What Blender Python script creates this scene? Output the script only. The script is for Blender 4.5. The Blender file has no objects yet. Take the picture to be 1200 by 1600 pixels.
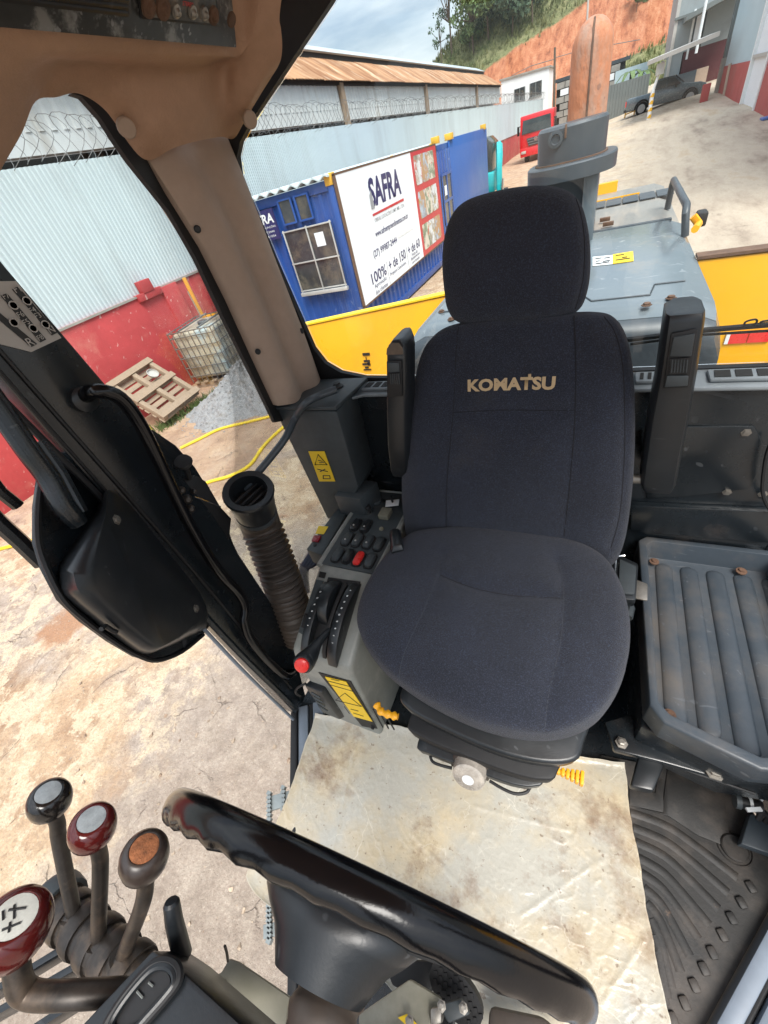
import bpy, bmesh, math, random
from mathutils import Matrix, Vector, Euler
from mathutils.bvhtree import BVHTree
random.seed(7)
R = math.radians
scene = bpy.context.scene
COL = scene.collection

# ------------------------------------------------------------------ camera
F_PX = 615.55                                   # focal length in pixels of the 1200 x 1600 photograph
CAM_ROT = Matrix.Rotation(0.59564, 3, 'Z') @ Matrix.Rotation(0.863942, 3, 'X') @ Matrix.Rotation(-0.293134, 3, 'Z')
CAM_POS = Vector((0, 0, 3.0))
cd = bpy.data.cameras.new('camera')
cd.sensor_fit = 'HORIZONTAL'; cd.sensor_width = 36.0; cd.lens = 36.0 * F_PX / 1200.0
cd.clip_start = 0.02; cd.clip_end = 2000
cam = bpy.data.objects.new('camera', cd); COL.objects.link(cam)
cam.matrix_world = Matrix.Translation(CAM_POS) @ CAM_ROT.to_4x4()
scene.camera = cam
scene.render.resolution_x = 768; scene.render.resolution_y = 1024

# ------------------------------------------------------------------ world, sun, exposure
SUN_DIR = Vector((0.34, -0.40, 0.85)).normalized()          # towards the sun
w = bpy.data.worlds.new('World'); scene.world = w; w.use_nodes = True
nt = w.node_tree; nt.nodes.clear()
out = nt.nodes.new('ShaderNodeOutputWorld'); bg = nt.nodes.new('ShaderNodeBackground')
sky = nt.nodes.new('ShaderNodeTexSky'); sky.sky_type = 'NISHITA'; sky.sun_disc = False
sky.sun_elevation = math.asin(SUN_DIR.z); sky.sun_rotation = math.atan2(SUN_DIR.x, SUN_DIR.y)
sky.air_density = 1.0; sky.dust_density = 2.0; sky.ozone_density = 1.5
tc = nt.nodes.new('ShaderNodeTexCoord')
mp = nt.nodes.new('ShaderNodeMapping'); mp.inputs['Scale'].default_value = (1.0, 1.0, 4.5)
nz = nt.nodes.new('ShaderNodeTexNoise'); nz.inputs['Scale'].default_value = 2.3; nz.inputs['Detail'].default_value = 7; nz.inputs['Roughness'].default_value = 0.55
rp = nt.nodes.new('ShaderNodeValToRGB')
rp.color_ramp.elements[0].position = 0.40; rp.color_ramp.elements[0].color = (0.25, 0.25, 0.25, 1)
rp.color_ramp.elements[1].position = 0.62; rp.color_ramp.elements[1].color = (0.95, 0.95, 0.95, 1)
mx = nt.nodes.new('ShaderNodeMix'); mx.data_type = 'RGBA'
mx.inputs[7].default_value = (8.2, 8.7, 9.0, 1)                  # bright cloud deck
nt.links.new(tc.outputs['Generated'], mp.inputs['Vector']); nt.links.new(mp.outputs['Vector'], nz.inputs['Vector'])
nt.links.new(nz.outputs['Fac'], rp.inputs['Fac']); nt.links.new(rp.outputs['Color'], mx.inputs[0])
# an overcast deck is about three times brighter overhead than at the horizon, all round
sz = nt.nodes.new('ShaderNodeSeparateXYZ'); nt.links.new(tc.outputs['Generated'], sz.inputs[0])
el = nt.nodes.new('ShaderNodeMapRange'); el.inputs['From Min'].default_value = 0.0; el.inputs['From Max'].default_value = 1.0
el.inputs['To Min'].default_value = 0.33; el.inputs['To Max'].default_value = 1.15; nt.links.new(sz.outputs['Z'], el.inputs['Value'])
dk = nt.nodes.new('ShaderNodeMix'); dk.data_type = 'RGBA'; dk.blend_type = 'MULTIPLY'; dk.inputs[0].default_value = 1.0
nt.links.new(sky.outputs['Color'], mx.inputs[6])
nt.links.new(mx.outputs[2], dk.inputs[6]); nt.links.new(el.outputs['Result'], dk.inputs[7]); nt.links.new(dk.outputs[2], bg.inputs['Color'])
bg.inputs['Strength'].default_value = 0.14
nt.links.new(bg.outputs['Background'], out.inputs['Surface'])
sd = bpy.data.lights.new('sun', 'SUN'); sd.energy = 2.2; sd.angle = R(28); sd.color = (1.0, 0.96, 0.9)
sun = bpy.data.objects.new('sun', sd); COL.objects.link(sun)
sun.rotation_euler = SUN_DIR.to_track_quat('Z', 'Y').to_euler()
sun.location = (0, 0, 30)
vs = scene.view_settings
vs.view_transform = 'Standard'; vs.look = 'None'; vs.gamma = 1.0; vs.use_curve_mapping = False
vs.exposure = 1.15
scene.cycles.max_bounces = 10; scene.cycles.transparent_max_bounces = 16
scene.cycles.caustics_reflective = False; scene.cycles.caustics_refractive = False

# ------------------------------------------------------------------ measuring: a pixel of the photograph on a plane of the place
AX = {'x': 0, 'y': 1, 'z': 2}
def ray(px, py):
    return CAM_ROT @ Vector(((px - 600) / F_PX, (800 - py) / F_PX, -1.0))
def at(px, py, ax, v):
    d = ray(px, py); i = AX[ax]
    return CAM_POS + d * ((v - CAM_POS[i]) / d[i])
def ground_z(x, y):
    s = 0.0156 + 0.0240 * min(max((x + 5.5) / 8.5, 0.0), 1.25)
    t = max(0.0, min(y, 85.0) - 20.0)
    return s * t * (t / (t + 4.0)) + 0.05 * (math.sin(x * 0.8 + y * 0.35) * math.sin(y * 0.3 - x * 0.2)) * min(1, max(0, (y - 9) / 6))
def atg(px, py):
    d = ray(px, py); t = 0.5; lo = 0.0
    while t < 400:
        p = CAM_POS + d * t
        if p.z < ground_z(p.x, p.y): break
        lo = t; t *= 1.03
    for _ in range(30):
        m = (lo + t) / 2; p = CAM_POS + d * m
        if p.z < ground_z(p.x, p.y): t = m
        else: lo = m
    return CAM_POS + d * t

# ------------------------------------------------------------------ mesh helpers
class MB:
    def __init__(self):
        self.v = []; self.f = []
    def add(self, vs, fs):
        n = len(self.v); self.v += [tuple(p) for p in vs]; self.f += [tuple(i + n for i in f) for f in fs]; return self
    def box(self, c, s, rot=None):
        c = Vector(c); pts = []
        for dz in (-1, 1):
            for dy in (-1, 1):
                for dx in (-1, 1):
                    p = Vector((dx * s[0] / 2, dy * s[1] / 2, dz * s[2] / 2))
                    pts.append(c + (rot @ p if rot else p))
        return self.add(pts, [(0, 2, 3, 1), (4, 5, 7, 6), (0, 1, 5, 4), (2, 6, 7, 3), (0, 4, 6, 2), (1, 3, 7, 5)])
    def bx(self, x0, x1, y0, y1, z0, z1):
        return self.box(((x0 + x1) / 2, (y0 + y1) / 2, (z0 + z1) / 2), (abs(x1 - x0), abs(y1 - y0), abs(z1 - z0)))
    def prism(self, pts, vec):
        pts = [Vector(p) for p in pts]; vec = Vector(vec); n = len(pts)
        fs = [tuple(range(n))[::-1], tuple(range(n, 2 * n))]
        fs += [(i, (i + 1) % n, n + (i + 1) % n, n + i) for i in range(n)]
        return self.add(pts + [p + vec for p in pts], fs)
    def loft(self, rings, closed=True, caps=True):
        m = len(rings[0]); vs = [p for r in rings for p in r]; fs = []
        for k in range(len(rings) - 1):
            for i in range(m if closed else m - 1):
                j = (i + 1) % m
                fs.append((k * m + i, k * m + j, (k + 1) * m + j, (k + 1) * m + i))
        if caps and closed:
            fs.append(tuple(range(m))[::-1]); fs.append(tuple(range((len(rings) - 1) * m, len(rings) * m)))
        return self.add(vs, fs)
    def tube(self, path, r, n=10, closed=False, caps=True, flat=1.0, up=None):
        path = [Vector(p) for p in path]; k = len(path); rings = []; N = None
        for i in range(k):
            a = path[i - 1] if (i or closed) else path[i]; b = path[(i + 1) % k] if (i < k - 1 or closed) else path[i]
            t = (b - a).normalized()
            if N is None:
                u = Vector(up) if up else (Vector((0, 0, 1)) if abs(t.z) < 0.9 else Vector((1, 0, 0)))
                N = (u - t * u.dot(t)).normalized()
            else:
                N = (N - t * N.dot(t)).normalized()
            B = t.cross(N); rr = r[i] if isinstance(r, (list, tuple)) else r
            rings.append([path[i] + (N * math.cos(q) * flat + B * math.sin(q)) * rr for q in [2 * math.pi * j / n for j in range(n)]])
        if closed: rings.append(rings[0])
        return self.loft(rings, True, caps and not closed)
    def lathe(self, prof, o, axis=(0, 0, 1), n=20, caps=True):
        o = Vector(o); a = Vector(axis).normalized(); q = a.to_track_quat('Z', 'Y').to_matrix()
        rings = [[o + q @ Vector((r * math.cos(2 * math.pi * j / n), r * math.sin(2 * math.pi * j / n), h)) for j in range(n)] for r, h in prof]
        return self.loft(rings, True, caps)
    def cyl(self, a, b, r, n=14, r2=None):
        a = Vector(a); b = Vector(b)
        return self.lathe([(r, 0), (r if r2 is None else r2, (b - a).length)], a, b - a, n)
    def sphere(self, c, r, n=12, s=(1, 1, 1)):
        c = Vector(c); rings = []
        for i in range(n // 2 + 1):
            th = math.pi * i / (n // 2); th = min(max(th, 0.02), math.pi - 0.02)
            rings.append([c + Vector((r * s[0] * math.sin(th) * math.cos(2 * math.pi * j / n), r * s[1] * math.sin(th) * math.sin(2 * math.pi * j / n), -r * s[2] * math.cos(th))) for j in range(n)])
        return self.loft(rings)
    def grid(self, fn, nu, nv):
        vs = [fn(i / nu, j / nv) for j in range(nv + 1) for i in range(nu + 1)]
        fs = [(j * (nu + 1) + i, j * (nu + 1) + i + 1, (j + 1) * (nu + 1) + i + 1, (j + 1) * (nu + 1) + i) for j in range(nv) for i in range(nu)]
        return self.add(vs, fs)
    def xform(self, M):
        self.v = [tuple(M @ Vector(p)) for p in self.v]; return self
    def mesh(self, name, smooth=38, bevel=0, seg=2, weld=True, fix=True):
        me = bpy.data.meshes.new(name)
        bm = bmesh.new()
        bv = [bm.verts.new(p) for p in self.v]
        for f in self.f:
            try: bm.faces.new([bv[i] for i in f])
            except ValueError: pass
        if weld: bmesh.ops.remove_doubles(bm, verts=bm.verts[:], dist=1e-6)
        if fix: bmesh.ops.recalc_face_normals(bm, faces=bm.faces[:])
        if bevel:
            ed = [e for e in bm.edges if len(e.link_faces) == 2 and e.calc_face_angle(0) > 0.5]
            try: bmesh.ops.bevel(bm, geom=ed, offset=bevel, segments=seg, affect='EDGES', profile=0.5, clamp_overlap=True)
            except Exception: pass
        bm.to_mesh(me); bm.free()
        if smooth:
            for p in me.polygons: p.use_smooth = True
            me.set_sharp_from_angle(angle=R(smooth))
        return me
    def build(self, name, mat, parent=None, smooth=38, bevel=0, seg=2, fix=True, weld=True):
        return link(name, self.mesh(name, smooth, bevel, seg, weld, fix), mat, parent)

def link(name, me, mat, parent=None):
    o = bpy.data.objects.new(name, me); COL.objects.link(o)
    if mat and not me.materials: me.materials.append(mat)
    if parent:
        o.parent = parent; o.matrix_parent_inverse = base_matrix(parent).inverted()
    return o
def base_matrix(o):
    M = Matrix.LocRotScale(o.location, o.rotation_euler, o.scale)
    if o.parent: M = base_matrix(o.parent) @ o.matrix_parent_inverse @ M
    return M
def thing(name, label, cat, loc, group=None):
    o = bpy.data.objects.new(name, None); COL.objects.link(o); o.location = loc; o.empty_display_size = 0.1
    return tag(o, label, cat, group)
def tag(o, label, cat, group=None):
    o['label'] = label; o['category'] = cat
    if group: o['group'] = group
    return o
def structure(o): o['kind'] = 'structure'; return o
def stuff(o): o['kind'] = 'stuff'; return o
def copy_thing(root, offset, label=None, rotz=None):
    r = root.copy(); COL.objects.link(r); r.location = Vector(root.location) + Vector(offset)
    if rotz is not None: r.rotation_euler.z = rotz
    if label: r['label'] = label
    for ch in list(root.children):
        c = ch.copy(); COL.objects.link(c); c.parent = r; c.matrix_parent_inverse = ch.matrix_parent_inverse.copy()
        for g in list(ch.children):
            d = g.copy(); COL.objects.link(d); d.parent = c; d.matrix_parent_inverse = g.matrix_parent_inverse.copy()
    return r
def dup(o, parent, M=None):
    """another piece that shares its mesh, moved by the world matrix M"""
    c = o.copy(); COL.objects.link(c); c.parent = parent
    if M is not None: c.matrix_basis = o.matrix_parent_inverse.inverted() @ M @ o.matrix_parent_inverse @ o.matrix_basis
    return c
def smooth_path(pts, k=6, closed=False):
    pts = [Vector(p) for p in pts]; n = len(pts); out = []
    for i in range(n if closed else n - 1):
        p0 = pts[i - 1] if (i or closed) else pts[0]; p1 = pts[i]; p2 = pts[(i + 1) % n]
        p3 = pts[(i + 2) % n] if (i + 2 < n or closed) else pts[-1]
        for j in range(k):
            t = j / k
            out.append(0.5 * ((2 * p1) + (p2 - p0) * t + (2 * p0 - 5 * p1 + 4 * p2 - p3) * t * t + (3 * p1 - p0 - 3 * p2 + p3) * t ** 3))
    if not closed: out.append(pts[-1])
    return out
def text_mesh(txt, size, bold=0.0, shear=0.0, spacing=1.0, depth=0.0):
    c = bpy.data.curves.new('lettering', 'FONT'); c.body = txt; c.size = size; c.offset = bold * size; c.shear = shear
    c.space_character = spacing; c.extrude = depth; c.resolution_u = 3; c.align_x = 'LEFT'
    o = bpy.data.objects.new('lettering', c); COL.objects.link(o)
    dg = bpy.context.evaluated_depsgraph_get(); me = bpy.data.meshes.new_from_object(o.evaluated_get(dg))
    bpy.data.objects.remove(o); bpy.data.curves.remove(c)
    return me
def lettering(name, txt, org, ux, uy, width, mat, parent, height=None, bold=0.0, shear=0.0, lift=0.003, spacing=1.0, wrap=None):
    """flat raised letters: left foot at org, running along ux, upright along uy, scaled to the given width (and height)"""
    me = text_mesh(txt, 1.0, bold, shear, spacing); ux = Vector(ux).normalized(); uy = Vector(uy).normalized(); un = ux.cross(uy)
    xs = [v.co.x for v in me.vertices]; ys = [v.co.y for v in me.vertices]
    x0, x1, y0, y1 = min(xs), max(xs), min(ys), max(ys); sx = width / (x1 - x0); sy = sx if height is None else height / (y1 - y0)
    for v in me.vertices:
        p = Vector(org) + ux * ((v.co.x - x0) * sx) + uy * ((v.co.y - (0 if height is None else y0)) * sy) + un * lift
        if wrap: p = wrap(p)
        v.co = p
    me.materials.clear()
    return link(name, me, mat, parent)
# ------------------------------------------------------------------ materials
MATS = {}
def M(name, col, rough=0.5, metal=0.0, var=0.15, scale=6.0, bump=0.0, bscale=60.0, col2=None, thr=(0.5, 0.62), c2scale=4.0,
      col3=None, thr3=(0.58, 0.66), c3scale=14.0, rvar=0.15, coat=0.0, sheen=0.0, spec=0.5, stretch=(1, 1, 1), local=False, dist=0.02):
    m = bpy.data.materials.new(name); m.use_nodes = True; MATS[name] = m
    n = m.node_tree.nodes; l = m.node_tree.links; b = n['Principled BSDF']
    if local:
        src = n.new('ShaderNodeTexCoord').outputs['Object']
    else:
        src = n.new('ShaderNodeNewGeometry').outputs['Position']
    mp = n.new('ShaderNodeMapping'); mp.inputs['Scale'].default_value = stretch; l.new(src, mp.inputs['Vector']); P = mp.outputs['Vector']
    def noise(s, d=5, r=0.6, v=None):
        t = n.new('ShaderNodeTexNoise'); t.inputs['Scale'].default_value = s; t.inputs['Detail'].default_value = d; t.inputs['Roughness'].default_value = r
        l.new(v or P, t.inputs['Vector']); return t.outputs['Fac']
    def ramp(f, a, c, ca=(0, 0, 0, 1), cb=(1, 1, 1, 1)):
        t = n.new('ShaderNodeValToRGB'); e = t.color_ramp.elements; e[0].position = a; e[1].position = c; e[0].color = ca; e[1].color = cb
        l.new(f, t.inputs['Fac']); return t.outputs['Color']
    def mix(f, a, c):
        t = n.new('ShaderNodeMix'); t.data_type = 'RGBA'
        for i, s in ((0, f), (6, a), (7, c)):
            if isinstance(s, tuple): t.inputs[i].default_value = s
            else: l.new(s, t.inputs[i])
        return t.outputs[2]
    g = lambda c, k: (min(1, c[0] * k), min(1, c[1] * k), min(1, c[2] * k), 1)
    C = mix(ramp(noise(scale), 0.3, 0.7), g(col, 1 - var), g(col, 1 + var))
    if var > 0.05: C = mix(ramp(noise(scale * 9), 0.35, 0.75, (0, 0, 0, 1), (0.4, 0.4, 0.4, 1)), C, g(col, 1 - var * 1.6))
    if col2: C = mix(ramp(noise(c2scale, 8, 0.65), thr[0], thr[1]), C, (*col2, 1))
    if col3: C = mix(ramp(noise(c3scale, 8, 0.7), thr3[0], thr3[1]), C, (*col3, 1))
    l.new(C, b.inputs['Base Color'])
    if rvar:
        t = n.new('ShaderNodeMapRange'); t.inputs['To Min'].default_value = max(0.03, rough - rvar); t.inputs['To Max'].default_value = min(1, rough + rvar)
        l.new(noise(scale * 2.3, 6), t.inputs['Value']); l.new(t.outputs['Result'], b.inputs['Roughness'])
    else: b.inputs['Roughness'].default_value = rough
    b.inputs['Metallic'].default_value = metal; b.inputs['Coat Weight'].default_value = coat; b.inputs['Specular IOR Level'].default_value = spec
    if sheen:
        b.inputs['Sheen Weight'].default_value = sheen; b.inputs['Sheen Roughness'].default_value = 0.6
    if bump:
        t = n.new('ShaderNodeBump'); t.inputs['Strength'].default_value = bump; t.inputs['Distance'].default_value = dist
        l.new(noise(bscale, 4, 0.6), t.inputs['Height']); l.new(t.outputs['Normal'], b.inputs['Normal'])
    m['_P'] = 0
    return m
def scratch(m, col=(0.25, 0.25, 0.25), amount=0.035, scale=9.0, angle=0.6):
    """short thin scuffs: peaks of a noise drawn out along one direction, broken up by a second noise"""
    n = m.node_tree.nodes; l = m.node_tree.links; b = n['Principled BSDF']; base = b.inputs['Base Color'].links[0].from_socket
    g = n.new('ShaderNodeNewGeometry'); prev = base
    for k, ang in enumerate((angle, angle + 1.9)):
        r = n.new('ShaderNodeMapping'); r.inputs['Rotation'].default_value = (ang, ang * 0.7, 0.3 + k); l.new(g.outputs['Position'], r.inputs['Vector'])
        mp = n.new('ShaderNodeMapping'); mp.inputs['Scale'].default_value = (scale * 9, scale * 9, scale * 0.5); l.new(r.outputs[0], mp.inputs['Vector'])
        t = n.new('ShaderNodeTexNoise'); t.inputs['Scale'].default_value = 1.0; t.inputs['Detail'].default_value = 1; l.new(mp.outputs['Vector'], t.inputs['Vector'])
        c = n.new('ShaderNodeValToRGB'); c.color_ramp.elements[0].position = 0.72 - amount; c.color_ramp.elements[1].position = 0.76 - amount; l.new(t.outputs['Fac'], c.inputs['Fac'])
        t2 = n.new('ShaderNodeTexNoise'); t2.inputs['Scale'].default_value = scale * 1.1 + k; t2.inputs['Detail'].default_value = 3; l.new(g.outputs['Position'], t2.inputs['Vector'])
        c2 = n.new('ShaderNodeValToRGB'); c2.color_ramp.elements[0].position = 0.48; c2.color_ramp.elements[1].position = 0.62; l.new(t2.outputs['Fac'], c2.inputs['Fac'])
        q = n.new('ShaderNodeMath'); q.operation = 'MULTIPLY'; l.new(c.outputs['Color'], q.inputs[0]); l.new(c2.outputs['Color'], q.inputs[1])
        q2 = n.new('ShaderNodeMath'); q2.operation = 'MULTIPLY'; l.new(q.outputs[0], q2.inputs[0]); q2.inputs[1].default_value = 0.7
        x = n.new('ShaderNodeMix'); x.data_type = 'RGBA'; l.new(q2.outputs[0], x.inputs[0]); l.new(prev, x.inputs[6]); x.inputs[7].default_value = (*col, 1); prev = x.outputs[2]
    l.new(prev, b.inputs['Base Color']); return m
def glass(name, tint=(0.93, 0.97, 0.97), refl=1.0):
    m = bpy.data.materials.new(name); m.use_nodes = True; n = m.node_tree.nodes; l = m.node_tree.links; n.clear()
    o = n.new('ShaderNodeOutputMaterial'); t = n.new('ShaderNodeBsdfTransparent'); t.inputs['Color'].default_value = (*tint, 1)
    g = n.new('ShaderNodeBsdfGlossy'); g.inputs['Roughness'].default_value = 0.02
    f = n.new('ShaderNodeFresnel'); f.inputs['IOR'].default_value = 1.45
    k = n.new('ShaderNodeMath'); k.operation = 'MULTIPLY'; k.inputs[1].default_value = refl; l.new(f.outputs[0], k.inputs[0])
    x = n.new('ShaderNodeMixShader'); l.new(k.outputs[0], x.inputs['Fac']); l.new(t.outputs[0], x.inputs[1]); l.new(g.outputs[0], x.inputs[2])
    l.new(x.outputs[0], o.inputs['Surface']); return m

tan_trim = M('tan_moulded_trim', (0.44, 0.265, 0.17), 0.62, var=0.12, scale=5, bump=0.35, bscale=190, col2=(0.29, 0.165, 0.10), thr=(0.52, 0.75), c2scale=5, dist=0.004)
pillar_trim = M('beige_pillar_trim', (0.40, 0.295, 0.225), 0.65, var=0.1, scale=5, bump=0.18, bscale=420, dist=0.003)
black = scratch(M('black_plastic', (0.013, 0.0155, 0.018), 0.36, var=0.25, scale=7, bump=0.05, bscale=300, dist=0.003), (0.07, 0.075, 0.08), 0.018, 7)
black_soft = M('black_rubber', (0.010, 0.010, 0.011), 0.6, var=0.2, bump=0.05, bscale=200, dist=0.003)
black_gloss = M('glossy_black_wheel', (0.005, 0.005, 0.006), 0.16, var=0.2, scale=12, bump=0.05, bscale=420, rvar=0.06, spec=0.35, dist=0.002)
black_paint = scratch(M('black_painted_steel', (0.011, 0.0145, 0.0175), 0.26, var=0.2, scale=6, rvar=0.1, col2=(0.05, 0.04, 0.034), thr=(0.6, 0.8), c2scale=5), (0.07, 0.075, 0.08), 0.012, 6)
brownblack = M('dusty_black_rubber', (0.045, 0.036, 0.03), 0.55, var=0.3, scale=9, col2=(0.085, 0.06, 0.042), thr=(0.45, 0.8), c2scale=6)
con_grey = M('worn_grey_plastic', (0.21, 0.22, 0.205), 0.5, var=0.15, scale=6, bump=0.1, bscale=350, col2=(0.31, 0.305, 0.275), thr=(0.5, 0.75), c2scale=9, dist=0.003)
con_dark = M('dark_grey_panel', (0.044, 0.053, 0.058), 0.55, var=0.2, scale=9, bump=0.1, bscale=400, col2=(0.075, 0.07, 0.06), thr=(0.6, 0.8), c2scale=12, dist=0.003)
shelf_grey = M('grey_shelf_plastic', (0.20, 0.225, 0.24), 0.4, var=0.12, scale=6)
tray_blue = scratch(M('blue_grey_tray_plastic', (0.046, 0.059, 0.073), 0.42, var=0.18, scale=6, bump=0.08, bscale=300, col2=(0.115, 0.10, 0.085), thr=(0.46, 0.76), c2scale=6, col3=(0.14, 0.085, 0.05), thr3=(0.66, 0.80), c3scale=12, dist=0.003), (0.12, 0.13, 0.14), 0.03, 11)
cloth = M('navy_black_seat_cloth', (0.0125, 0.0160, 0.029), 0.92, var=0.25, scale=9, bump=0.9, bscale=700, sheen=0.16, rvar=0.05, spec=0.2, col2=(0.050, 0.043, 0.040), thr=(0.56, 0.90), c2scale=3.5, dist=0.004)
_n = cloth.node_tree.nodes; _l = cloth.node_tree.links; _b = _n['Principled BSDF']
_t = _n.new('ShaderNodeTexNoise'); _t.inputs['Scale'].default_value = 420; _t.inputs['Detail'].default_value = 2
_g = _n.new('ShaderNodeNewGeometry'); _l.new(_g.outputs['Position'], _t.inputs['Vector'])
_r = _n.new('ShaderNodeValToRGB'); _r.color_ramp.elements[0].position = 0.50; _r.color_ramp.elements[1].position = 0.66; _r.color_ramp.elements[1].color = (0.5, 0.5, 0.5, 1); _l.new(_t.outputs['Fac'], _r.inputs['Fac'])
_x = _n.new('ShaderNodeMix'); _x.data_type = 'RGBA'; _l.new(_r.outputs['Color'], _x.inputs[0]); _l.new(_b.inputs['Base Color'].links[0].from_socket, _x.inputs[6]); _x.inputs[7].default_value = (0.050, 0.064, 0.108, 1)
_l.new(_x.outputs[2], _b.inputs['Base Color'])
seam_thread = M('dark_stitching', (0.012, 0.012, 0.016), 0.9, var=0.1)
logo_gold = M('gold_print', (0.50, 0.36, 0.20), 0.6, var=0.12, scale=40)
yellow = M('machine_yellow_paint', (0.83, 0.40, 0.012), 0.32, var=0.05, scale=3, col2=(0.72, 0.33, 0.02), thr=(0.5, 0.8), c2scale=2)
yellow_knob = M('yellow_plastic', (0.85, 0.40, 0.015), 0.45, var=0.1, scale=30)
decal_yellow = M('yellow_decal', (0.82, 0.55, 0.015), 0.4, var=0.05)
decal_black = M('black_print', (0.012, 0.012, 0.012), 0.5, var=0.05)
decal_white = M('white_print', (0.72, 0.74, 0.74), 0.5, var=0.06)
decal_grey = M('silver_decal', (0.42, 0.40, 0.37), 0.5, var=0.08)
hood_grey = scratch(M('grey_hood_paint', (0.135, 0.16, 0.175), 0.16, var=0.08, scale=3, col2=(0.22, 0.2, 0.17), thr=(0.58, 0.8), c2scale=3, rvar=0.1), (0.3, 0.32, 0.33), 0.04, 4)
hood_dusty = M('dusty_grey_hood_paint', (0.22, 0.21, 0.19), 0.5, var=0.12, scale=3, col2=(0.36, 0.3, 0.24), thr=(0.46, 0.7), c2scale=2.2, stretch=(3, 0.6, 1))
hood_dark = M('dark_slate_paint', (0.045, 0.056, 0.066), 0.4, var=0.15, scale=5, col2=(0.10, 0.10, 0.10), thr=(0.6, 0.8), c2scale=5)
rust_stack = scratch(M('rusted_orange_pipe', (0.47, 0.175, 0.08), 0.75, var=0.2, scale=6, bump=0.6, bscale=34, col2=(0.36, 0.235, 0.175), thr=(0.47, 0.66), c2scale=4.5, col3=(0.23, 0.10, 0.06), thr3=(0.58, 0.72), c3scale=9, stretch=(1.6, 1.6, 0.6), dist=0.012), (0.2, 0.1, 0.07), 0.05, 4)
rust = M('rust', (0.125, 0.068, 0.042), 0.85, var=0.3, scale=30, bump=0.3, bscale=120, dist=0.004)
steel = M('zinc_bolt_steel', (0.30, 0.28, 0.25), 0.5, 0.8, var=0.2, scale=40)
chrome = M('bright_metal', (0.62, 0.62, 0.6), 0.2, 1.0, var=0.1, scale=30)
knob_clear = M('cloudy_knob_cap', (0.42, 0.38, 0.33), 0.25, var=0.3, scale=60, coat=0.4)
knob_black = M('black_lever_ball', (0.014, 0.012, 0.011), 0.16, var=0.2, scale=20, rvar=0.05)
knob_brown = M('worn_brown_lever_ball', (0.045, 0.032, 0.026), 0.3, var=0.3, scale=20)
knob_maroon = M('maroon_lever_ball', (0.085, 0.010, 0.009), 0.14, var=0.25, scale=20, rvar=0.05)
insert_grey = M('scuffed_grey_insert', (0.34, 0.37, 0.38), 0.35, var=0.3, scale=60, rvar=0.1)
insert_rust = M('rusty_orange_insert', (0.36, 0.13, 0.05), 0.7, var=0.5, scale=120, bump=0.4, bscale=300, dist=0.003)
insert_white = M('white_insert', (0.62, 0.62, 0.56), 0.4, var=0.15, scale=60)
lever_steel = M('worn_dark_lever_steel', (0.045, 0.038, 0.033), 0.42, 0.4, var=0.4, scale=22, col2=(0.14, 0.10, 0.07), thr=(0.5, 0.75), c2scale=20)
red_switch = M('red_switch_plastic', (0.70, 0.03, 0.025), 0.3, var=0.08, scale=40, spec=0.5)
khaki = M('khaki_painted_plate', (0.20, 0.19, 0.14), 0.5, var=0.2, scale=8, col2=(0.29, 0.27, 0.21), thr=(0.5, 0.7), c2scale=9)
mat_rubber = M('black_floor_rubber', (0.016, 0.015, 0.014), 0.6, var=0.2, scale=7, bump=0.15, bscale=220, col2=(0.085, 0.068, 0.055), thr=(0.44, 0.74), c2scale=7, col3=(0.22, 0.135, 0.085), thr3=(0.64, 0.76), c3scale=18, dist=0.004)
sill_paint = M('blue_grey_sill_paint', (0.16, 0.19, 0.23), 0.4, var=0.12, scale=6, col2=(0.3, 0.2, 0.13), thr=(0.62, 0.75), c2scale=8)
step_grey = M('grey_step_steel', (0.19, 0.215, 0.215), 0.5, var=0.15, scale=10)
film = M('dirty_plastic_film', (0.50, 0.42, 0.29), 0.27, var=0.16, scale=4.5, bump=0.3, bscale=30, col2=(0.40, 0.385, 0.335), thr=(0.40, 0.58), c2scale=3.6, col3=(0.16, 0.085, 0.045), thr3=(0.51, 0.70), c3scale=4.6, rvar=0.14, dist=0.008)
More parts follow.
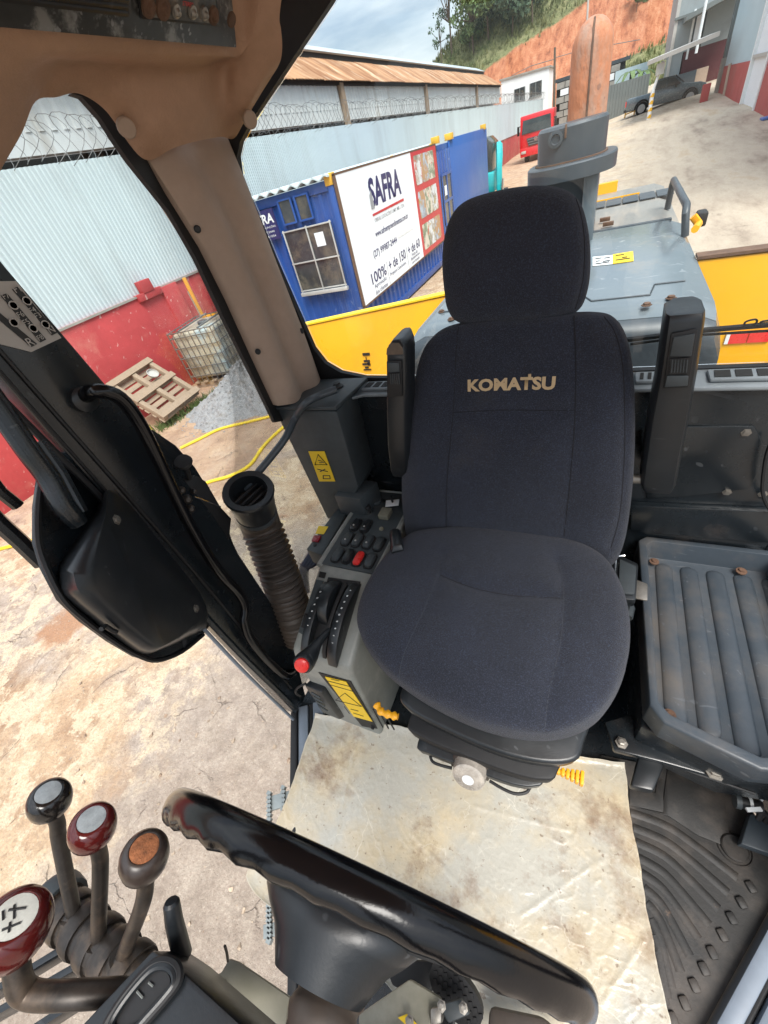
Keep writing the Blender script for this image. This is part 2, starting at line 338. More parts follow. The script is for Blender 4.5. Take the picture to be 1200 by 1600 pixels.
def creases(m):
    """white fold lines and small dark specks on the film"""
    n = m.node_tree.nodes; l = m.node_tree.links; b = n['Principled BSDF']; prev = b.inputs['Base Color'].links[0].from_socket
    g = n.new('ShaderNodeNewGeometry')
    d = n.new('ShaderNodeTexNoise'); d.inputs['Scale'].default_value = 5; d.inputs['Detail'].default_value = 5; l.new(g.outputs['Position'], d.inputs['Vector'])
    w = n.new('ShaderNodeMix'); w.data_type = 'VECTOR'; w.inputs[0].default_value = 0.16; l.new(g.outputs['Position'], w.inputs[4]); l.new(d.outputs['Color'], w.inputs[5])
    for (sc, wd, amt, lo) in ((6.0, 0.008, 0.55, 0.54), (17.0, 0.014, 0.5, 0.55), (43.0, 0.025, 0.35, 0.52)):
        v = n.new('ShaderNodeTexVoronoi'); v.feature = 'DISTANCE_TO_EDGE'; v.inputs['Scale'].default_value = sc; l.new(w.outputs[1], v.inputs['Vector'])
        r = n.new('ShaderNodeValToRGB'); r.color_ramp.elements[0].color = (amt, amt, amt, 1); r.color_ramp.elements[1].position = wd; r.color_ramp.elements[1].color = (0, 0, 0, 1); l.new(v.outputs['Distance'], r.inputs['Fac'])
        t = n.new('ShaderNodeTexNoise'); t.inputs['Scale'].default_value = sc * 0.45; t.inputs['Detail'].default_value = 4; l.new(g.outputs['Position'], t.inputs['Vector'])
        r2 = n.new('ShaderNodeValToRGB'); r2.color_ramp.elements[0].position = lo; r2.color_ramp.elements[1].position = lo + 0.12; l.new(t.outputs['Fac'], r2.inputs['Fac'])
        q = n.new('ShaderNodeMath'); q.operation = 'MULTIPLY'; l.new(r.outputs['Color'], q.inputs[0]); l.new(r2.outputs['Color'], q.inputs[1])
        x = n.new('ShaderNodeMix'); x.data_type = 'RGBA'; l.new(q.outputs[0], x.inputs[0]); l.new(prev, x.inputs[6]); x.inputs[7].default_value = (0.74, 0.70, 0.60, 1); prev = x.outputs[2]
    t = n.new('ShaderNodeTexNoise'); t.inputs['Scale'].default_value = 70; t.inputs['Detail'].default_value = 3; l.new(g.outputs['Position'], t.inputs['Vector'])
    r = n.new('ShaderNodeValToRGB'); r.color_ramp.elements[0].position = 0.66; r.color_ramp.elements[1].position = 0.72; r.color_ramp.elements[1].color = (0.7, 0.7, 0.7, 1); l.new(t.outputs['Fac'], r.inputs['Fac'])
    x = n.new('ShaderNodeMix'); x.data_type = 'RGBA'; l.new(r.outputs['Color'], x.inputs[0]); l.new(prev, x.inputs[6]); x.inputs[7].default_value = (0.16, 0.11, 0.075, 1)
    l.new(x.outputs[2], b.inputs['Base Color'])
creases(film)
radio = scratch(M('worn_dark_radio_panel', (0.045, 0.045, 0.042), 0.45, var=0.3, scale=16, col2=(0.22, 0.22, 0.21), thr=(0.56, 0.64), c2scale=13), (0.3, 0.3, 0.3), 0.1, 15)
# outdoors
white_sheet = M('white_painted_sheet', (0.50, 0.58, 0.60), 0.45, var=0.05, scale=0.6, col2=(0.42, 0.47, 0.48), thr=(0.5, 0.75), c2scale=0.8, stretch=(1, 1, 0.25))
white_sheet2 = M('chalky_white_sheet', (0.68, 0.70, 0.68), 0.6, var=0.1, scale=0.5, col2=(0.40, 0.36, 0.30), thr=(0.58, 0.76), c2scale=1.2, stretch=(1, 1, 0.2))
red_wall = scratch(M('red_painted_masonry', (0.42, 0.050, 0.052), 0.6, var=0.14, scale=1.2, bump=0.2, bscale=9, col2=(0.46, 0.14, 0.11), thr=(0.5, 0.68), c2scale=1.3, col3=(0.66, 0.5, 0.42), thr3=(0.68, 0.71), c3scale=4.5, dist=0.02), (0.6, 0.4, 0.36), 0.04, 1.6)
red_brick = M('red_painted_brickwork', (0.38, 0.052, 0.05), 0.7, var=0.1, scale=0.7, col2=(0.3, 0.07, 0.06), thr=(0.5, 0.7), c2scale=0.5)
blue = scratch(M('blue_container_paint', (0.018, 0.075, 0.30), 0.4, var=0.16, scale=0.8, col2=(0.05, 0.13, 0.36), thr=(0.50, 0.72), c2scale=1.0, col3=(0.10, 0.065, 0.05), thr3=(0.68, 0.74), c3scale=3.2, stretch=(1, 1, 0.4)), (0.25, 0.3, 0.4), 0.03, 1.5)
blue2 = M('flat_blue_sheet_paint', (0.022, 0.105, 0.37), 0.4, var=0.06, scale=0.5)
sign_white = M('white_banner', (0.76, 0.79, 0.83), 0.45, var=0.03, scale=0.6)
sign_navy = M('navy_sign_print', (0.022, 0.02, 0.10), 0.45, var=0.05)
sign_red = M('red_sign_print', (0.50, 0.035, 0.04), 0.45, var=0.06)
sign_grey = M('grey_sign_print', (0.28, 0.29, 0.31), 0.5, var=0.05)
win_dark = M('dark_window_glass', (0.05, 0.055, 0.06), 0.12, var=0.4, scale=1.5, col2=(0.14, 0.12, 0.09), thr=(0.5, 0.7), c2scale=2.5)
alu = M('aluminium_window_frame', (0.55, 0.55, 0.53), 0.4, 0.4, var=0.1)
cor_yellow = M('yellow_corner_paint', (0.75, 0.42, 0.04), 0.5, var=0.15, scale=4)
rust_roof = M('rusty_roof_sheet', (0.37, 0.20, 0.10), 0.8, var=0.2, scale=0.9, col2=(0.20, 0.085, 0.035), thr=(0.46, 0.62), c2scale=1.0, col3=(0.50, 0.40, 0.28), thr3=(0.54, 0.66), c3scale=1.3, stretch=(0.25, 1.8, 0.25))
dark_gap = M('painted_shade_and_dark_roof', (0.02, 0.02, 0.02), 0.9, var=0.2)  # near-black painted in for shade in openings; also colours dark roof parts
ridge_grey = M('grey_ridge_sheet', (0.36, 0.40, 0.42), 0.5, var=0.15, scale=0.6)
wire = M('galvanised_wire', (0.20, 0.20, 0.195), 0.45, 0.6, var=0.2)
plaster = M('white_plaster', (0.75, 0.76, 0.76), 0.7, var=0.06, scale=0.6, col2=(0.55, 0.53, 0.5), thr=(0.62, 0.8), c2scale=0.5)
concrete_wall = M('weathered_concrete', (0.30, 0.28, 0.25), 0.85, var=0.2, scale=1.0)
grey_sheet = M('grey_sheet_cladding', (0.27, 0.30, 0.305), 0.5, var=0.08, scale=0.5, col2=(0.22, 0.23, 0.23), thr=(0.5, 0.7), c2scale=0.6)
dark_fence = M('dark_grey_sheet_fence', (0.135, 0.15, 0.145), 0.6, var=0.1, scale=0.5)
pale_sheet = M('pale_blue_sheet', (0.42, 0.52, 0.56), 0.5, var=0.06, scale=0.4)
maroon = M('maroon_wall', (0.10, 0.025, 0.028), 0.8, var=0.2, scale=0.6)
truck_red = M('red_truck_paint', (0.58, 0.012, 0.018), 0.3, var=0.06, coat=0.3)
truck_glass = M('dark_windscreen', (0.04, 0.05, 0.05), 0.08, var=0.4, scale=1.2)
tyre = M('tyre_rubber', (0.018, 0.018, 0.019), 0.8, var=0.2)
rim_grey = M('alloy_wheel', (0.35, 0.36, 0.37), 0.35, 0.7, var=0.1)
pickup_grey = M('grey_car_paint', (0.125, 0.16, 0.18), 0.25, 0.3, var=0.05, coat=0.5)
teal = M('teal_machine_paint', (0.01, 0.40, 0.42), 0.4, var=0.1, scale=3)
wood = M('weathered_pallet_wood', (0.33, 0.24, 0.165), 0.85, var=0.2, scale=5, bump=0.3, bscale=40, col2=(0.22, 0.17, 0.125), thr=(0.5, 0.72), c2scale=5, stretch=(3, 3, 3), dist=0.01)
ibc_plastic = M('dirty_tank_plastic', (0.40, 0.37, 0.29), 0.5, var=0.15, scale=2.5, col2=(0.20, 0.17, 0.13), thr=(0.46, 0.68), c2scale=2.6, col3=(0.33, 0.42, 0.44), thr3=(0.52, 0.62), c3scale=1.6)
gravel_grey = M('grey_crushed_stone', (0.33, 0.325, 0.325), 0.9, var=0.28, scale=9, bump=0.9, bscale=26, col2=(0.22, 0.20, 0.185), thr=(0.5, 0.66), c2scale=9, dist=0.05)
hose_yellow = M('yellow_hose', (0.72, 0.52, 0.03), 0.45, var=0.1, scale=4)
pole_orange = M('orange_painted_pipe', (0.72, 0.32, 0.02), 0.5, var=0.12, scale=4)
weeds = M('weed_leaves', (0.085, 0.12, 0.03), 0.8, var=0.4, scale=8)
dry_grass = M('dry_grass_slope', (0.18, 0.19, 0.075), 0.9, var=0.3, scale=0.6, col2=(0.09, 0.12, 0.04), thr=(0.45, 0.65), c2scale=0.35)
leaf_g = M('tree_leaves', (0.115, 0.175, 0.06), 0.7, var=0.45, scale=0.9)
leaf_d = M('dark_tree_leaves', (0.075, 0.125, 0.07), 0.7, var=0.45, scale=0.9)
bark = M('bark', (0.12, 0.09, 0.065), 0.9, var=0.3, scale=6)
pane_clear = glass('cab_window_glass', (0.965, 0.99, 0.99), 0.65)

def ground_material():
    m = bpy.data.materials.new('yard_ground'); m.use_nodes = True; n = m.node_tree.nodes; l = m.node_tree.links; b = n['Principled BSDF']
    g = n.new('ShaderNodeNewGeometry'); P = g.outputs['Position']
    def noise(s, d=6, r=0.6):
        t = n.new('ShaderNodeTexNoise'); t.inputs['Scale'].default_value = s; t.inputs['Detail'].default_value = d; t.inputs['Roughness'].default_value = r; l.new(P, t.inputs['Vector']); return t.outputs['Fac']
    def ramp(f, stops):
        t = n.new('ShaderNodeValToRGB'); e = t.color_ramp.elements
        while len(e) < len(stops): e.new(0.5)
        for k, (p, c) in enumerate(stops): e[k].position = p; e[k].color = (*c, 1) if len(c) == 3 else c
        l.new(f, t.inputs['Fac']); return t.outputs['Color']
    def mix(f, a, c, mode='MIX'):
        t = n.new('ShaderNodeMix'); t.data_type = 'RGBA'; t.blend_type = mode
        for i, s in ((0, f), (6, a), (7, c)):
            if isinstance(s, (tuple, float)): t.inputs[i].default_value = s
            else: l.new(s, t.inputs[i])
        return t.outputs[2]
    K = ((0, 0, 0), (1, 1, 1))
    C = ramp(noise(1.1, 9, 0.68), [(0.33, (0.20, 0.11, 0.06)), (0.44, (0.38, 0.245, 0.145)), (0.54, (0.52, 0.375, 0.235)), (0.66, (0.60, 0.47, 0.315))])
    # grey broken concrete slabs with pale plates
    C = mix(ramp(noise(0.42, 7, 0.62), [(0.46, K[0]), (0.54, K[1])]), C, ramp(noise(7, 9, 0.75), [(0.34, (0.25, 0.195, 0.155)), (0.5, (0.38, 0.315, 0.255)), (0.64, (0.49, 0.415, 0.34))]))
    C = mix(ramp(noise(2.6, 11, 0.78), [(0.50, K[0]), (0.54, (0.85, 0.85, 0.85))]), C, (0.64, 0.52, 0.36, 1))
    C = mix(ramp(noise(1.3, 8, 0.7), [(0.60, K[0]), (0.66, (0.85, 0.85, 0.85))]), C, (0.36, 0.19, 0.11, 1))
    # the wheel-worn yard to the right is paler and sandier
    sx = n.new('ShaderNodeSeparateXYZ'); l.new(P, sx.inputs[0])
    mr = n.new('ShaderNodeMapRange'); mr.inputs['From Min'].default_value = -3.0; mr.inputs['From Max'].default_value = 2.0; l.new(sx.outputs['X'], mr.inputs['Value'])
    my = n.new('ShaderNodeMapRange'); my.inputs['From Min'].default_value = 5.0; my.inputs['From Max'].default_value = 11.0; l.new(sx.outputs['Y'], my.inputs['Value'])
    mm = n.new('ShaderNodeMath'); mm.operation = 'MULTIPLY'; l.new(mr.outputs[0], mm.inputs[0]); l.new(my.outputs[0], mm.inputs[1])
    mp = n.new('ShaderNodeMapping'); mp.inputs['Scale'].default_value = (1.0, 0.25, 1); mp.inputs['Rotation'].default_value = (0, 0, 0.5); l.new(P, mp.inputs['Vector'])
    tt = n.new('ShaderNodeTexNoise'); tt.inputs['Scale'].default_value = 0.9; tt.inputs['Detail'].default_value = 9; tt.inputs['Roughness'].default_value = 0.7; l.new(mp.outputs[0], tt.inputs['Vector'])
    C = mix(mm.outputs[0], C, ramp(tt.outputs['Fac'], [(0.34, (0.27, 0.205, 0.155)), (0.44, (0.43, 0.345, 0.26)), (0.56, (0.52, 0.43, 0.33)), (0.68, (0.45, 0.335, 0.22))]))
    # flaky plates: every cell of a warped voronoi has its own tone
    wn_ = n.new('ShaderNodeTexNoise'); wn_.inputs['Scale'].default_value = 6; wn_.inputs['Detail'].default_value = 6; l.new(P, wn_.inputs['Vector'])
    wv2 = n.new('ShaderNodeMix'); wv2.data_type = 'VECTOR'; wv2.inputs[0].default_value = 0.16; l.new(P, wv2.inputs[4]); l.new(wn_.outputs['Color'], wv2.inputs[5])
    pv = n.new('ShaderNodeTexVoronoi'); pv.inputs['Scale'].default_value = 21; pv.inputs['Randomness'].default_value = 1.0; l.new(wv2.outputs[1], pv.inputs['Vector'])
    sp_ = n.new('ShaderNodeSeparateColor'); l.new(pv.outputs['Color'], sp_.inputs[0])
    pm_ = ramp(noise(2.1, 10, 0.78), [(0.47, K[0]), (0.58, (0.8, 0.8, 0.8))])
    iv = n.new('ShaderNodeMath'); iv.operation = 'SUBTRACT'; iv.inputs[0].default_value = 1.0; l.new(mm.outputs[0], iv.inputs[1])
    pmk = n.new('ShaderNodeMath'); pmk.operation = 'MULTIPLY'; l.new(pm_, pmk.inputs[0]); l.new(iv.outputs[0], pmk.inputs[1])
    C = mix(pmk.outputs[0], C, mix(0.45, C, ramp(sp_.outputs[0], [(0.12, (0.20, 0.12, 0.07)), (0.4, (0.48, 0.35, 0.225)), (0.8, (0.68, 0.56, 0.395))])))
    # orange soil towards the wall
    ox = n.new('ShaderNodeMapRange'); ox.inputs['From Min'].default_value = -3.9; ox.inputs['From Max'].default_value = -4.9; l.new(sx.outputs['X'], ox.inputs['Value'])
    oy = n.new('ShaderNodeMapRange'); oy.inputs['From Min'].default_value = 1.0; oy.inputs['From Max'].default_value = 2.4; l.new(sx.outputs['Y'], oy.inputs['Value'])
    om = n.new('ShaderNodeMath'); om.operation = 'MULTIPLY'; l.new(ox.outputs[0], om.inputs[0]); l.new(oy.outputs[0], om.inputs[1])
    om2 = n.new('ShaderNodeMath'); om2.operation = 'MULTIPLY'; l.new(om.outputs[0], om2.inputs[0]); om2.inputs[1].default_value = 0.75
    C = mix(om2.outputs[0], C, ramp(noise(2.2, 9, 0.7), [(0.34, (0.30, 0.16, 0.085)), (0.5, (0.43, 0.255, 0.15)), (0.66, (0.52, 0.37, 0.25))]))
    # grey concrete apron beside the machine
    ax_ = n.new('ShaderNodeMapRange'); ax_.inputs['From Min'].default_value = -3.3; ax_.inputs['From Max'].default_value = -2.1; l.new(sx.outputs['X'], ax_.inputs['Value'])
    ay_ = n.new('ShaderNodeMapRange'); ay_.inputs['From Min'].default_value = 5.0; ay_.inputs['From Max'].default_value = 3.5; l.new(sx.outputs['Y'], ay_.inputs['Value'])
    aw = n.new('ShaderNodeMath'); aw.operation = 'ADD'; l.new(ax_.outputs[0], aw.inputs[0])
    ad2 = n.new('ShaderNodeMath'); ad2.operation = 'MULTIPLY_ADD'; l.new(noise(1.6, 8, 0.7), ad2.inputs[0]); ad2.inputs[1].default_value = 1.6; ad2.inputs[2].default_value = -0.8; l.new(ad2.outputs[0], aw.inputs[1])
    am = n.new('ShaderNodeMath'); am.operation = 'MULTIPLY'; l.new(ramp(aw.outputs[0], [(0.35, K[0]), (0.62, (0.9, 0.9, 0.9))]), am.inputs[0]); l.new(ay_.outputs[0], am.inputs[1])
    C = mix(am.outputs[0], C, ramp(noise(6, 11, 0.8), [(0.36, (0.235, 0.19, 0.155)), (0.5, (0.335, 0.28, 0.23)), (0.62, (0.43, 0.365, 0.30))]))
    # wet orange mud stain beside the door
    dp = n.new('ShaderNodeVectorMath'); dp.operation = 'DISTANCE'; l.new(P, dp.inputs[0]); dp.inputs[1].default_value = tuple(at(108, 972, 'z', 0))
    dn = n.new('ShaderNodeMath'); dn.operation = 'MULTIPLY_ADD'; l.new(noise(3.2, 8, 0.7), dn.inputs[0]); dn.inputs[1].default_value = 0.9; l.new(dp.outputs['Value'], dn.inputs[2])
    C = mix(ramp(dn.outputs[0], [(0.66, (0.9, 0.9, 0.9)), (0.80, K[0])]), C, (0.36, 0.185, 0.095, 1))
    # cracks
    v = n.new('ShaderNodeTexVoronoi'); v.feature = 'DISTANCE_TO_EDGE'; v.inputs['Scale'].default_value = 2.6
    d = n.new('ShaderNodeTexNoise'); d.inputs['Scale'].default_value = 3.5; d.inputs['Detail'].default_value = 6; l.new(P, d.inputs['Vector'])
    ad = n.new('ShaderNodeMix'); ad.data_type = 'VECTOR'; ad.inputs[0].default_value = 0.25; l.new(P, ad.inputs[4]); l.new(d.outputs['Color'], ad.inputs[5]); l.new(ad.outputs[1], v.inputs['Vector'])
    ck = ramp(v.outputs['Distance'], [(0.0, K[1]), (0.016, K[0])])
    br = ramp(noise(1.7), [(0.52, K[0]), (0.64, (0.55, 0.55, 0.55))])
    kk = n.new('ShaderNodeMath'); kk.operation = 'MULTIPLY'; l.new(ck, kk.inputs[0]); l.new(br, kk.inputs[1])
    C = mix(kk.outputs[0], C, (0.17, 0.12, 0.085, 1))
    C = mix(ramp(noise(46, 4, 0.7), [(0.42, K[0]), (0.72, (0.5, 0.5, 0.5))]), C, (0.20, 0.15, 0.115, 1))
    C = mix(ramp(noise(60, 3, 0.7), [(0.60, K[0]), (0.72, (0.6, 0.6, 0.6))]), C, (0.66, 0.58, 0.47, 1))
    l.new(C, b.inputs['Base Color']); b.inputs['Roughness'].default_value = 0.9
    bp = n.new('ShaderNodeBump'); bp.inputs['Strength'].default_value = 0.9; bp.inputs['Distance'].default_value = 0.05
    hs = n.new('ShaderNodeMath'); hs.operation = 'SUBTRACT'; l.new(noise(9, 10, 0.75), hs.inputs[0]); l.new(kk.outputs[0], hs.inputs[1])
    l.new(hs.outputs[0], bp.inputs['Height']); l.new(bp.outputs['Normal'], b.inputs['Normal'])
    return m
ground_mat = ground_material()

def hill_material():
    """red laterite cut with grass above it: the boundary is stored on the mesh as a colour layer"""
    m = bpy.data.materials.new('hill_soil_and_grass'); m.use_nodes = True; n = m.node_tree.nodes; l = m.node_tree.links; b = n['Principled BSDF']
    g = n.new('ShaderNodeNewGeometry'); P = g.outputs['Position']
    a = n.new('ShaderNodeVertexColor'); a.layer_name = 'cover'
    def noise(s, d=7, r=0.65, st=None):
        t = n.new('ShaderNodeTexNoise'); t.inputs['Scale'].default_value = s; t.inputs['Detail'].default_value = d; t.inputs['Roughness'].default_value = r
        if st:
            q = n.new('ShaderNodeMapping'); q.inputs['Scale'].default_value = st; l.new(P, q.inputs['Vector']); l.new(q.outputs[0], t.inputs['Vector'])
        else: l.new(P, t.inputs['Vector'])
        return t.outputs['Fac']
    def ramp(f, stops):
        t = n.new('ShaderNodeValToRGB'); e = t.color_ramp.elements
        while len(e) < len(stops): e.new(0.5)
        for k, (p, c) in enumerate(stops): e[k].position = p; e[k].color = (*c, 1)
        l.new(f, t.inputs['Fac']); return t.outputs['Color']
    soil = ramp(noise(0.7, 11, 0.78, (1.6, 0.5, 0.5)), [(0.36, (0.20, 0.062, 0.03)), (0.48, (0.40, 0.14, 0.066)), (0.56, (0.46, 0.19, 0.095)), (0.68, (0.52, 0.27, 0.16))])
    grass = ramp(noise(0.8, 11, 0.8), [(0.38, (0.075, 0.095, 0.035)), (0.5, (0.19, 0.195, 0.085)), (0.66, (0.30, 0.275, 0.14))])
    s = n.new('ShaderNodeMath'); s.operation = 'ADD'; l.new(a.outputs['Color'], s.inputs[0])
    k = n.new('ShaderNodeMath'); k.operation = 'MULTIPLY_ADD'; l.new(noise(0.55, 8, 0.75), k.inputs[0]); k.inputs[1].default_value = 0.55; k.inputs[2].default_value = -0.27; l.new(k.outputs[0], s.inputs[1])
    f = ramp(s.outputs[0], [(0.44, (0, 0, 0)), (0.56, (1, 1, 1))])
    x = n.new('ShaderNodeMix'); x.data_type = 'RGBA'; l.new(f, x.inputs[0]); l.new(soil, x.inputs[6]); l.new(grass, x.inputs[7])
    l.new(x.outputs[2], b.inputs['Base Color']); b.inputs['Roughness'].default_value = 0.95
    bp = n.new('ShaderNodeBump'); bp.inputs['Strength'].default_value = 0.8; bp.inputs['Distance'].default_value = 0.6; l.new(noise(1.2, 8, 0.75), bp.inputs['Height']); l.new(bp.outputs['Normal'], b.inputs['Normal'])
    return m
hill_mat = hill_material()
# ================================================================== THE YARD
def gfn(u, v):
    x = -60 + 120 * u; y = -30 + 150 * v
    return (x, y, ground_z(x, y))
gm = MB().grid(gfn, 100, 120)
for (x0, x1, y0, y1) in ((-600, -60, -300, 700), (60, 600, -300, 700), (-60, 60, -300, -30), (-60, 60, 120, 700)):
    gm.add([(x0, y0, ground_z(max(-60, min(60, x0)), y0)), (x1, y0, ground_z(max(-60, min(60, x1)), y0)), (x1, y1, ground_z(max(-60, min(60, x1)), y1)), (x0, y1, ground_z(max(-60, min(60, x0)), y1))], [(0, 1, 2, 3)])
structure(gm.build('ground', ground_mat, smooth=60))

def corrugated(width, height, period, depth, trap=True):
    """sheet in the x (width) / z (height) plane, ribs towards -y"""
    prof = []; n = int(round(width / period)); p = width / n
    for i in range(n):
        x = i * p
        prof += [(x, 0), (x + p * 0.45, 0), (x + p * 0.55, -depth), (x + p * 0.9, -depth)] if trap else [(x + p * k / 6, -depth / 2 + depth / 2 * math.cos(2 * math.pi * k / 6)) for k in range(6)]
    prof.append((width, 0))
    m = MB(); t = 0.004
    m.loft([[(x, y, 0) for x, y in prof] + [(x, y + t, 0) for x, y in prof[::-1]], [(x, y, height) for x, y in prof] + [(x, y + t, height) for x, y in prof[::-1]]])
    return m
def face_x(o_x, y):       # local (x along, y outwards) sheet -> stands in a plane x = const, seen from +x
    return Matrix.Translation((o_x, y, 0)) @ Matrix.Rotation(R(90), 4, 'Z')

# ---- boundary wall
WX = -8.75; RED_Z = 2.06; TOP_Z = 4.27
wall = thing('boundary_wall', 'long yard wall, red painted masonry below white corrugated sheets', 'wall', (WX, 0, 0))
MB().bx(WX - 0.18, WX, -8, 74, -0.3, RED_Z).build('masonry_base', red_wall, wall, bevel=0.01)
MB().bx(WX - 0.16, WX + 0.07, 6.95, 7.4, -0.3, RED_Z - 0.02).bx(WX - 0.12, WX + 0.075, 6.3, 6.95, RED_Z - 0.12, RED_Z + 0.012).box((WX + 0.02, 6.62, RED_Z + 0.11), (0.14, 0.3, 0.22)).build('pilaster', red_wall, wall, bevel=0.006)
MB().bx(WX - 0.02, WX + 0.03, -8, 74, RED_Z - 0.035, RED_Z + 0.004).build('drip_rail', concrete_wall, wall)
pm = corrugated(0.9, TOP_Z - RED_Z, 0.09, 0.022).mesh('sheet_panel', smooth=0)
for i in range(91):
    o = link('sheet_panel', pm, white_sheet, wall)
    o.matrix_basis = Matrix.Translation(Vector((0, 0, 0)) ) @ Matrix.Translation((WX - 0.09 + 0.008 * (i % 2), -8 + 0.9 * i, RED_Z - 0.03)) @ Matrix.Rotation(R(90), 4, 'Z')
# ---- razor wire coil on the wall
m = MB(); pts = []
per = 0.27
for i in range(int(78 / per * 16)):
    y = -4 + i * per / 16; q = 2 * math.pi * i / 16; wob = 1 + 0.22 * math.sin(i * 0.071) * math.sin(i * 0.0231)
    pts.append((WX - 0.05 + 0.26 * wob * math.cos(q), y + 0.14 * math.sin(q * 2 + 1), TOP_Z + 0.25 + 0.30 * wob * math.sin(q)))
m.tube(pts, 0.0052, 4)
m.tube([(WX - 0.05, -4, TOP_Z + 0.05), (WX - 0.05, 74, TOP_Z + 0.05)], 0.004, 4)
rwire = tag(m.build('razor_wire', wire, smooth=0, weld=False), 'looping razor wire coil running along the top of the white yard wall', 'razor wire')

# ---- warehouse behind the wall
wh = thing('warehouse', 'long shed with rusty arched sheet roof behind the white yard wall', 'warehouse', (-11, 20, 0))
MB().bx(-30, -11.6, -12, 57.2, 0, 5.0).build('interior_painted_shade', dark_gap, wh)  # solid near-black block, shade of the open shed put into its colour
MB().bx(-11.30, -11.05, -12, 57.5, 4.70, 5.10).build('gutter_band', white_sheet2, wh)
wp = corrugated(1.8, 0.80, 0.3, 0.03).mesh('wall_sheet', smooth=0)
for i in range(39):
    o = link('wall_sheet', wp, white_sheet2, wh); o.matrix_basis = Matrix.Translation((-11.06 + 0.005 * (i % 2), -12 + 1.8 * i, 5.06)) @ Matrix.Rotation(R(90), 4, 'Z')
for i, y in enumerate((22.4, 34.0, 47.5)):
    MB().bx(-11.02, -10.86, y - 0.16, y + 0.16, 4.5, 5.84).build('column', MATS['weathered_pallet_wood'], wh)
MB().bx(-11.25, -10.9, -12, 57.6, 5.78, 5.90).build('eave_beam', dark_gap, wh)
arc = [(-10.75, 5.86), (-11.2, 6.14), (-11.7, 6.50), (-12.2, 6.82), (-12.55, 7.0)]
def roof_sheet(w):
    mm = MB(); rings = []
    n = int(w / 0.22)
    prof = []
    for i in range(n * 2 + 1): prof.append((i * w / (2 * n), 0.035 * (i % 2)))
    for (x, z) in arc: rings.append([(x, y, z + h) for y, h in prof] + [(x + 0.02, y, z + h - 0.02) for y, h in prof[::-1]])
    return mm.loft(rings).mesh('roof_sheet', smooth=0)
rs = roof_sheet(2.3)
for i in range(30):
    o = link('roof_sheet', rs, rust_roof, wh); o.matrix_basis = Matrix.Translation((0.015 * (i % 2), -11.5 + 2.3 * i, 0.01 * (i % 2)))
MB().bx(-12.72, -12.50, -11.5, 57.6, 6.98, 7.24).build('roof_step', dark_gap, wh)
MB().prism([(-12.40, -11.5, 7.22), (-13.2, -11.5, 7.62), (-30, -11.5, 8.2), (-30, -11.5, 7.0), (-12.45, -11.5, 7.18)], (0, 69.2, 0)).build('upper_roof', ridge_grey, wh)
for y in (15.5, 33.0):
    MB().prism([(-10.8, y, 5.90), (-12.55, y, 7.06), (-12.55, y, 7.03), (-10.8, y, 5.87)], (0, 0.35, 0)).build('roof_seam_strip', dark_gap, wh)

# ---- first container, with the sign
CX, CY = -4.75, 8.55
con = thing('office_container', 'blue container office with a barred end window and white company banner', 'container', (-5.97, 11.65, 0))
def corr_wall(name, w, h, o_mat, per=0.28, dep=0.036, mat=blue, par=con):
    o = link(name, corrugated(w, h, per, dep).mesh(name, smooth=0), mat, par); o.matrix_basis = o_mat; return o
L = 6.25; Hc = 2.95; Wc = 2.44
MB().bx(CX - Wc + 0.07, CX - 0.07, CY + 0.07, CY + L - 0.07, 0.15, Hc - 0.05).build('body', blue, con)
corr_wall('side_wall', L - 0.2, Hc - 0.35, Matrix.Translation((CX - 0.05, CY + 0.1, 0.2)) @ Matrix.Rotation(R(90), 4, 'Z'))
corr_wall('end_wall', Wc - 0.2, Hc - 0.35, Matrix.Translation((CX - Wc + 0.1, CY + 0.05, 0.2)), 0.2, 0.03)
for (x, y) in ((CX - 0.06, CY + 0.06), (CX - Wc + 0.06, CY + 0.06), (CX - 0.06, CY + L - 0.06)):
    MB().box((x, y, Hc / 2 + 0.05), (0.13, 0.13, Hc - 0.1)).build('corner_post', blue, con, bevel=0.006)
for z in (0.12, Hc - 0.06):
    MB().bx(CX - 0.13, CX + 0.004, CY + 0.13, CY + L - 0.13, z - 0.08, z + 0.08).build('side_rail', blue, con, bevel=0.005)
    MB().bx(CX - Wc + 0.13, CX - 0.13, CY - 0.004, CY + 0.13, z - 0.08, z + 0.08).build('end_rail', blue, con, bevel=0.005)
for (y, z) in ((CY + 0.06, Hc + 0.02), (CY + L - 0.1, Hc + 0.02), (CY + L * 0.5, Hc + 0.01)):
    MB().box((CX - 0.07, y, z), (0.17, 0.17 if y < CY + 1 else 0.12, 0.18)).build('corner_casting', cor_yellow, con, bevel=0.012)
# corrugated white roof sheet end over the container end
pts = [(x, 0.055 * (0.5 + 0.5 * math.cos((x) * 2 * math.pi / 0.26))) for x in [i * 0.0325 for i in range(75)]]
MB().loft([[(CX - Wc + 0.02 + x, y, Hc + 0.06 + h) for x, h in pts] + [(CX - Wc + 0.02 + x, y, Hc + 0.03 + h) for x, h in pts[::-1]] for y in (CY - 0.12, CY + L)]).build('roof_sheet', white_sheet, con, smooth=0)
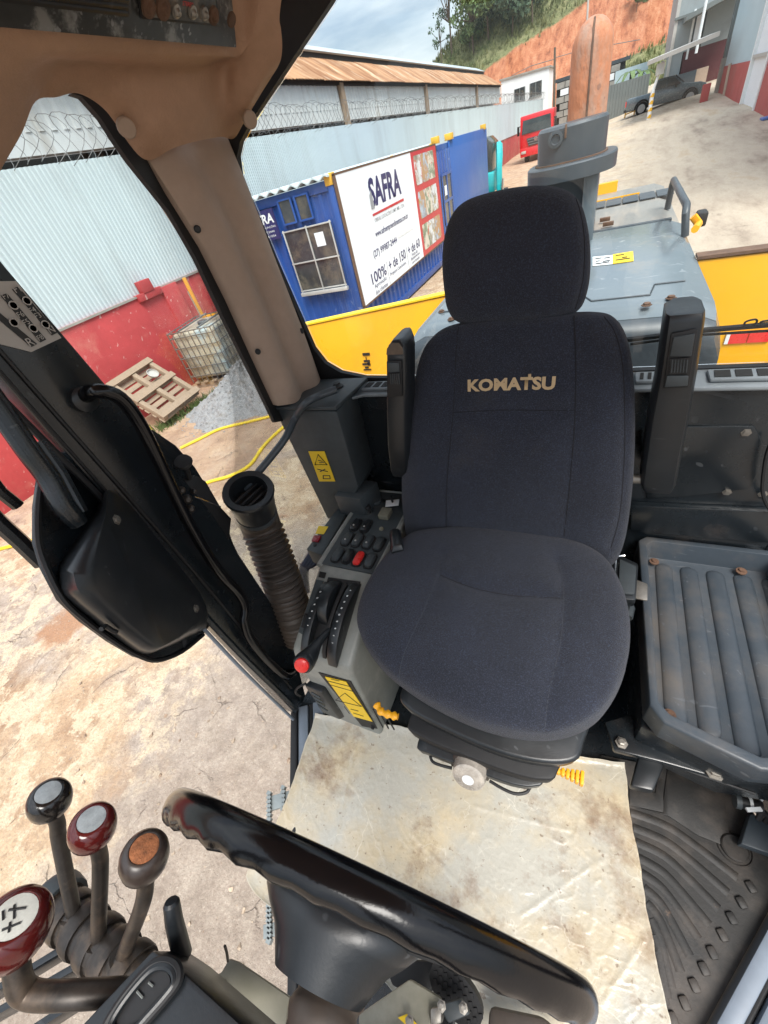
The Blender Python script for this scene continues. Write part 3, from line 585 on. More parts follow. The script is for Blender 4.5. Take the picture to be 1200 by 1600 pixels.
# end window, real panes and bars
def c2(px, py, off=0.0): p = at(px, py, 'y', CY - off); return p
wx0, wx1, wz0, wz1 = -6.15, -4.98, 1.21, 2.35
win = MB().bx(wx0, wx1, CY - 0.015, CY - 0.055, wz0, wz1).build('window', win_dark, con)
fr = MB()
for a in (wx0, (wx0 + wx1) / 2, wx1): fr.bx(a - 0.014, a + 0.014, CY - 0.06, CY - 0.085, wz0 - 0.03, wz1 + 0.03)
for z in (wz0, (wz0 * 0.52 + wz1 * 0.48), wz1): fr.bx(wx0 - 0.03, wx1 + 0.03, CY - 0.062, CY - 0.083, z - 0.013, z + 0.013)
fr.bx(wx0 - 0.02, wx1 + 0.05, CY - 0.05, CY - 0.13, wz0 - 0.10, wz0 - 0.03)
fr.build('window_frame', alu, win, bevel=0.003)
MB().bx(-5.42, -5.2, CY - 0.058, CY - 0.061, 1.98, 2.22).build('paper_notice', sign_white, win)
for (a, b2) in ((-6.08, -5.76), (-5.66, -5.34)):
    wv = MB().bx(a, b2, CY - 0.012, CY - 0.03, 2.48, 2.86).build('upper_window', win_dark, con)
    f2 = MB()
    for q in (a, b2): f2.bx(q - 0.02, q + 0.02, CY - 0.031, CY - 0.05, 2.46, 2.88)
    for q in (2.47, 2.87): f2.bx(a, b2, CY - 0.031, CY - 0.048, q - 0.015, q + 0.015)
    f2.build('window_frame', blue, wv)
sp = MB().bx(-7.05, -6.24, CY - 0.055, CY - 0.075, 2.27, 2.80).build('small_sign_plate', sign_navy, con)
lettering('sign_lettering', 'SAFRA', (-6.98, CY - 0.076, 2.56), (1, 0, 0), (0, 0, 1), 0.70, decal_white, sp, 0.17, bold=0.03, shear=0.15)
lettering('sign_lettering', 'OBRAS E LOCAÇÕES', (-6.98, CY - 0.076, 2.48), (1, 0, 0), (0, 0, 1), 0.70, decal_white, sp, 0.045)
lettering('sign_lettering', '(27) 99987-2444', (-6.9, CY - 0.076, 2.39), (1, 0, 0), (0, 0, 1), 0.55, decal_white, sp, 0.05)
lettering('sign_lettering', '(27) 98114-1054', (-6.9, CY - 0.076, 2.31), (1, 0, 0), (0, 0, 1), 0.55, decal_white, sp, 0.05)
# banner on the long side
SX = CX + 0.07; sy0, sy1, sz0, sz1 = 8.53, 14.76, 0.70, 3.02
ban = thing('banner_sign', 'large white company banner with navy SAFRA lettering and red photo column', 'sign', (SX, 11.6, sz0))
yr = 12.65
MB().bx(SX, SX + 0.03, sy0, yr, sz0, sz1).build('white_panel', sign_white, ban)
MB().bx(SX, SX + 0.031, yr, sy1, sz0, sz1).build('red_panel', sign_red, ban)
f = MB()
for z in (sz0, sz1): f.bx(SX - 0.02, SX + 0.035, sy0 - 0.03, sy1 + 0.03, z - 0.018, z + 0.018)
for y in (sy0 - 0.012, sy1 + 0.012): f.bx(SX - 0.021, SX + 0.036, y - 0.018, y + 0.018, sz0, sz1)
f.build('frame', rust, ban)
def bl(txt, y, z, wd, h=None, mat=sign_navy, **k): return lettering('banner_lettering', txt, (SX + 0.031, y, z), (0, 1, 0), (0, 0, 1), wd, mat, ban, h, **k)
bl('SAFRA', 9.82, 2.30, 1.86, 0.50, bold=0.035, shear=0.12)
MB().prism([(SX + 0.034, 9.80, 2.155), (SX + 0.034, 11.75, 2.155), (SX + 0.034, 11.75, 2.205), (SX + 0.034, 9.80, 2.195)], (0.003, 0, 0)).build('red_underline', sign_red, ban)
MB().prism([(SX + 0.036, 9.80, 2.28), (SX + 0.036, 9.98, 2.28), (SX + 0.036, 9.93, 2.60), (SX + 0.036, 9.82, 2.52)], (0.003, 0, 0)).build('grey_letter_stroke', sign_grey, ban)
bl('OBRAS, LOCAÇÕES E EMP. IMB. LTDA.', 9.85, 2.02, 1.9, 0.10, sign_grey, bold=0.006)
bl('www.safraempreendimentos.com.br', 9.75, 1.74, 2.12, 0.15, bold=0.012)
bl('(27) 99987-2444', 9.45, 1.40, 1.45, 0.17, bold=0.012)
MB().bx(SX + 0.034, SX + 0.036, 11.0, 12.1, 1.5, 1.62).build('faded_patch', MATS['white_plaster'], ban)
bl('100%', 9.1, 0.98, 0.86, 0.22, bold=0.012)
bl('Aprovação', 9.17, 0.86, 0.72, 0.10); bl('dos clientes', 9.17, 0.75, 0.72, 0.085)
bl('+ de 150', 10.15, 1.00, 1.16, 0.21, bold=0.012)
bl('Projetos Concluídos', 10.15, 0.86, 1.1, 0.09)
bl('+ de 60', 11.52, 1.02, 0.95, 0.20, bold=0.012)
bl('Frota de', 11.75, 0.93, 0.45, 0.075); bl('Equipamentos', 11.65, 0.84, 0.7, 0.08); bl('para locação', 11.70, 0.75, 0.6, 0.075)
for y in (10.05, 11.42): MB().bx(SX + 0.033, SX + 0.035, y - 0.006, y + 0.006, 0.74, 1.22).build('divider_line', sign_grey, ban)
photo_cols = [((0.34, 0.30, 0.23), (0.62, 0.64, 0.66)), ((0.40, 0.47, 0.55), (0.42, 0.25, 0.13)), ((0.22, 0.27, 0.18), (0.60, 0.54, 0.45))]
for i, (za, zb) in enumerate(((2.32, 2.92), (1.58, 2.18), (0.84, 1.44))):
    for j, (ya, yb) in enumerate(((12.82, 13.36), (13.37, 13.92), (13.93, 14.48))):
        a, b2 = photo_cols[(i + j) % 3]
        pmn = 'photo_print_%d%d' % (i, j)
        pmat = M(pmn, a, 0.5, var=0.5, scale=3.2 + i + j, col2=b2, thr=(0.45, 0.52), c2scale=3.5 + j, col3=(0.5, 0.10, 0.06) if (i + j) % 2 == 0 else (0.42, 0.30, 0.08), thr3=(0.58, 0.62), c3scale=4)
        MB().prism([(SX + 0.034, ya + 0.03, za), (SX + 0.034, yb - 0.03, za), (SX + 0.034, yb, za + 0.05), (SX + 0.034, yb, zb - 0.05), (SX + 0.034, yb - 0.03, zb), (SX + 0.034, ya + 0.03, zb), (SX + 0.034, ya, zb - 0.05), (SX + 0.034, ya, za + 0.05)], (0.003, 0, 0)).build('photo_print', pmat, ban)

# ---- second container
c2o = thing('storage_container', 'plain blue container with side window, standing beyond the bannered one', 'container', (-6, 19, 0))
y0, y1 = 15.15, 22.0
MB().bx(CX - 2.4, CX - 0.08, y0, y1, 0.1, 2.98).build('body', blue, c2o)
MB().bx(CX - 0.07, CX - 0.01, 16.6, y1 + 0.02, 0.12, 3.06).build('flat_blue_panel', blue2, c2o, bevel=0.006)
corr_wall('side_wall', 1.5, 2.7, Matrix.Translation((CX - 0.06, 15.15, 0.15)) @ Matrix.Rotation(R(90), 4, 'Z'), 0.3, 0.04, blue, c2o)
wv = MB().bx(CX - 0.03, CX + 0.02, 15.35, 16.35, 1.0, 2.25).build('window', win_dark, c2o)
f = MB()
for q in (15.35, 15.85, 16.35): f.bx(CX + 0.02, CX + 0.045, q - 0.03, q + 0.03, 0.97, 2.28)
for q in (0.98, 1.6, 2.27): f.bx(CX + 0.02, CX + 0.043, 15.35, 16.35, q - 0.03, q + 0.03)
f.build('window_frame', blue, wv)
MB().bx(CX + 0.047, CX + 0.05, 15.45, 15.7, 1.75, 2.0).build('paper_notice', sign_white, wv)
for y, s in ((16.75, 0.34), (15.3, 0.22), (21.6, 0.14)):
    MB().box((CX - 0.05, y, 3.10), (0.2, s, 0.16)).build('corner_casting', cor_yellow, c2o, bevel=0.01)

# ---- teal excavator half hidden behind the containers
ex = thing('teal_excavator', 'small teal excavator partly hidden behind the blue containers', 'excavator', (-5.0, 25, 0))
MB().bx(-6.3, -4.95, 24.2, 26.2, 0.75, 1.5).build('body', teal, ex, bevel=0.08)
MB().prism([(-6.2, 24.5, 1.5), (-5.1, 24.5, 1.5), (-5.05, 24.5, 2.5), (-5.3, 24.5, 2.75), (-6.2, 24.5, 2.75)], (0, 1.4, 0)).build('cab', truck_glass, ex, bevel=0.04)
MB().tube([(-4.72, 24.0, 0.35), (-4.70, 24.0, 1.4), (-4.72, 24.3, 2.0), (-4.9, 25.2, 2.35)], [0.10, 0.13, 0.15, 0.16], 6).build('boom', teal, ex)
MB().tube([(-4.55, 23.9, 0.4), (-4.50, 23.9, 1.2)], 0.05, 8).build('cylinder', chrome, ex)
MB().prism([(-4.7, 23.7, 0.05), (-4.35, 23.7, 0.05), (-4.25, 23.7, 0.5), (-4.75, 23.7, 0.55)], (0, 0.6, 0)).build('bucket', hood_dark, ex, bevel=0.02)
for x in (-6.2, -5.1):
    MB().prism([(x, 23.9, 0.05), (x, 26.5, 0.05), (x, 26.8, 0.3), (x, 26.5, 0.62), (x, 23.9, 0.62), (x, 23.6, 0.3)], (0.35, 0, 0)).build('track', tyre, ex, bevel=0.04)
MB().box((-5.5, 24.15, 0.9), (0.5, 0.06, 0.3)).build('tail_light_panel', red_switch, ex)

# ---- lorry at the end of the yard
tx, ty = -5.72, 44.0; tz = ground_z(tx, ty)
tr = thing('red_lorry', 'red lorry facing the camera beside the far end of the yard wall', 'lorry', (tx, ty, tz))
MB().loft([[(tx + sx * 1.22, ty + (0.10 if z < 1.9 else 0.10 + (z - 1.9) * 0.16) + yy, tz + z) for sx, yy in ((-1, 0), (1, 0), (1, 1.9), (-1, 1.9))] for z in (0.75, 1.2, 1.9, 2.55, 2.85)]).build('cab', truck_red, tr, bevel=0.08)
MB().prism([(tx - 1.08, ty + 0.06, tz + 1.78), (tx + 1.08, ty + 0.06, tz + 1.78), (tx + 1.0, ty + 0.17, tz + 2.58), (tx - 1.0, ty + 0.17, tz + 2.58)], (0, 0.04, 0)).build('windscreen', truck_glass, tr)
MB().prism([(tx - 1.16, ty + 0.0, tz + 0.42), (tx + 1.16, ty + 0.0, tz + 0.42), (tx + 1.2, ty + 0.06, tz + 0.95), (tx - 1.2, ty + 0.06, tz + 0.95)], (0, 0.2, 0)).build('bumper', truck_red, tr, bevel=0.03)
MB().prism([(tx - 0.55, ty + 0.02, tz + 1.02), (tx + 0.55, ty + 0.02, tz + 1.02), (tx + 0.72, ty + 0.05, tz + 1.5), (tx - 0.72, ty + 0.05, tz + 1.5)], (0, 0.06, 0)).build('grille', hood_dark, tr, bevel=0.02)
for k in range(3): MB().box((tx, ty + 0.02, tz + 1.1 + 0.15 * k), (1.1 + 0.1 * k, 0.03, 0.03)).build('grille_bar', rim_grey, tr)
MB().lathe([(0.14, 0), (0.14, 0.02)], (tx, ty + 0.0, tz + 1.38), (0, -1, 0), 16).build('badge', chrome, tr)
for s in (-1, 1):
    MB().box((tx + s * 0.92, ty - 0.01, tz + 0.7), (0.36, 0.04, 0.18)).build('headlight', decal_grey, tr, bevel=0.02)
    MB().box((tx + s * 1.36, ty + 0.2, tz + 2.05), (0.16, 0.12, 0.55)).tube([(tx + s * 1.2, ty + 0.25, tz + 2.3), (tx + s * 1.36, ty + 0.22, tz + 2.3)], 0.03, 6).build('mirror', black_soft, tr, bevel=0.02)
    wl = MB().lathe([(0.3, -0.02), (0.47, 0.0), (0.5, 0.06), (0.5, 0.24), (0.47, 0.3)], (tx + s * 0.8 - 0.15, ty + 1.1, tz + 0.5), (1, 0, 0), 20).build('wheel', tyre, tr)
MB().bx(tx - 0.45, tx + 0.45, ty + 1.9, ty + 7.0, tz + 0.6, tz + 0.85).build('chassis', hood_dark, tr)
MB().bx(tx - 1.2, tx + 1.2, ty + 2.1, ty + 7.5, tz + 0.95, tz + 1.25).build('load_bed', truck_red, tr)
MB().tube([(tx - 1.0, ty - 0.02, tz + 1.8), (tx - 0.1, ty + 0.05, tz + 1.86)], 0.015, 5).build('wiper', black_soft, tr)

# ---- white house beyond the wall
HY = 77.0
ho = thing('white_house', 'plain white plastered house with small dark windows beyond the wall', 'house', (-11, HY, 0))
pa, pb = at(783, 126, 'y', HY), at(858, 105, 'y', HY)
MB().prism([(pa.x, HY, 0), (pb.x, HY, 0), (pb.x, HY, pb.z), (pa.x, HY, pa.z)], (0, 5, 0)).build('wall', plaster, ho)
MB().prism([(pa.x - 0.2, HY - 0.15, pa.z - 0.02), (pb.x + 0.2, HY - 0.15, pb.z - 0.02), (pb.x + 0.2, HY - 0.15, pb.z + 0.14), (pa.x - 0.2, HY - 0.15, pa.z + 0.14)], (0, 5.3, 0)).build('coping', concrete_wall, ho)
for (qx, qy, ww, hh) in ((812, 150, 1.3, 1.5), (837, 139, 1.4, 1.3)):
    c = at(qx, qy, 'y', HY)
    wv = MB().bx(c.x - ww / 2, c.x + ww / 2, HY - 0.02, HY + 0.1, c.z - hh / 2, c.z + hh / 2).build('window', win_dark, ho)
    f = MB()
    for q in (-1, 0, 1): f.bx(c.x + q * ww / 2 - 0.05, c.x + q * ww / 2 + 0.05, HY - 0.05, HY - 0.02, c.z - hh / 2, c.z + hh / 2)
    f.bx(c.x - ww / 2 - 0.1, c.x + ww / 2 + 0.1, HY - 0.12, HY - 0.02, c.z - hh / 2 - 0.12, c.z - hh / 2)
    f.build('window_frame', dark_fence, wv)

# ---- unfinished masonry wall and utility pole behind the lorry
bw = thing('unfinished_block_wall', 'unfinished concrete block wall with open gaps behind the red lorry', 'wall', (-5.5, 76, 0))
a, b2 = at(866, 190, 'y', 72), at(925, 120, 'y', 72)
cols = [0.30, 0.26, 0.33]
bmats = [concrete_wall, MATS['white_plaster']]
for r_ in range(7):
    for c_ in range(7):
        x = a.x + 0.1 + c_ * 0.95 + (0.45 if r_ % 2 else 0); z = 0.85 + r_ * 0.62
        if r_ == 5 and c_ in (1, 3): continue
        MB().box((x + 0.45, 72 + random.uniform(-0.03, 0.03), z + 0.29), (0.88, 0.3, 0.54)).build('block', bmats[(r_ * 3 + c_) % 5 == 0], bw)
MB().bx(a.x - 0.1, a.x + 7.6, 71.95, 72.4, 5.2, 5.5).build('roof_slab', hood_dark, bw)
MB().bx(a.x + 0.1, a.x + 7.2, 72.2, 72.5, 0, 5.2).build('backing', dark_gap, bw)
up = thing('utility_pole', 'thin timber utility pole carrying wires beside the white house', 'pole', at(866, 170, 'y', 70))
pb0, pt0 = at(866, 200, 'y', 70), at(867, 74, 'y', 70)
MB().tube([(pb0.x, 70, 0), (pt0.x, 70, pt0.z)], [0.16, 0.11], 8).build('pole', bark, up)
MB().tube([at(868, 92, 'y', 70), at(830, 103, 'y', 73), at(800, 118, 'y', 78)], 0.035, 5).tube([at(868, 90, 'y', 70), at(910, 78, 'y', 68), at(1000, 62, 'y', 66)], 0.03, 5).build('wires', dark_fence, up)
po = tag(MB().tube([at(917, 40, 'y', 90), at(920, -20, 'y', 90)], 0.12, 6).build('thin_mast', decal_grey), 'thin pale mast standing up above the red earth bank', 'mast')

# ---- dark sheet fence, pickup, carport and building on the right
p0, p1 = atg(925, 199), atg(1060, 150)
FY = 60.0
q0, q1 = at(940, 140, 'y', FY), at(1030, 117, 'y', FY)
df = thing('grey_sheet_fence', 'dark grey sheet fence behind the parked pickup', 'fence', (0, FY, 1))
n = 6; dm = corrugated(1.0, 3.6, 0.25, 0.03).mesh('fence_sheet', smooth=0)
for i in range(n):
    o = link('fence_sheet', dm, dark_fence, df); o.matrix_basis = Matrix.Translation((q0.x - 2.0 + i, FY + 0.006 * (i % 2), q0.z - 3.5))
ps = thing('pale_blue_shed', 'small pale blue sheet shed behind the dark fence', 'shed', (0.5, 66, 1))
s0, s1 = at(962, 112, 'y', 66), at(1000, 122, 'y', 66)
MB().bx(s0.x, s1.x + 0.6, 66, 69, 0.5, s0.z).build('wall', pale_sheet, ps)
MB().bx(s0.x - 3.5, s0.x + 0.1, 65.8, 69, s0.z - 1.5, s0.z - 1.2).build('lean_to_roof', hood_dark, ps)

BX = 6.5
bd = thing('factory_building', 'tall white sheet factory building with red base and white roller door', 'building', (BX, 40, 0.6))
gy = lambda y: ground_z(BX, y)
ya = at(1119, 158, 'x', BX).y; rz = at(1135, 103, 'x', BX).z
d0, d1 = at(1159, 160, 'x', BX).y, at(1178, 166, 'x', BX).y
YE = 14.0
MB().prism([(BX, ya, -1), (BX, d0 + 0.25, -1), (BX, d0 + 0.25, rz), (BX, ya, rz)], (0.4, 0, 0)).build('red_base', red_brick, bd)
MB().prism([(BX, d1 - 0.25, -1), (BX, YE, -1), (BX, YE, rz), (BX, d1 - 0.25, rz)], (0.4, 0, 0)).build('red_base', red_brick, bd)
wps = corrugated(1.2, 9.0, 0.2, 0.02).mesh('wall_sheet', smooth=0)
k = 0; y = YE
while y < ya - 0.1:
    if not (d1 - 1.1 < y < d0 + 0.05):
        o = link('wall_sheet', wps, pale_sheet if k % 1 == 0 else white_sheet, bd)
        o.matrix_basis = Matrix.Translation((BX + 0.06, y + 1.2, rz)) @ Matrix.Rotation(R(-90), 4, 'Z')
    y += 1.2; k += 1
MB().bx(BX + 0.1, BX + 0.3, d1 - 0.25, d0 + 0.25, -1, 5.2).build('roller_door', sign_white, bd)
for yy in (d0 + 0.2, d1 - 0.2): MB().bx(BX - 0.06, BX + 0.1, yy - 0.13, yy + 0.13, -1, 7.0).build('door_frame', decal_white, bd)
MB().bx(BX - 0.05, BX + 0.1, d1, d0, 2.6, 2.75).build('door_rail', decal_grey, bd)
MB().bx(BX + 0.5, BX + 30, YE, ya, -1, 10).build('interior_mass', grey_sheet, bd)
MB().tube([at(1141, 100, 'x', BX - 0.05), at(1128, 164, 'x', BX - 0.05)], 0.10, 8).build('downpipe', MATS['beige_pillar_trim'], bd)
MB().prism([(BX - 0.15, ya, -1), (BX - 0.15, ya + 1.0, -1), (BX - 0.15, ya + 1.0, 3.0), (BX - 0.15, ya, 3.0)], (0.5, 0, 0)).build('concrete_pier', MATS['worn_grey_plastic'] if False else concrete_wall, bd)
m = MB()
tz0, tz1 = 3.0, 7.2
for yy in (ya + 0.25, ya + 0.9): m.bx(BX - 0.1, BX + 0.05, yy - 0.06, yy + 0.06, tz0, tz1)
for i in range(8):
    za = tz0 + i * 0.52; zb = za + 0.52; s = (ya + 0.25, ya + 0.9) if i % 2 else (ya + 0.9, ya + 0.25)
    m.tube([(BX - 0.02, s[0], za), (BX - 0.02, s[1], zb)], 0.05, 4)
m.build('lattice_column', dark_fence, bd)

GY = 62.0
gb = thing('grey_annex', 'two storey grey sheet annex above the carport', 'building', (5, GY, 1))
gl = at(1050, 60, 'y', GY).x; gt = at(1060, -30, 'y', GY).z
MB().bx(gl, BX + 4, GY, GY + 8, 4.2, gt + 3).build('upper_wall', grey_sheet, gb)
MB().bx(gl, gl + 0.25, GY - 0.12, GY - 0.01, 0.5, gt).build('corner_trim', decal_grey, gb)
MB().bx(gl - 0.05, at(1093, 20, 'y', GY).x, GY - 0.25, GY - 0.02, at(1050, 32, 'y', GY).z - 0.1, at(1050, 32, 'y', GY).z + 0.06).build('ledge', dark_fence, gb)
lw = at(1062, 120, 'y', GY).x
MB().bx(lw, BX + 4, GY + 0.05, GY + 3, 0.4, 4.25).build('maroon_wall', maroon, gb)
MB().bx(gl, lw - 0.1, GY + 0.02, GY + 3, 0.4, 4.22).build('grey_wall', grey_sheet, gb)
c = at(1091, 45, 'y', GY); wv = MB().bx(c.x - 0.45, c.x + 0.45, GY - 0.03, GY + 0.1, c.z - 1.2, c.z + 1.2).build('window', win_dark, gb)
MB().bx(c.x - 0.25, c.x + 0.28, GY - 0.05, GY - 0.03, c.z - 1.0, c.z + 1.0).build('window_blind', sign_white, wv)
c = at(1080, 52, 'y', GY); MB().bx(c.x - 0.08, c.x + 0.08, GY - 0.1, GY - 0.02, c.z - 1.6, c.z + 1.4).build('drain_pipe', decal_white, gb)
c = at(1098, 10, 'y', GY); MB().prism([(c.x - 1.3, GY - 3.2, c.z - 0.7), (c.x + 3.5, GY - 3.2, c.z + 0.2), (c.x + 3.5, GY - 3.2, c.z + 0.5), (c.x - 1.3, GY - 3.2, c.z - 0.4)], (0, 3.3, 0)).build('awning', dark_fence, gb)
c = at(1104, 0, 'y', GY - 5); MB().tube([(c.x, GY - 5, 3.8), (c.x, GY - 5, 11)], 0.10, 8).build('white_post', decal_white, gb)
c = at(1087, 145, 'y', GY - 0.4); MB().bx(c.x - 0.9, c.x + 0.5, GY - 1.4, GY - 0.3, 0.5, c.z + 1.6).build('stored_cabinet', MATS['beige_pillar_trim'], gb)
c = at(1050, 140, 'y', GY - 0.4); MB().bx(c.x - 0.3, c.x + 1.6, GY - 1.6, GY - 0.3, 0.5, c.z + 0.9).build('stored_crate', hood_dark, gb)

pw = atg(1013, 187)
cp = thing('carport', 'lean-to carport roof on a slim white post above the pickup', 'carport', pw)
t0 = at(1011, 103, 'y', pw.y); t1 = at(1124, 56, 'y', pw.y - 2)
MB().prism([t0, t1, t1 + Vector((0, 0, 0.22)), t0 + Vector((0, 0, 0.22))], (0.4, 9.0, 0.25)).build('roof', decal_grey, cp)
MB().tube([(pw.x, pw.y, pw.z + 1.5), (pw.x + 0.35, pw.y, t0.z)], 0.09, 8).build('post', decal_white, cp)
MB().box((pw.x + 0.25, pw.y - 0.1, pw.z + 2.6), (0.5, 0.2, 0.6)).build('meter_box', decal_grey, cp)
pbm = MB().tube([(pw.x, pw.y, pw.z - 0.1), (pw.x, pw.y, pw.z + 1.55)], 0.13, 10).build('post_guard', decal_white, cp)
for i in range(4): MB().lathe([(0.136, 0), (0.136, 0.2)], (pw.x, pw.y, pw.z + 0.08 + 0.38 * i), (0.12, 0, 1), 12).build('yellow_band', cor_yellow, pbm)

# pickup, side on
wa, wb = atg(1000, 181), atg(1076, 163)
PY = 53.0; px0 = at(984, 170, 'y', PY).x; px1 = at(1092, 150, 'y', PY).x; sl = (px1 - px0) / 5.35
pz = ground_z(2.5, PY) + 0.05
wa = at(1000, 181, 'y', PY); wb = at(1075, 163, 'y', PY); tilt = math.atan2(wb.z - wa.z, wb.x - wa.x)
pk = thing('grey_pickup', 'dark grey double cab pickup parked under the carport', 'pickup', (wa.x, PY, wa.z))
k = (wb.x - wa.x) / 3.1
PM = Matrix.Translation((wa.x, PY, wa.z)) @ Matrix.Rotation(-tilt, 4, 'Y') @ Matrix.Diagonal((k, 1, k, 1))
def pkb(m, name, mat, par=None, **kw): return m.xform(PM).build(name, mat, par or pk, **kw)
side = [(-1.05, 0.45), (-1.1, 1.08), (-0.95, 1.14), (0.55, 1.16), (0.72, 1.72), (0.95, 1.82), (1.85, 1.80), (2.55, 1.24), (3.6, 1.10), (3.98, 0.95), (4.0, 0.45), (3.55, 0.40), (-0.5, 0.40)]
pkb(MB().loft([[(x, y, z) for x, z in side] for y in (0.0, 1.75)]), 'body', pickup_grey, bevel=0.05)
for s2 in (((0.72, 1.24), (0.88, 1.68), (1.38, 1.72), (1.38, 1.24)), ((1.46, 1.24), (1.46, 1.72), (1.84, 1.70), (2.36, 1.27))):
    pkb(MB().prism([(x, -0.015, z) for x, z in s2], (0, 0.02, 0)), 'side_window', truck_glass)
pkb(MB().prism([(1.9, 0.1, 1.77), (2.53, 0.1, 1.27), (2.53, 1.65, 1.27), (1.9, 1.65, 1.77)], (0.03, 0, 0.04)), 'windscreen', truck_glass)
for x in (0, 3.1):
    wl = pkb(MB().lathe([(0.25, -0.03), (0.37, -0.02), (0.40, 0.02), (0.40, 0.2), (0.37, 0.24)], (x, -0.03, 0.40), (0, 1, 0), 22), 'wheel', tyre)
    pkb(MB().lathe([(0.04, -0.05), (0.25, -0.045), (0.26, -0.02)], (x, -0.03, 0.40), (0, 1, 0), 18), 'rim', rim_grey, wl)
    pkb(MB().tube([(x + 0.46 * math.cos(q), -0.012, 0.42 + 0.46 * math.sin(q)) for q in [math.pi * j / 10 for j in range(11)]], 0.05, 6), 'wheel_arch', black_soft)
pkb(MB().box((-1.12, 0.12, 0.85), (0.06, 0.2, 0.3)), 'tail_light', red_switch)
pkb(MB().box((3.92, 0.2, 0.85), (0.14, 0.3, 0.14)), 'headlight', decal_white)
pkb(MB().box((2.05, -0.1, 1.2), (0.12, 0.18, 0.14)), 'mirror', black_soft)
pkb(MB().bx(-1.2, 4.05, 0.05, 1.7, 0.38, 0.52), 'sill_trim', black_soft)
yb = atg(978, 184)
rk = thing('yellow_barrier', 'small yellow tubular barrier behind the pickup tail', 'barrier', yb)
e0, e1, e2, e3 = at(975, 188, 'y', yb.y), at(979, 170, 'y', yb.y), at(993, 164, 'y', yb.y), at(990, 182, 'y', yb.y)
MB().tube([e0, e1, e2, e3], 0.06, 6).build('frame', cor_yellow, rk)
MB().tube([(e0 + e1) / 2, (e2 + e3) / 2], 0.045, 6).build('crossbar', cor_yellow, rk)
rb = atg(1099, 159)
rbm = tag(MB().bx(rb.x - 0.2, rb.x + 0.25, rb.y, rb.y + 0.5, rb.z - 0.1, rb.z + 0.9).build('red_box', red_brick, bevel=0.04), 'red low concrete block in front of the factory corner', 'block')
bt = atg(1197, 187); tag(MB().box((bt.x + 0.6, bt.y, bt.z + 0.06), (1.6, 0.7, 0.1)).build('blue_tarp', blue2, bevel=0.03), 'small folded blue tarp lying on the yard by the factory', 'tarp')

# ---- wall side clutter: tank, pallets, heap, hose, pipe
def rel(M0): return lambda p: tuple(M0 @ Vector(p))
ib = thing('ibc_tank', 'dirty white plastic tank in a wire cage against the red wall', 'tank', (-7.85, 6.85, 0))
IM = Matrix.Translation((-7.92, 6.92, 0)) @ Matrix.Rotation(R(12), 4, 'Z')
MB().box((0, 0, 0.72), (1.06, 1.16, 1.02)).xform(IM).build('bottle', ibc_plastic, ib, bevel=0.09, seg=3)
m = MB()
for z in (0.30, 0.50, 0.72, 0.94, 1.16, 1.27):
    m.tube([(-0.56, -0.61, z), (0.56, -0.61, z), (0.56, 0.61, z), (-0.56, 0.61, z)], 0.011, 6, closed=True)
for i in range(9):
    t = -0.56 + 0.14 * i
    for y in (-0.60, 0.60): m.tube([(t, y, 0.17), (t, y, 1.28)], 0.009, 5)
for i in range(9):
    t = -0.6 + 0.15 * i
    for x in (-0.55, 0.55): m.tube([(x, t, 0.17), (x, t, 1.28)], 0.009, 5)
for t in (-0.25, 0.25): m.tube([(t, -0.6, 1.29), (t, 0.6, 1.29)], 0.018, 6)
m.xform(IM).build('wire_cage', wire, ib)
MB().lathe([(0.12, 0), (0.12, 0.04), (0.10, 0.06)], (0, 0, 1.23), n=16).xform(IM).build('filler_cap', hood_dark, ib)
for i in range(5): MB().box((-0.48 + 0.24 * i, 0, 0.14), (0.12, 1.2, 0.03)).xform(IM).build('pallet_board', wood, ib)
for y in (-0.5, 0, 0.5): MB().box((0, y, 0.06), (1.1, 0.1, 0.12)).xform(IM).build('pallet_runner', wood, ib)

def make_pallet(name, label, Mx, group):
    t = thing(name, label, 'pallet', Mx.translation, group)
    top = None
    for i, (y, wd) in enumerate(((-0.55, 0.12), (-0.39, 0.09), (-0.24, 0.10), (-0.11, 0.08), (0.02, 0.10), (0.16, 0.08), (0.30, 0.10), (0.43, 0.09), (0.55, 0.12))):
        MB().box((0, y, 0.0), (1.2, wd, 0.024), Matrix.Rotation(random.uniform(-0.01, 0.01), 3, 'Z')).xform(Mx).build('plank', wood, t, bevel=0.003)
    for x in (-0.53, 0, 0.53):
        MB().box((x, 0, 0.062), (0.10, 1.2, 0.10)).xform(Mx).build('runner', wood, t, bevel=0.003)
    for y in (-0.54, 0.02, 0.54):
        MB().box((0, y, 0.125), (1.22, 0.125, 0.024), Matrix.Rotation(random.uniform(-0.02, 0.02), 3, 'Z')).xform(Mx).build('top_plank', wood, t)
    return t
PMx = Matrix.Translation((-8.05, 5.05, 0.55)) @ Matrix.Rotation(R(97), 4, 'Z') @ Matrix.Rotation(R(42), 4, 'X') @ Matrix.Rotation(R(0), 4, 'Z')
make_pallet('wooden_pallet', 'weathered wooden pallet leaning on the red wall with a pail lid on it', PMx, None)
lid = PMx @ Vector((0.22, 0.22, 0.155)); nrm = (PMx.to_3x3() @ Vector((0, 0, 1)))
pl = tag(MB().lathe([(0.02, 0.0), (0.10, 0.0), (0.115, 0.05), (0.105, 0.055), (0.10, 0.02), (0.02, 0.02)], lid, nrm, 20).build('pail', decal_grey), 'round grey pail lid lying on the leaning pallet', 'pail')

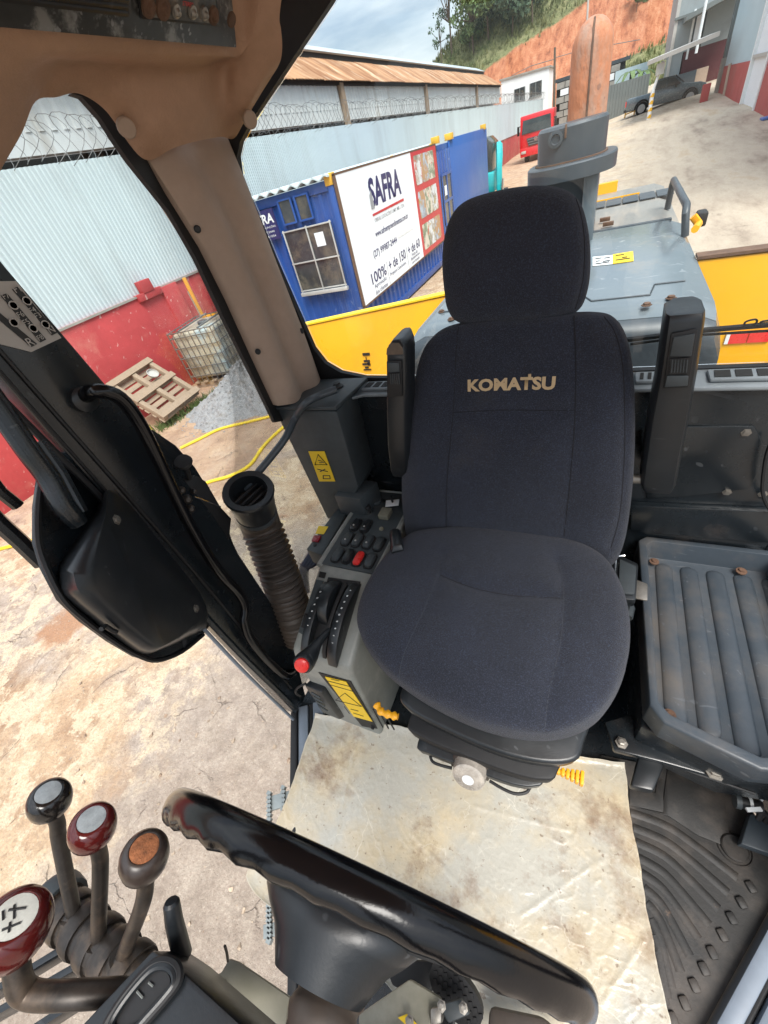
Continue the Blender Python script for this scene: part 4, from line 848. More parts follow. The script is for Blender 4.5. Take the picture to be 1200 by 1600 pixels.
def heap(u, v):
    a = 2 * math.pi * u; r = v
    n1 = 0.10 * math.sin(3 * a + 1) + 0.06 * math.sin(7 * a)
    x = -6.35 + 1.45 * r * (1 + n1) * math.cos(a); y = 5.95 + 1.4 * r * (1 + n1) * math.sin(a)
    z = 0.66 * (1 - r) ** 1.05 * (1 + 0.12 * math.sin(9 * a + 4 * r)) + 0.035 * math.sin(23 * a + 17 * r) * math.sin(31 * r) - 0.02
    return (x, y, z)
hp = MB().grid(heap, 90, 36).build('gravel_heap', gravel_grey, smooth=0)
tag(hp, 'heap of pale grey crushed stone beside the caged tank', 'gravel heap')
m = MB(); rnd = random.Random(3)
for i in range(900):
    a = rnd.uniform(0, 2 * math.pi); r = rnd.uniform(0.1, 1.15) ; p = Vector(heap(a / (2 * math.pi), min(r, 1.0)))
    if r > 1: p.x += (r - 1) * 1.6 * math.cos(a); p.y += (r - 1) * 1.6 * math.sin(a); p.z = 0.0
    s = rnd.uniform(0.012, 0.04); q = Euler((rnd.random() * 3, rnd.random() * 3, rnd.random() * 3)).to_matrix()
    m.box(p, (s, s * 0.8, s * 0.6), q)
st = stuff(m.build('stones', gravel_grey, hp, smooth=0, weld=False))

h1 = [atg(283, 702), atg(312, 688), atg(345, 672), atg(385, 662), atg(425, 652), atg(470, 640)]
h2 = [atg(300, 770), atg(325, 756), atg(362, 745), atg(392, 728), atg(412, 700), atg(438, 674), atg(480, 640)]
h3 = [atg(-40, 872), atg(0, 860), atg(40, 850), atg(80, 838)]
h4 = [atg(215, 655), atg(228, 662), atg(250, 690)]
lift = Vector((0, 0, 0.024))
tag(MB().tube(smooth_path([p + lift for p in h1]), 0.026, 8).build('yellow_hose', hose_yellow), 'yellow hose curving along the foot of the grey stone heap', 'hose')
tag(MB().tube(smooth_path([p + lift for p in h2]), 0.026, 8).build('yellow_hose', hose_yellow), 'nearer yellow hose bending across bare reddish ground toward the cab', 'hose')
tag(MB().tube(smooth_path([p + lift for p in h3]), 0.026, 8).build('yellow_hose', hose_yellow), 'short length of yellow hose at far left beside the door latch', 'hose')
tag(MB().tube(smooth_path([p + lift for p in h4]), 0.026, 8).build('yellow_hose', hose_yellow), 'bit of yellow hose showing below the wooden pallet', 'hose')
op = thing('orange_pipe_bracket', 'orange painted steel pipe bracket standing behind the caged tank', 'bracket', (-8.5, 7.6, 0))
a, b2, c = at(287, 434, 'x', -8.55), at(320, 497, 'x', -8.55), at(356, 484, 'x', -8.55)
MB().tube([a, Vector((a.x, a.y, 0))], 0.045, 8).build('upright', pole_orange, op)
MB().tube([Vector((a.x + 0.1, a.y - 0.16, a.z - 0.25)), Vector((a.x + 0.1, a.y - 0.10, 0))], 0.018, 6).build('brace', MATS['weathered_pallet_wood'], op)
MB().tube([b2, c, c + Vector((0.3, 0.8, 0))], 0.05, 8).build('arm', pole_orange, op)
# weeds at the pallet foot
m = MB(); rnd = random.Random(5)
for i in range(700):
    t = rnd.random(); bx_ = -7.75 + rnd.gauss(0, 0.10) + 0.4 * t; by_ = 4.4 + 1.9 * t + rnd.gauss(0, 0.08)
    h = rnd.uniform(0.05, 0.20); a = rnd.uniform(0, 6.28); dx, dy = math.cos(a) * 0.012, math.sin(a) * 0.012; ln = rnd.uniform(-0.08, 0.08)
    m.add([(bx_ - dx, by_ - dy, 0), (bx_ + dx, by_ + dy, 0), (bx_ + ln + dy * 0.3, by_ + ln * 0.6, h)], [(0, 1, 2)])
stuff(m.build('weeds', weeds, smooth=0, fix=False, weld=False))['label'] = 'green weeds growing at the foot of the wooden pallet'

# loose grit and flakes of broken concrete beside the machine
m = MB(); rnd = random.Random(11)
for i in range(3400):
    x = -0.7 - 6.2 * rnd.random() ** 1.3; y = rnd.uniform(-3.0, 5.5)
    s = 0.005 + 0.018 * rnd.random() ** 4; q = Euler((rnd.uniform(-0.5, 0.5), rnd.uniform(-0.5, 0.5), rnd.random() * 6)).to_matrix()
    v0 = len(m.v); m.box((x, y, s * 0.12), (s * rnd.uniform(0.7, 1.6), s, s * 0.5), q); m.v[v0:] = [(a + rnd.uniform(-.28, .28) * s, b + rnd.uniform(-.28, .28) * s, max(-0.005, c + rnd.uniform(-.15, .15) * s)) for a, b, c in m.v[v0:]]
stuff(m.build('grit', M('pale_grit', (0.38, 0.30, 0.22), 0.9, var=0.4, scale=3.1, col2=(0.22, 0.15, 0.10), thr=(0.5, 0.6), c2scale=5), smooth=0, weld=False))['label'] = 'loose pale grit and concrete flakes scattered on the yard ground'
# ---- hill
def hill_z(x, y):
    toe = 86 + 0.12 * max(0, -20 - x) * 1.0
    top = 14.0 + 0.80 * (x + 31.0) if x < -22 else 21.2 + 0.3 * (x + 22)
    top = max(top, 1.0); base = 0.82 * (y - toe)
    z = base if base < top else top + 0.05 * (base - top)
    return max(z, -1.0)
def hfn(u, v):
    x = -75 + 150 * u; y = 82 + 90 * v
    n1 = math.sin(x * 0.31 + y * 0.2) * 0.5 + math.sin(x * 0.9 - y * 0.6) * 0.25 + math.sin(x * 2.3 + 1) * math.sin(y * 1.9) * 0.25
    z = hill_z(x, y); return (x + 0.4 * n1, y, z + n1 * (0.8 if z > 0.5 else 0.0))
hm = MB().grid(hfn, 200, 110)
ho_ = structure(hm.build('hill', hill_mat, smooth=60))
ca = ho_.data.color_attributes.new('cover', 'FLOAT_COLOR', 'POINT')
for i, v in enumerate(ho_.data.vertices):
    x, y, z = v.co
    edge = 10.4 + (x + 21.0) * 0.25                      # grass grows above this line on the cut
    gcv = 0.5 + (z - edge) * 0.35
    low = 1.0 - ((x - 3.5) / 6.5) ** 2 - ((z - 3.2) / 3.2) ** 2   # scrub patch low on the right
    gcv = max(gcv, 0.5 + low * 0.7) if low > -0.8 else gcv
    gcv = max(0, min(1, gcv)); ca.data[i].color = (gcv, gcv, gcv, 1)

def leaf_cloud(m, c, r, n, s, rnd, sq=0.8):
    for _ in range(n):
        while True:
            d = Vector((rnd.uniform(-1, 1), rnd.uniform(-1, 1), rnd.uniform(-1, 1)))
            if 0.25 < d.length < 1: break
        p = Vector(c) + Vector((d.x * r, d.y * r, d.z * r * sq)); q = Euler((rnd.random() * 6, rnd.random() * 6, rnd.random() * 6)).to_matrix(); k = s * rnd.uniform(0.5, 1.3)
        m.add([p + q @ Vector(v) * k for v in ((-0.5, 0, 0), (0, -0.28, 0.05), (0.55, 0, 0), (0, 0.28, 0.05))], [(0, 1, 2, 3)])
def tree(label, base, h, r, clumps, lmat, seed, n=130, s=0.5, group='trees on the hill'):
    rnd = random.Random(seed); base = Vector(base); t = thing('hill_tree', label, 'tree', base, group)
    tm = MB(); tm.tube([base + Vector((0, 0, -0.5)), base + Vector((rnd.uniform(-.2, .2), 0, h * 0.4)), base + Vector((rnd.uniform(-.3, .3), 0, h * 0.8))], [0.05 * h * 0.45, 0.04 * h * 0.4, 0.02 * h * 0.3], 7)
    lm = MB()
    for i in range(clumps):
        a = rnd.uniform(0, 6.28); q = rnd.random() ** 0.6; z = h * rnd.uniform(0.42, 1.0)
        c = base + Vector((math.cos(a) * r * q, math.sin(a) * r * q, z)); tm.tube([base + Vector((0, 0, h * 0.45)), c], [0.012 * h, 0.005 * h], 4)
        leaf_cloud(lm, c, r * rnd.uniform(0.25, 0.42), n, s, rnd)
    tm.build('trunk', bark, t); lm.build('crown', lmat, t, smooth=0, fix=False, weld=False)
    return t
def hpt(px, py, y0=0):
    d = ray(px, py); t = 60.0
    while t < 300:
        p = CAM_POS + d * t
        if p.z < hill_z(p.x, p.y): return p
        t += 0.3
    return CAM_POS + d * 105
specs = [('dense green tree highest on the left of the grassy hill', 764, 70, 8, 4.6, 20, leaf_g, 1, 150, 0.55),
         ('dark rounded tree near the hilltop beside the dense green one', 800, 60, 6, 4.0, 16, leaf_d, 2, 150, 0.55),
         ('dark tree in the middle of the hilltop wood', 832, 44, 6, 3.8, 14, leaf_d, 3, 140, 0.55),
         ('mid green tree at the upper left edge of the hill', 740, 84, 8, 4.0, 20, leaf_g, 4, 130, 0.5),
         ('thin open-crowned tree alone against the sky left of the hill', 706, 88, 8.2, 2.4, 12, leaf_d, 5, 40, 0.42),
         ('small sparse sapling at the lowest left end of the hill', 690, 98, 5.0, 1.6, 8, leaf_d, 6, 28, 0.4),
         ('pale bush on the lower left flank of the grassy hill', 735, 82, 3.0, 2.4, 10, leaf_g, 7, 90, 0.4),
         ('low bush on the red bank left of the factory', 1023, 58, 2.4, 1.5, 9, leaf_d, 8, 90, 0.35),
         ('scrubby bush at the foot of the red bank behind the pickup', 985, 92, 2.2, 1.8, 9, leaf_g, 9, 80, 0.35)]
for (lb, qx, qy, h, r, cl, lmt, sd_, n, s) in specs:
    p = hpt(qx, qy); tree(lb, (p.x, p.y, hill_z(p.x, p.y)), h, r, cl, lmt, sd_, n, s)
for i, (qx, lb) in enumerate(((985, 'drooping banana plant left of its pair behind the dark fence'), (1003, 'drooping banana plant right of its pair behind the dark fence'))):
    c = at(qx, 120, 'y', 63.5); b0 = Vector((c.x, 63.5, 1.2)); bp_ = thing('banana_plant', lb, 'plant', b0, 'banana plants behind the fence')
    MB().tube([b0, Vector((c.x, 63.5, c.z + 0.4))], [0.14, 0.08], 7).build('stem', leaf_d, bp_)
    for j in range(9):
        a = j * 0.7 + i; L_ = 1.7; d = Vector((math.cos(a), math.sin(a), 0)); sd2 = Vector((-d.y, d.x, 0)) * 0.22; o = Vector((c.x, 63.5, c.z + 0.3))
        rows = [(o + d * (L_ * t) + Vector((0, 0, 1.0 * t - 2.1 * t * t)), 0.2 + 0.8 * math.sin(math.pi * min(1, t + 0.1))) for t in (0, 0.25, 0.5, 0.75, 1.0)]
        lm = MB().loft([[p - sd2 * w2, p + Vector((0, 0, -0.03)), p + sd2 * w2] for p, w2 in rows], closed=False); lm.build('leaf', leaf_g, bp_, fix=False)

# tufts on the grassy part of the hill
m = MB(); rnd = random.Random(21)
for i in range(9000):
    x = rnd.uniform(-36, 12); y = rnd.uniform(88, 122); z = hill_z(x, y)
    low = 1.0 - ((x - 3.5) / 6.5) ** 2 - ((z - 3.2) / 3.2) ** 2
    if z < 0.5 or (z < 10.6 + (x + 21.0) * 0.25 + rnd.gauss(0, 0.5) and low < rnd.uniform(-0.2, 0.4)): continue
    h = rnd.uniform(0.25, 0.8)
    for k in range(3):
        a = rnd.uniform(0, 6.28); d = Vector((math.cos(a), math.sin(a), 0)) * h * 0.22; t = Vector((rnd.uniform(-.3, .3), rnd.uniform(-.4, .1), 1.0)) * h
        p = Vector((x + rnd.gauss(0, .2), y + rnd.gauss(0, .2), z - 0.1 + rnd.uniform(0, 0.5))); m.add([p - d, p + d, p + t], [(0, 1, 2)])
stuff(m.build('hill_grass', dry_grass, smooth=0, fix=False, weld=False))['label'] = 'dry green grass tufts covering the upper hill slope'
# ================================================================== THE GRADER: body behind the cab, and the cab shell
def atp(px, py, p0, n):
    d = ray(px, py); n = Vector(n); return CAM_POS + d * ((Vector(p0) - CAM_POS).dot(n) / d.dot(n))
def poly(pp, ax, v): return [at(a, b, ax, v) for a, b in pp]
def pprism(name, pp, ax, v, vec, mat, par, **kw): return MB().prism(poly(pp, ax, v), vec).build(name, mat, par, **kw)
def bolt(p, axis, r, mat, par, name='bolt', h=0.008):
    o = MB().lathe([(r * 1.5, 0), (r * 1.5, h * 0.25), (r, h * 0.3), (r, h), (r * 0.6, h * 1.1)], p, axis, 6 if r < 0.02 else 12).build(name, mat, par, smooth=20)
    return o

gr = thing('motor_grader', 'yellow and grey motor grader with black framed glass cab seen from inside', 'motor grader', (-0.17, 1.2, 0))
# yellow bulkhead plates either side of the hood
zl, zr = 2.29, 2.365
ylp = MB().prism([(-1.95, 2.40, 0.9), (-0.70, 2.40, 0.9), (-0.70, 2.40, 2.362), (-1.95, 2.40, 2.268)], (0, 0.05, 0)).build('yellow_side_panel', yellow, gr, bevel=0.012)
yrp = MB().prism([(0.38, 2.40, 0.9), (1.95, 2.40, 0.9), (1.95, 2.40, 2.35), (0.38, 2.40, 2.368)], (0, 0.05, 0)).build('yellow_side_panel', yellow, gr, bevel=0.012)
MB().prism([(0.38, 2.395, 2.372), (1.95, 2.395, 2.354), (1.95, 2.395, 2.366), (0.38, 2.395, 2.384)], (0, 0.07, 0)).build('panel_edging', rust, yrp)
MB().prism([(-1.95, 2.395, 2.272), (-0.72, 2.395, 2.364), (-0.72, 2.395, 2.374), (-1.95, 2.395, 2.282)], (0, 0.06, 0)).build('panel_edging', decal_yellow, ylp)
for (x0, x1, mm) in ((at(1148, 505, 'y', 2.39).x, at(1178, 505, 'y', 2.39).x, red_switch), (at(1178, 505, 'y', 2.39).x, at(1215, 505, 'y', 2.39).x, red_switch)):
    MB().bx(x0, x1 - 0.004, 2.392, 2.399, 1.985, 2.04).build('reflector', mm, yrp)
MB().bx(at(1142, 505, 'y', 2.39).x, at(1148, 505, 'y', 2.39).x, 2.392, 2.399, 1.985, 2.04).build('reflector', decal_white, yrp)
for i, (a, b2, c, d) in enumerate(((566, 552, 578, 555), (571, 558, 573, 562), (568, 563, 578, 565), (566, 568, 577, 570), (574, 566, 579, 571), (570, 573, 576, 575), (568, 577, 580, 578))):
    p, q = at(a, b2, 'y', 2.396), at(c, d, 'y', 2.396); MB().bx(p.x, q.x, 2.394, 2.399, q.z, p.z).build('panel_marking', decal_black, ylp)
# hood
hz = 2.40
hx0, hx1 = -0.79, 0.41
def hood_ring(y, drop, inset=0.0, r=0.10):
    x0, x1, z = hx0 + inset, hx1 - inset, hz - drop
    return [(x0, y, 1.2), (x0, y, z - r), (x0 + r * 0.3, y, z - r * 0.3), (x0 + r, y, z), (x1 - r, y, z), (x1 - r * 0.3, y, z - r * 0.3), (x1, y, z - r), (x1, y, 1.2)]
MB().loft([hood_ring(1.755, 0.03), hood_ring(1.79, 0.010), hood_ring(1.86, 0.0), hood_ring(3.16, 0.0)]).build('hood_cover', hood_grey, gr)
MB().loft([hood_ring(1.70, 0.11), hood_ring(1.705, 0.075), hood_ring(1.725, 0.045), hood_ring(1.752, 0.032)]).build('hood_nose', hood_dark, gr)
MB().loft([hood_ring(3.175, 0.012), hood_ring(4.62, 0.012), hood_ring(4.68, 0.06)]).build('hood_cover', hood_dusty, gr)
MB().bx(hx0 + 0.08, hx1 - 0.08, 3.15, 3.19, hz - 0.05, hz + 0.003).build('hood_joint', hood_dark, gr)
MB().bx(hx0 + 0.1, hx1 - 0.1, 1.690, 1.702, 1.2, 2.20).build('front_screen', hood_dark, gr)
# lap seam and bolts near the front edge of the hood
MB().tube([(hx0 + 0.12, 1.97, hz + 0.002), (-0.05, 1.97, hz + 0.002), (-0.02, 1.90, hz + 0.002), (0.18, 1.90, hz + 0.002), (0.2, 2.02, hz + 0.002), (hx1 - 0.11, 2.02, hz + 0.002)], 0.004, 5).build('hood_seam', hood_dark, gr)
for (a, b2) in ((1010, 478), (1048, 467), (705, 500), (690, 488)):
    p = at(a, b2, 'z', hz); p.z = hz + 0.002; bolt(p, (0, 0, 1), 0.012, rust, gr, h=0.009)
d1_ = MB().prism(poly([(926, 402), (957, 399), (957, 413), (926, 416)], 'z', hz + 0.002), (0, 0, 0.002)).build('warning_decal', decal_white, gr)
d2_ = MB().prism(poly([(957.5, 398), (989, 393), (990, 408), (957.5, 412.5)], 'z', hz + 0.002), (0, 0, 0.002)).build('warning_decal', decal_yellow, gr)
for (a, b2, c, d) in ((930, 404, 940, 405), (944, 403, 953, 404), (931, 408, 937, 409), (942, 408, 953, 409), (930, 412, 952, 413)):
    p, q = at(a, b2, 'z', hz + 0.006), at(c, d, 'z', hz + 0.006); MB().bx(p.x, q.x, p.y - 0.006, p.y + 0.006, hz + 0.0045, hz + 0.006).build('decal_print', decal_black, d1_)
for (a, b2, c, d) in ((962, 399, 975, 400), (962, 406, 985, 407), (972, 402, 980, 403)):
    p, q = at(a, b2, 'z', hz + 0.006), at(c, d, 'z', hz + 0.006); MB().bx(p.x, q.x, p.y - 0.006, p.y + 0.006, hz + 0.0045, hz + 0.006).build('decal_print', decal_black, d2_)
# grille at the back of the hood
for i in range(5):
    x0 = -0.12 + 0.105 * i
    MB().bx(x0, x0 + 0.095, 3.95, 4.2, hz - 0.006, hz + 0.0).build('grille_opening', hood_dark, gr)
MB().bx(-0.16, 0.20, 4.24, 4.25, hz - 0.01, hz + 0.002).build('yellow_rear_edge', yellow, gr)
p = at(938, 305, 'y', 4.6); MB().bx(p.x - 0.05, p.x + 0.12, 4.6, 4.66, 2.2, at(945, 287, 'y', 4.6).z).build('yellow_rear_bracket', yellow, gr)
for (a, b2) in ((945, 345), (950, 352)):
    p = at(a, b2, 'z', hz); MB().box((p.x, p.y, hz + 0.008), (0.06, 0.03, 0.02)).build('hinge', rust, gr, bevel=0.003)
p0 = at(1072, 362, 'z', hz); yn = p0.y
n0 = Vector((p0.x, yn, hz - 0.02)); n1 = at(1074, 322, 'y', yn); f1 = at(1052, 280, 'y', yn + 0.75); f0 = Vector((f1.x, f1.y, hz - 0.02))
MB().tube([n0, n1 - Vector((0, 0, 0.03)), n1 + Vector((0, 0.03, 0)), f1 - Vector((0, 0.03, 0)), f1 - Vector((0, 0, 0.03)), f0], 0.017, 10).build('hand_rail', hood_dark, gr)
p = at(1088, 340, 'y', yn + 0.4); MB().box((p.x + 0.03, yn + 0.45, hz - 0.04), (0.05, 0.1, 0.07)).build('latch_block', black_soft, gr, bevel=0.01)
MB().tube([at(1083, 338, 'y', yn + 0.3), at(1092, 350, 'y', yn + 0.3), at(1086, 358, 'y', yn + 0.1)], 0.018, 8).build('yellow_grab', yellow, gr)
# muffler housing with collar, and the rusted stack behind it
def oval(x0, x1, y0, y1, z, n=28, p=2.6):
    out = []
    for j in range(n):
        q = 2 * math.pi * j / n; c, s = math.cos(q), math.sin(q)
        out.append(((x0 + x1) / 2 + (x1 - x0) / 2 * math.copysign(abs(c) ** (2 / p), c), (y0 + y1) / 2 + (y1 - y0) / 2 * math.copysign(abs(s) ** (2 / p), s), z))
    return out
ml, mr_ = at(834, 235, 'y', 2.95).x, at(948, 210, 'y', 2.95).x
zt, zb = at(890, 193, 'y', 2.95).z, at(890, 252, 'y', 2.95).z
hs = MB().loft([oval(ml, mr_, 2.95, 3.35, zb - 0.02), oval(ml, mr_, 2.95, 3.35, zt - 0.012), oval(ml + 0.01, mr_ - 0.01, 2.96, 3.34, zt)]).build('muffler_housing', hood_dark, gr)
cl, cr = at(815, 280, 'y', 2.86).x, at(965, 242, 'y', 2.86).x; ct, cb = at(890, 256, 'y', 2.86).z, at(890, 282, 'y', 2.86).z
MB().loft([oval(cl, cr, 2.85, 3.42, cb), oval(cl, cr, 2.85, 3.42, ct - 0.006), oval(cl + 0.006, cr - 0.006, 2.856, 3.41, ct)]).build('muffler_collar', hood_dark, gr)
MB().loft([oval(ml - 0.012, mr_ + 0.012, 2.935, 3.36, ct - 0.002), oval(ml - 0.012, mr_ + 0.012, 2.935, 3.36, ct + 0.006)]).build('rusty_collar_rim', rust, gr)
MB().lathe([(0.030, 0), (0.036, 0.004), (0.036, 0.008), (0.022, 0.010), (0.018, 0.002)], (at(868, 218, 'y', 2.95).x, 2.953, at(868, 218, 'y', 2.95).z), (0, -1, 0), 20).build('stamped_ring', hood_dark, gr)
p = at(884, 205, 'y', 2.95); MB().box((p.x, 2.948, p.z), (0.010, 0.01, 0.055)).build('rusty_slot', rust, gr, bevel=0.003)
bl_, br_ = at(905, 320, 'y', 2.95).x, at(932, 310, 'y', 2.95).x
MB().bx(bl_ + 0.012, br_, 2.96, 3.25, hz - 0.02, cb + 0.01).build('support_bracket', hood_grey, gr, bevel=0.006)
MB().bx(cl + 0.06, bl_ + 0.01, 3.02, 3.3, hz - 0.02, cb + 0.01).build('muffler_body', hood_dark, gr)
sl_, sr_ = at(890, 130, 'y', 3.5).x, at(952, 130, 'y', 3.5).x; sc_ = (sl_ + sr_) / 2; sw = (sr_ - sl_) / 2; st_ = at(927, 24, 'y', 3.5).z
rings = [[(sc_ + sw * k * math.cos(q), 3.5 + 0.09 * k * math.sin(q), z) for q in [2 * math.pi * j / 24 for j in range(24)]] for z, k in
         [(hz - 0.05, 1.02), (st_ - sw * 1.15, 1.0)] + [(st_ - sw * 1.15 * (1 - math.sin(t)), math.cos(t)) for t in (0.25, 0.5, 0.75, 1.0, 1.2, 1.38, 1.5)]]
sk = MB().loft(rings).build('exhaust_stack', rust_stack, gr)
MB().tube([(sc_ + 0.005, 3.5 - 0.092, hz), (sc_ + 0.005, 3.5 - 0.091, st_ - sw * 1.1), (sc_ + 0.004, 3.5 - 0.075, st_ - sw * 0.45), (sc_ + 0.004, 3.5 - 0.04, st_ - 0.012)], 0.0055, 6).build('weld_seam', rust, sk)

# ---------------- cab floor, sills, shell
FZ = 1.60
L0, L1 = Vector((-0.823, 0.284)), Vector((-0.40, -0.37))
R0, R1 = Vector((0.49, 0.284)), Vector((0.07, -0.37))
floor_poly = [(L1.x, L1.y, FZ), (R1.x, R1.y, FZ), (R0.x, R0.y, FZ), (0.49, 1.0, FZ), (-0.82, 1.0, FZ), (L0.x, L0.y, FZ)]
MB().prism(floor_poly, (0, 0, -0.06)).build('cab_floor', black_paint, gr)
def sill(name, a, b2, inward, mat1, mat2):
    a = Vector((a.x, a.y, 0)); b2 = Vector((b2.x, b2.y, 0)); d = (b2 - a).normalized(); nrm = Vector(inward).normalized()
    def bar(o0, o1, z0, z1, mt, nm):
        MB().prism([a + nrm * o0 + Vector((0, 0, z0)), a + nrm * o1 + Vector((0, 0, z0)), a + nrm * o1 + Vector((0, 0, z1)), a + nrm * o0 + Vector((0, 0, z1))], b2 - a).build(nm, mt, gr, bevel=0.004)
    bar(-0.012, 0.012, FZ - 0.08, FZ + 0.02, black_soft, 'door_seal'); bar(0.014, 0.05, FZ - 0.08, FZ + 0.012, mat1, name); bar(0.053, 0.068, FZ - 0.08, FZ + 0.008, black_soft, 'sill_groove'); bar(0.07, 0.11, FZ - 0.05, FZ + 0.016, mat2, name)
nl = Vector((0.84, 0.543, 0))
sill('door_sill', L0 + (L0 - L1) * 0.02, L1, nl, sill_paint, sill_paint)
s0_, s1_ = at(1215, 1400, 'z', FZ), at(1095, 1618, 'z', FZ)
dr = (s1_ - s0_).normalized(); nr = Vector((dr.y, -dr.x, 0))
if nr.x < 0: nr = -nr
def rbar(o0, o1, z0, z1, mt, nm):
    a = s0_ - dr * 0.3; b2 = s1_ + dr * 0.35
    MB().prism([Vector((a.x, a.y, 0)) + nr * o0 + Vector((0, 0, z0)), Vector((a.x, a.y, 0)) + nr * o1 + Vector((0, 0, z0)), Vector((a.x, a.y, 0)) + nr * o1 + Vector((0, 0, z1)), Vector((a.x, a.y, 0)) + nr * o0 + Vector((0, 0, z1))], b2 - a).build(nm, mt, gr, bevel=0.005)
rbar(0.0, 0.03, FZ - 0.05, FZ + 0.045, sill_paint, 'door_sill'); rbar(0.031, 0.042, FZ - 0.05, FZ + 0.03, black_soft, 'sill_groove'); rbar(0.043, 0.125, FZ - 0.05, FZ + 0.042, sill_paint, 'door_sill')

MB().bx(0.535, 0.56, 0.30, 1.05, 1.5, 1.98).build('side_panel', black_paint, gr)
# plan of the pillars
def vband(name, pts, z0, z1, mat, th=0.05, **kw): return MB().prism([(x, y, z0) for x, y in pts], (0, 0, z1 - z0)).build(name, mat, gr, **kw)
# right hand and front pillars (behind the camera) carry the roof
vband('cab_post', [(0.55, 0.24), (0.63, 0.24), (0.63, 0.34), (0.55, 0.34)], FZ, 3.2, black_paint, bevel=0.01)
vband('cab_post', [(0.46, 0.95), (0.54, 0.95), (0.54, 1.08), (0.46, 1.08)], FZ, 3.2, black_paint, bevel=0.01)
vband('cab_post', [(-0.44, -0.42), (-0.38, -0.42), (-0.38, -0.36), (-0.44, -0.36)], FZ, 3.2, black_paint)
vband('cab_post', [(0.05, -0.42), (0.11, -0.42), (0.11, -0.36), (0.05, -0.36)], FZ, 3.2, black_paint)
# roof: outer skin
MB().prism([(-0.50, -0.48, 3.42), (0.17, -0.48, 3.42), (0.58, 0.26, 3.42), (0.58, 1.12, 3.42), (-0.92, 1.12, 3.42), (-0.92, 0.26, 3.42)], (0, 0, 0.05)).build('roof_skin', yellow, gr)
MB().prism([(-0.47, -0.45, 3.36), (0.14, -0.45, 3.36), (0.54, 0.26, 3.36), (0.54, 1.06, 3.36), (-0.86, 1.06, 3.36), (-0.86, 0.26, 3.36)], (0, 0, 0.03)).build('ceiling_panel', tan_trim, gr)

# ---------------- rear window: black surround, glass
WY = 1.03
inner = [(530, -20), (515, 5), (470, 72), (425, 140), (392, 190), (375, 222), (370, 245), (374, 275), (392, 320), (430, 410), (470, 500), (490, 545), (508, 568), (532, 582), (570, 590), (640, 591), (800, 586), (1000, 579), (1230, 571)]
outer = [(430, -40), (428, 0), (428, 62), (404, 125), (374, 180), (358, 212), (352, 240), (356, 275), (374, 330), (410, 420), (446, 500), (470, 560), (490, 595), (520, 606), (570, 604), (640, 601), (800, 597), (1000, 590), (1230, 582)]
ip = poly(inner, 'y', WY - 0.012); op_ = poly(outer, 'y', WY - 0.012)
MB().loft([[a, b2, b2 + Vector((0, 0.016, 0)), a + Vector((0, 0.016, 0))] for a, b2 in zip(ip, op_)]).build('rear_window_seal', black_soft, gr)
gl_ = ip + [at(1230, -40, 'y', WY - 0.012), at(560, -40, 'y', WY - 0.012)]
MB().prism([(p.x, WY + 0.006, p.z) for p in gl_], (0, 0.003, 0)).build('rear_window_glass', pane_clear, gr, smooth=0)
# wiper lying along the foot of the rear window
MB().tube(poly([(800, 548), (990, 530), (1100, 516), (1230, 505)], 'y', WY + 0.03), 0.006, 6).build('rear_wiper', black_soft, gr)
MB().tube(poly([(985, 538), (1100, 523), (1230, 515)], 'y', WY + 0.025), 0.003, 6).build('wiper_hose', black_soft, gr)
for (a, b2) in ((1163, 1183), (1188, 1225)):
    MB().tube(smooth_path(poly([(a, 506), (a + 4, 502), (b2 - 3, 499), (b2, 502), (b2 - 4, 506), (a + 4, 510)], 'y', WY + 0.028), 3, True), 0.002, 5, closed=True).build('wiper_clip', black_soft, gr)

# ---------------- left rear pillar trim (beige, grooved), with its seals and plugs
Lp = [(214, 205), (266, 300), (318, 385), (360, 470), (400, 560), (434, 634)]
Rp = [(352, 178), (378, 265), (400, 325), (436, 420), (475, 520), (506, 608)]
rows = []
for (a, b2) in zip(Lp, Rp):
    l = at(a[0], a[1], 'x', -0.80); r = at(b2[0], b2[1], 'y', 1.0); ring = []
    for k in range(25):
        t = k / 24; p = l.lerp(r, t); bulge = 0.036 * (1 - abs(2 * t - 1) ** 2.6) - 0.034 * math.exp(-((t - 0.56) / 0.17) ** 2)
        nrm = Vector((0.9, -0.35, 0)).normalized(); ri_ = len(rows); ring.append(p + nrm * (bulge * (0.0, 0.7, 1, 1, 1, 1)[ri_] - (0.03, 0.004, 0, 0, 0, 0)[ri_]))
    ring += [r + Vector((-0.05, 0.04, 0)), l + Vector((-0.07, 0.02, 0))]
    rows.append(ring)
MB().loft(rows).build('pillar_trim', pillar_trim, gr, smooth=60)
# black seal on the side-window edge of the pillar
i2 = [(112, 146), (128, 151), (158, 185), (180, 220), (203, 253), (265, 331), (306, 403), (353, 503), (403, 603), (430, 660)]
o2 = [(118, 138), (150, 150), (185, 186), (215, 225), (245, 262), (302, 340), (348, 420), (392, 520), (434, 615), (456, 655)]
MB().loft([[p, q, q + Vector((-0.012, 0, 0)), p + Vector((-0.012, 0, 0))] for p, q in zip(poly(i2, 'x', -0.822), poly(o2, 'x', -0.822))]).build('side_window_seal', black_soft, gr)
for (a, b2, ax, v) in ((308, 358, 'x', -0.795), (402, 548, 'x', -0.79), (389, 322, 'y', 0.985), (470, 516, 'y', 0.985)):
    p = at(a, b2, ax, v); MB().lathe([(0.0075, 0), (0.0075, 0.003), (0.005, 0.005)], p + Vector((0.006, -0.006, 0)), (0.8, -0.5, 0), 12).build('trim_plug', black_soft, gr)

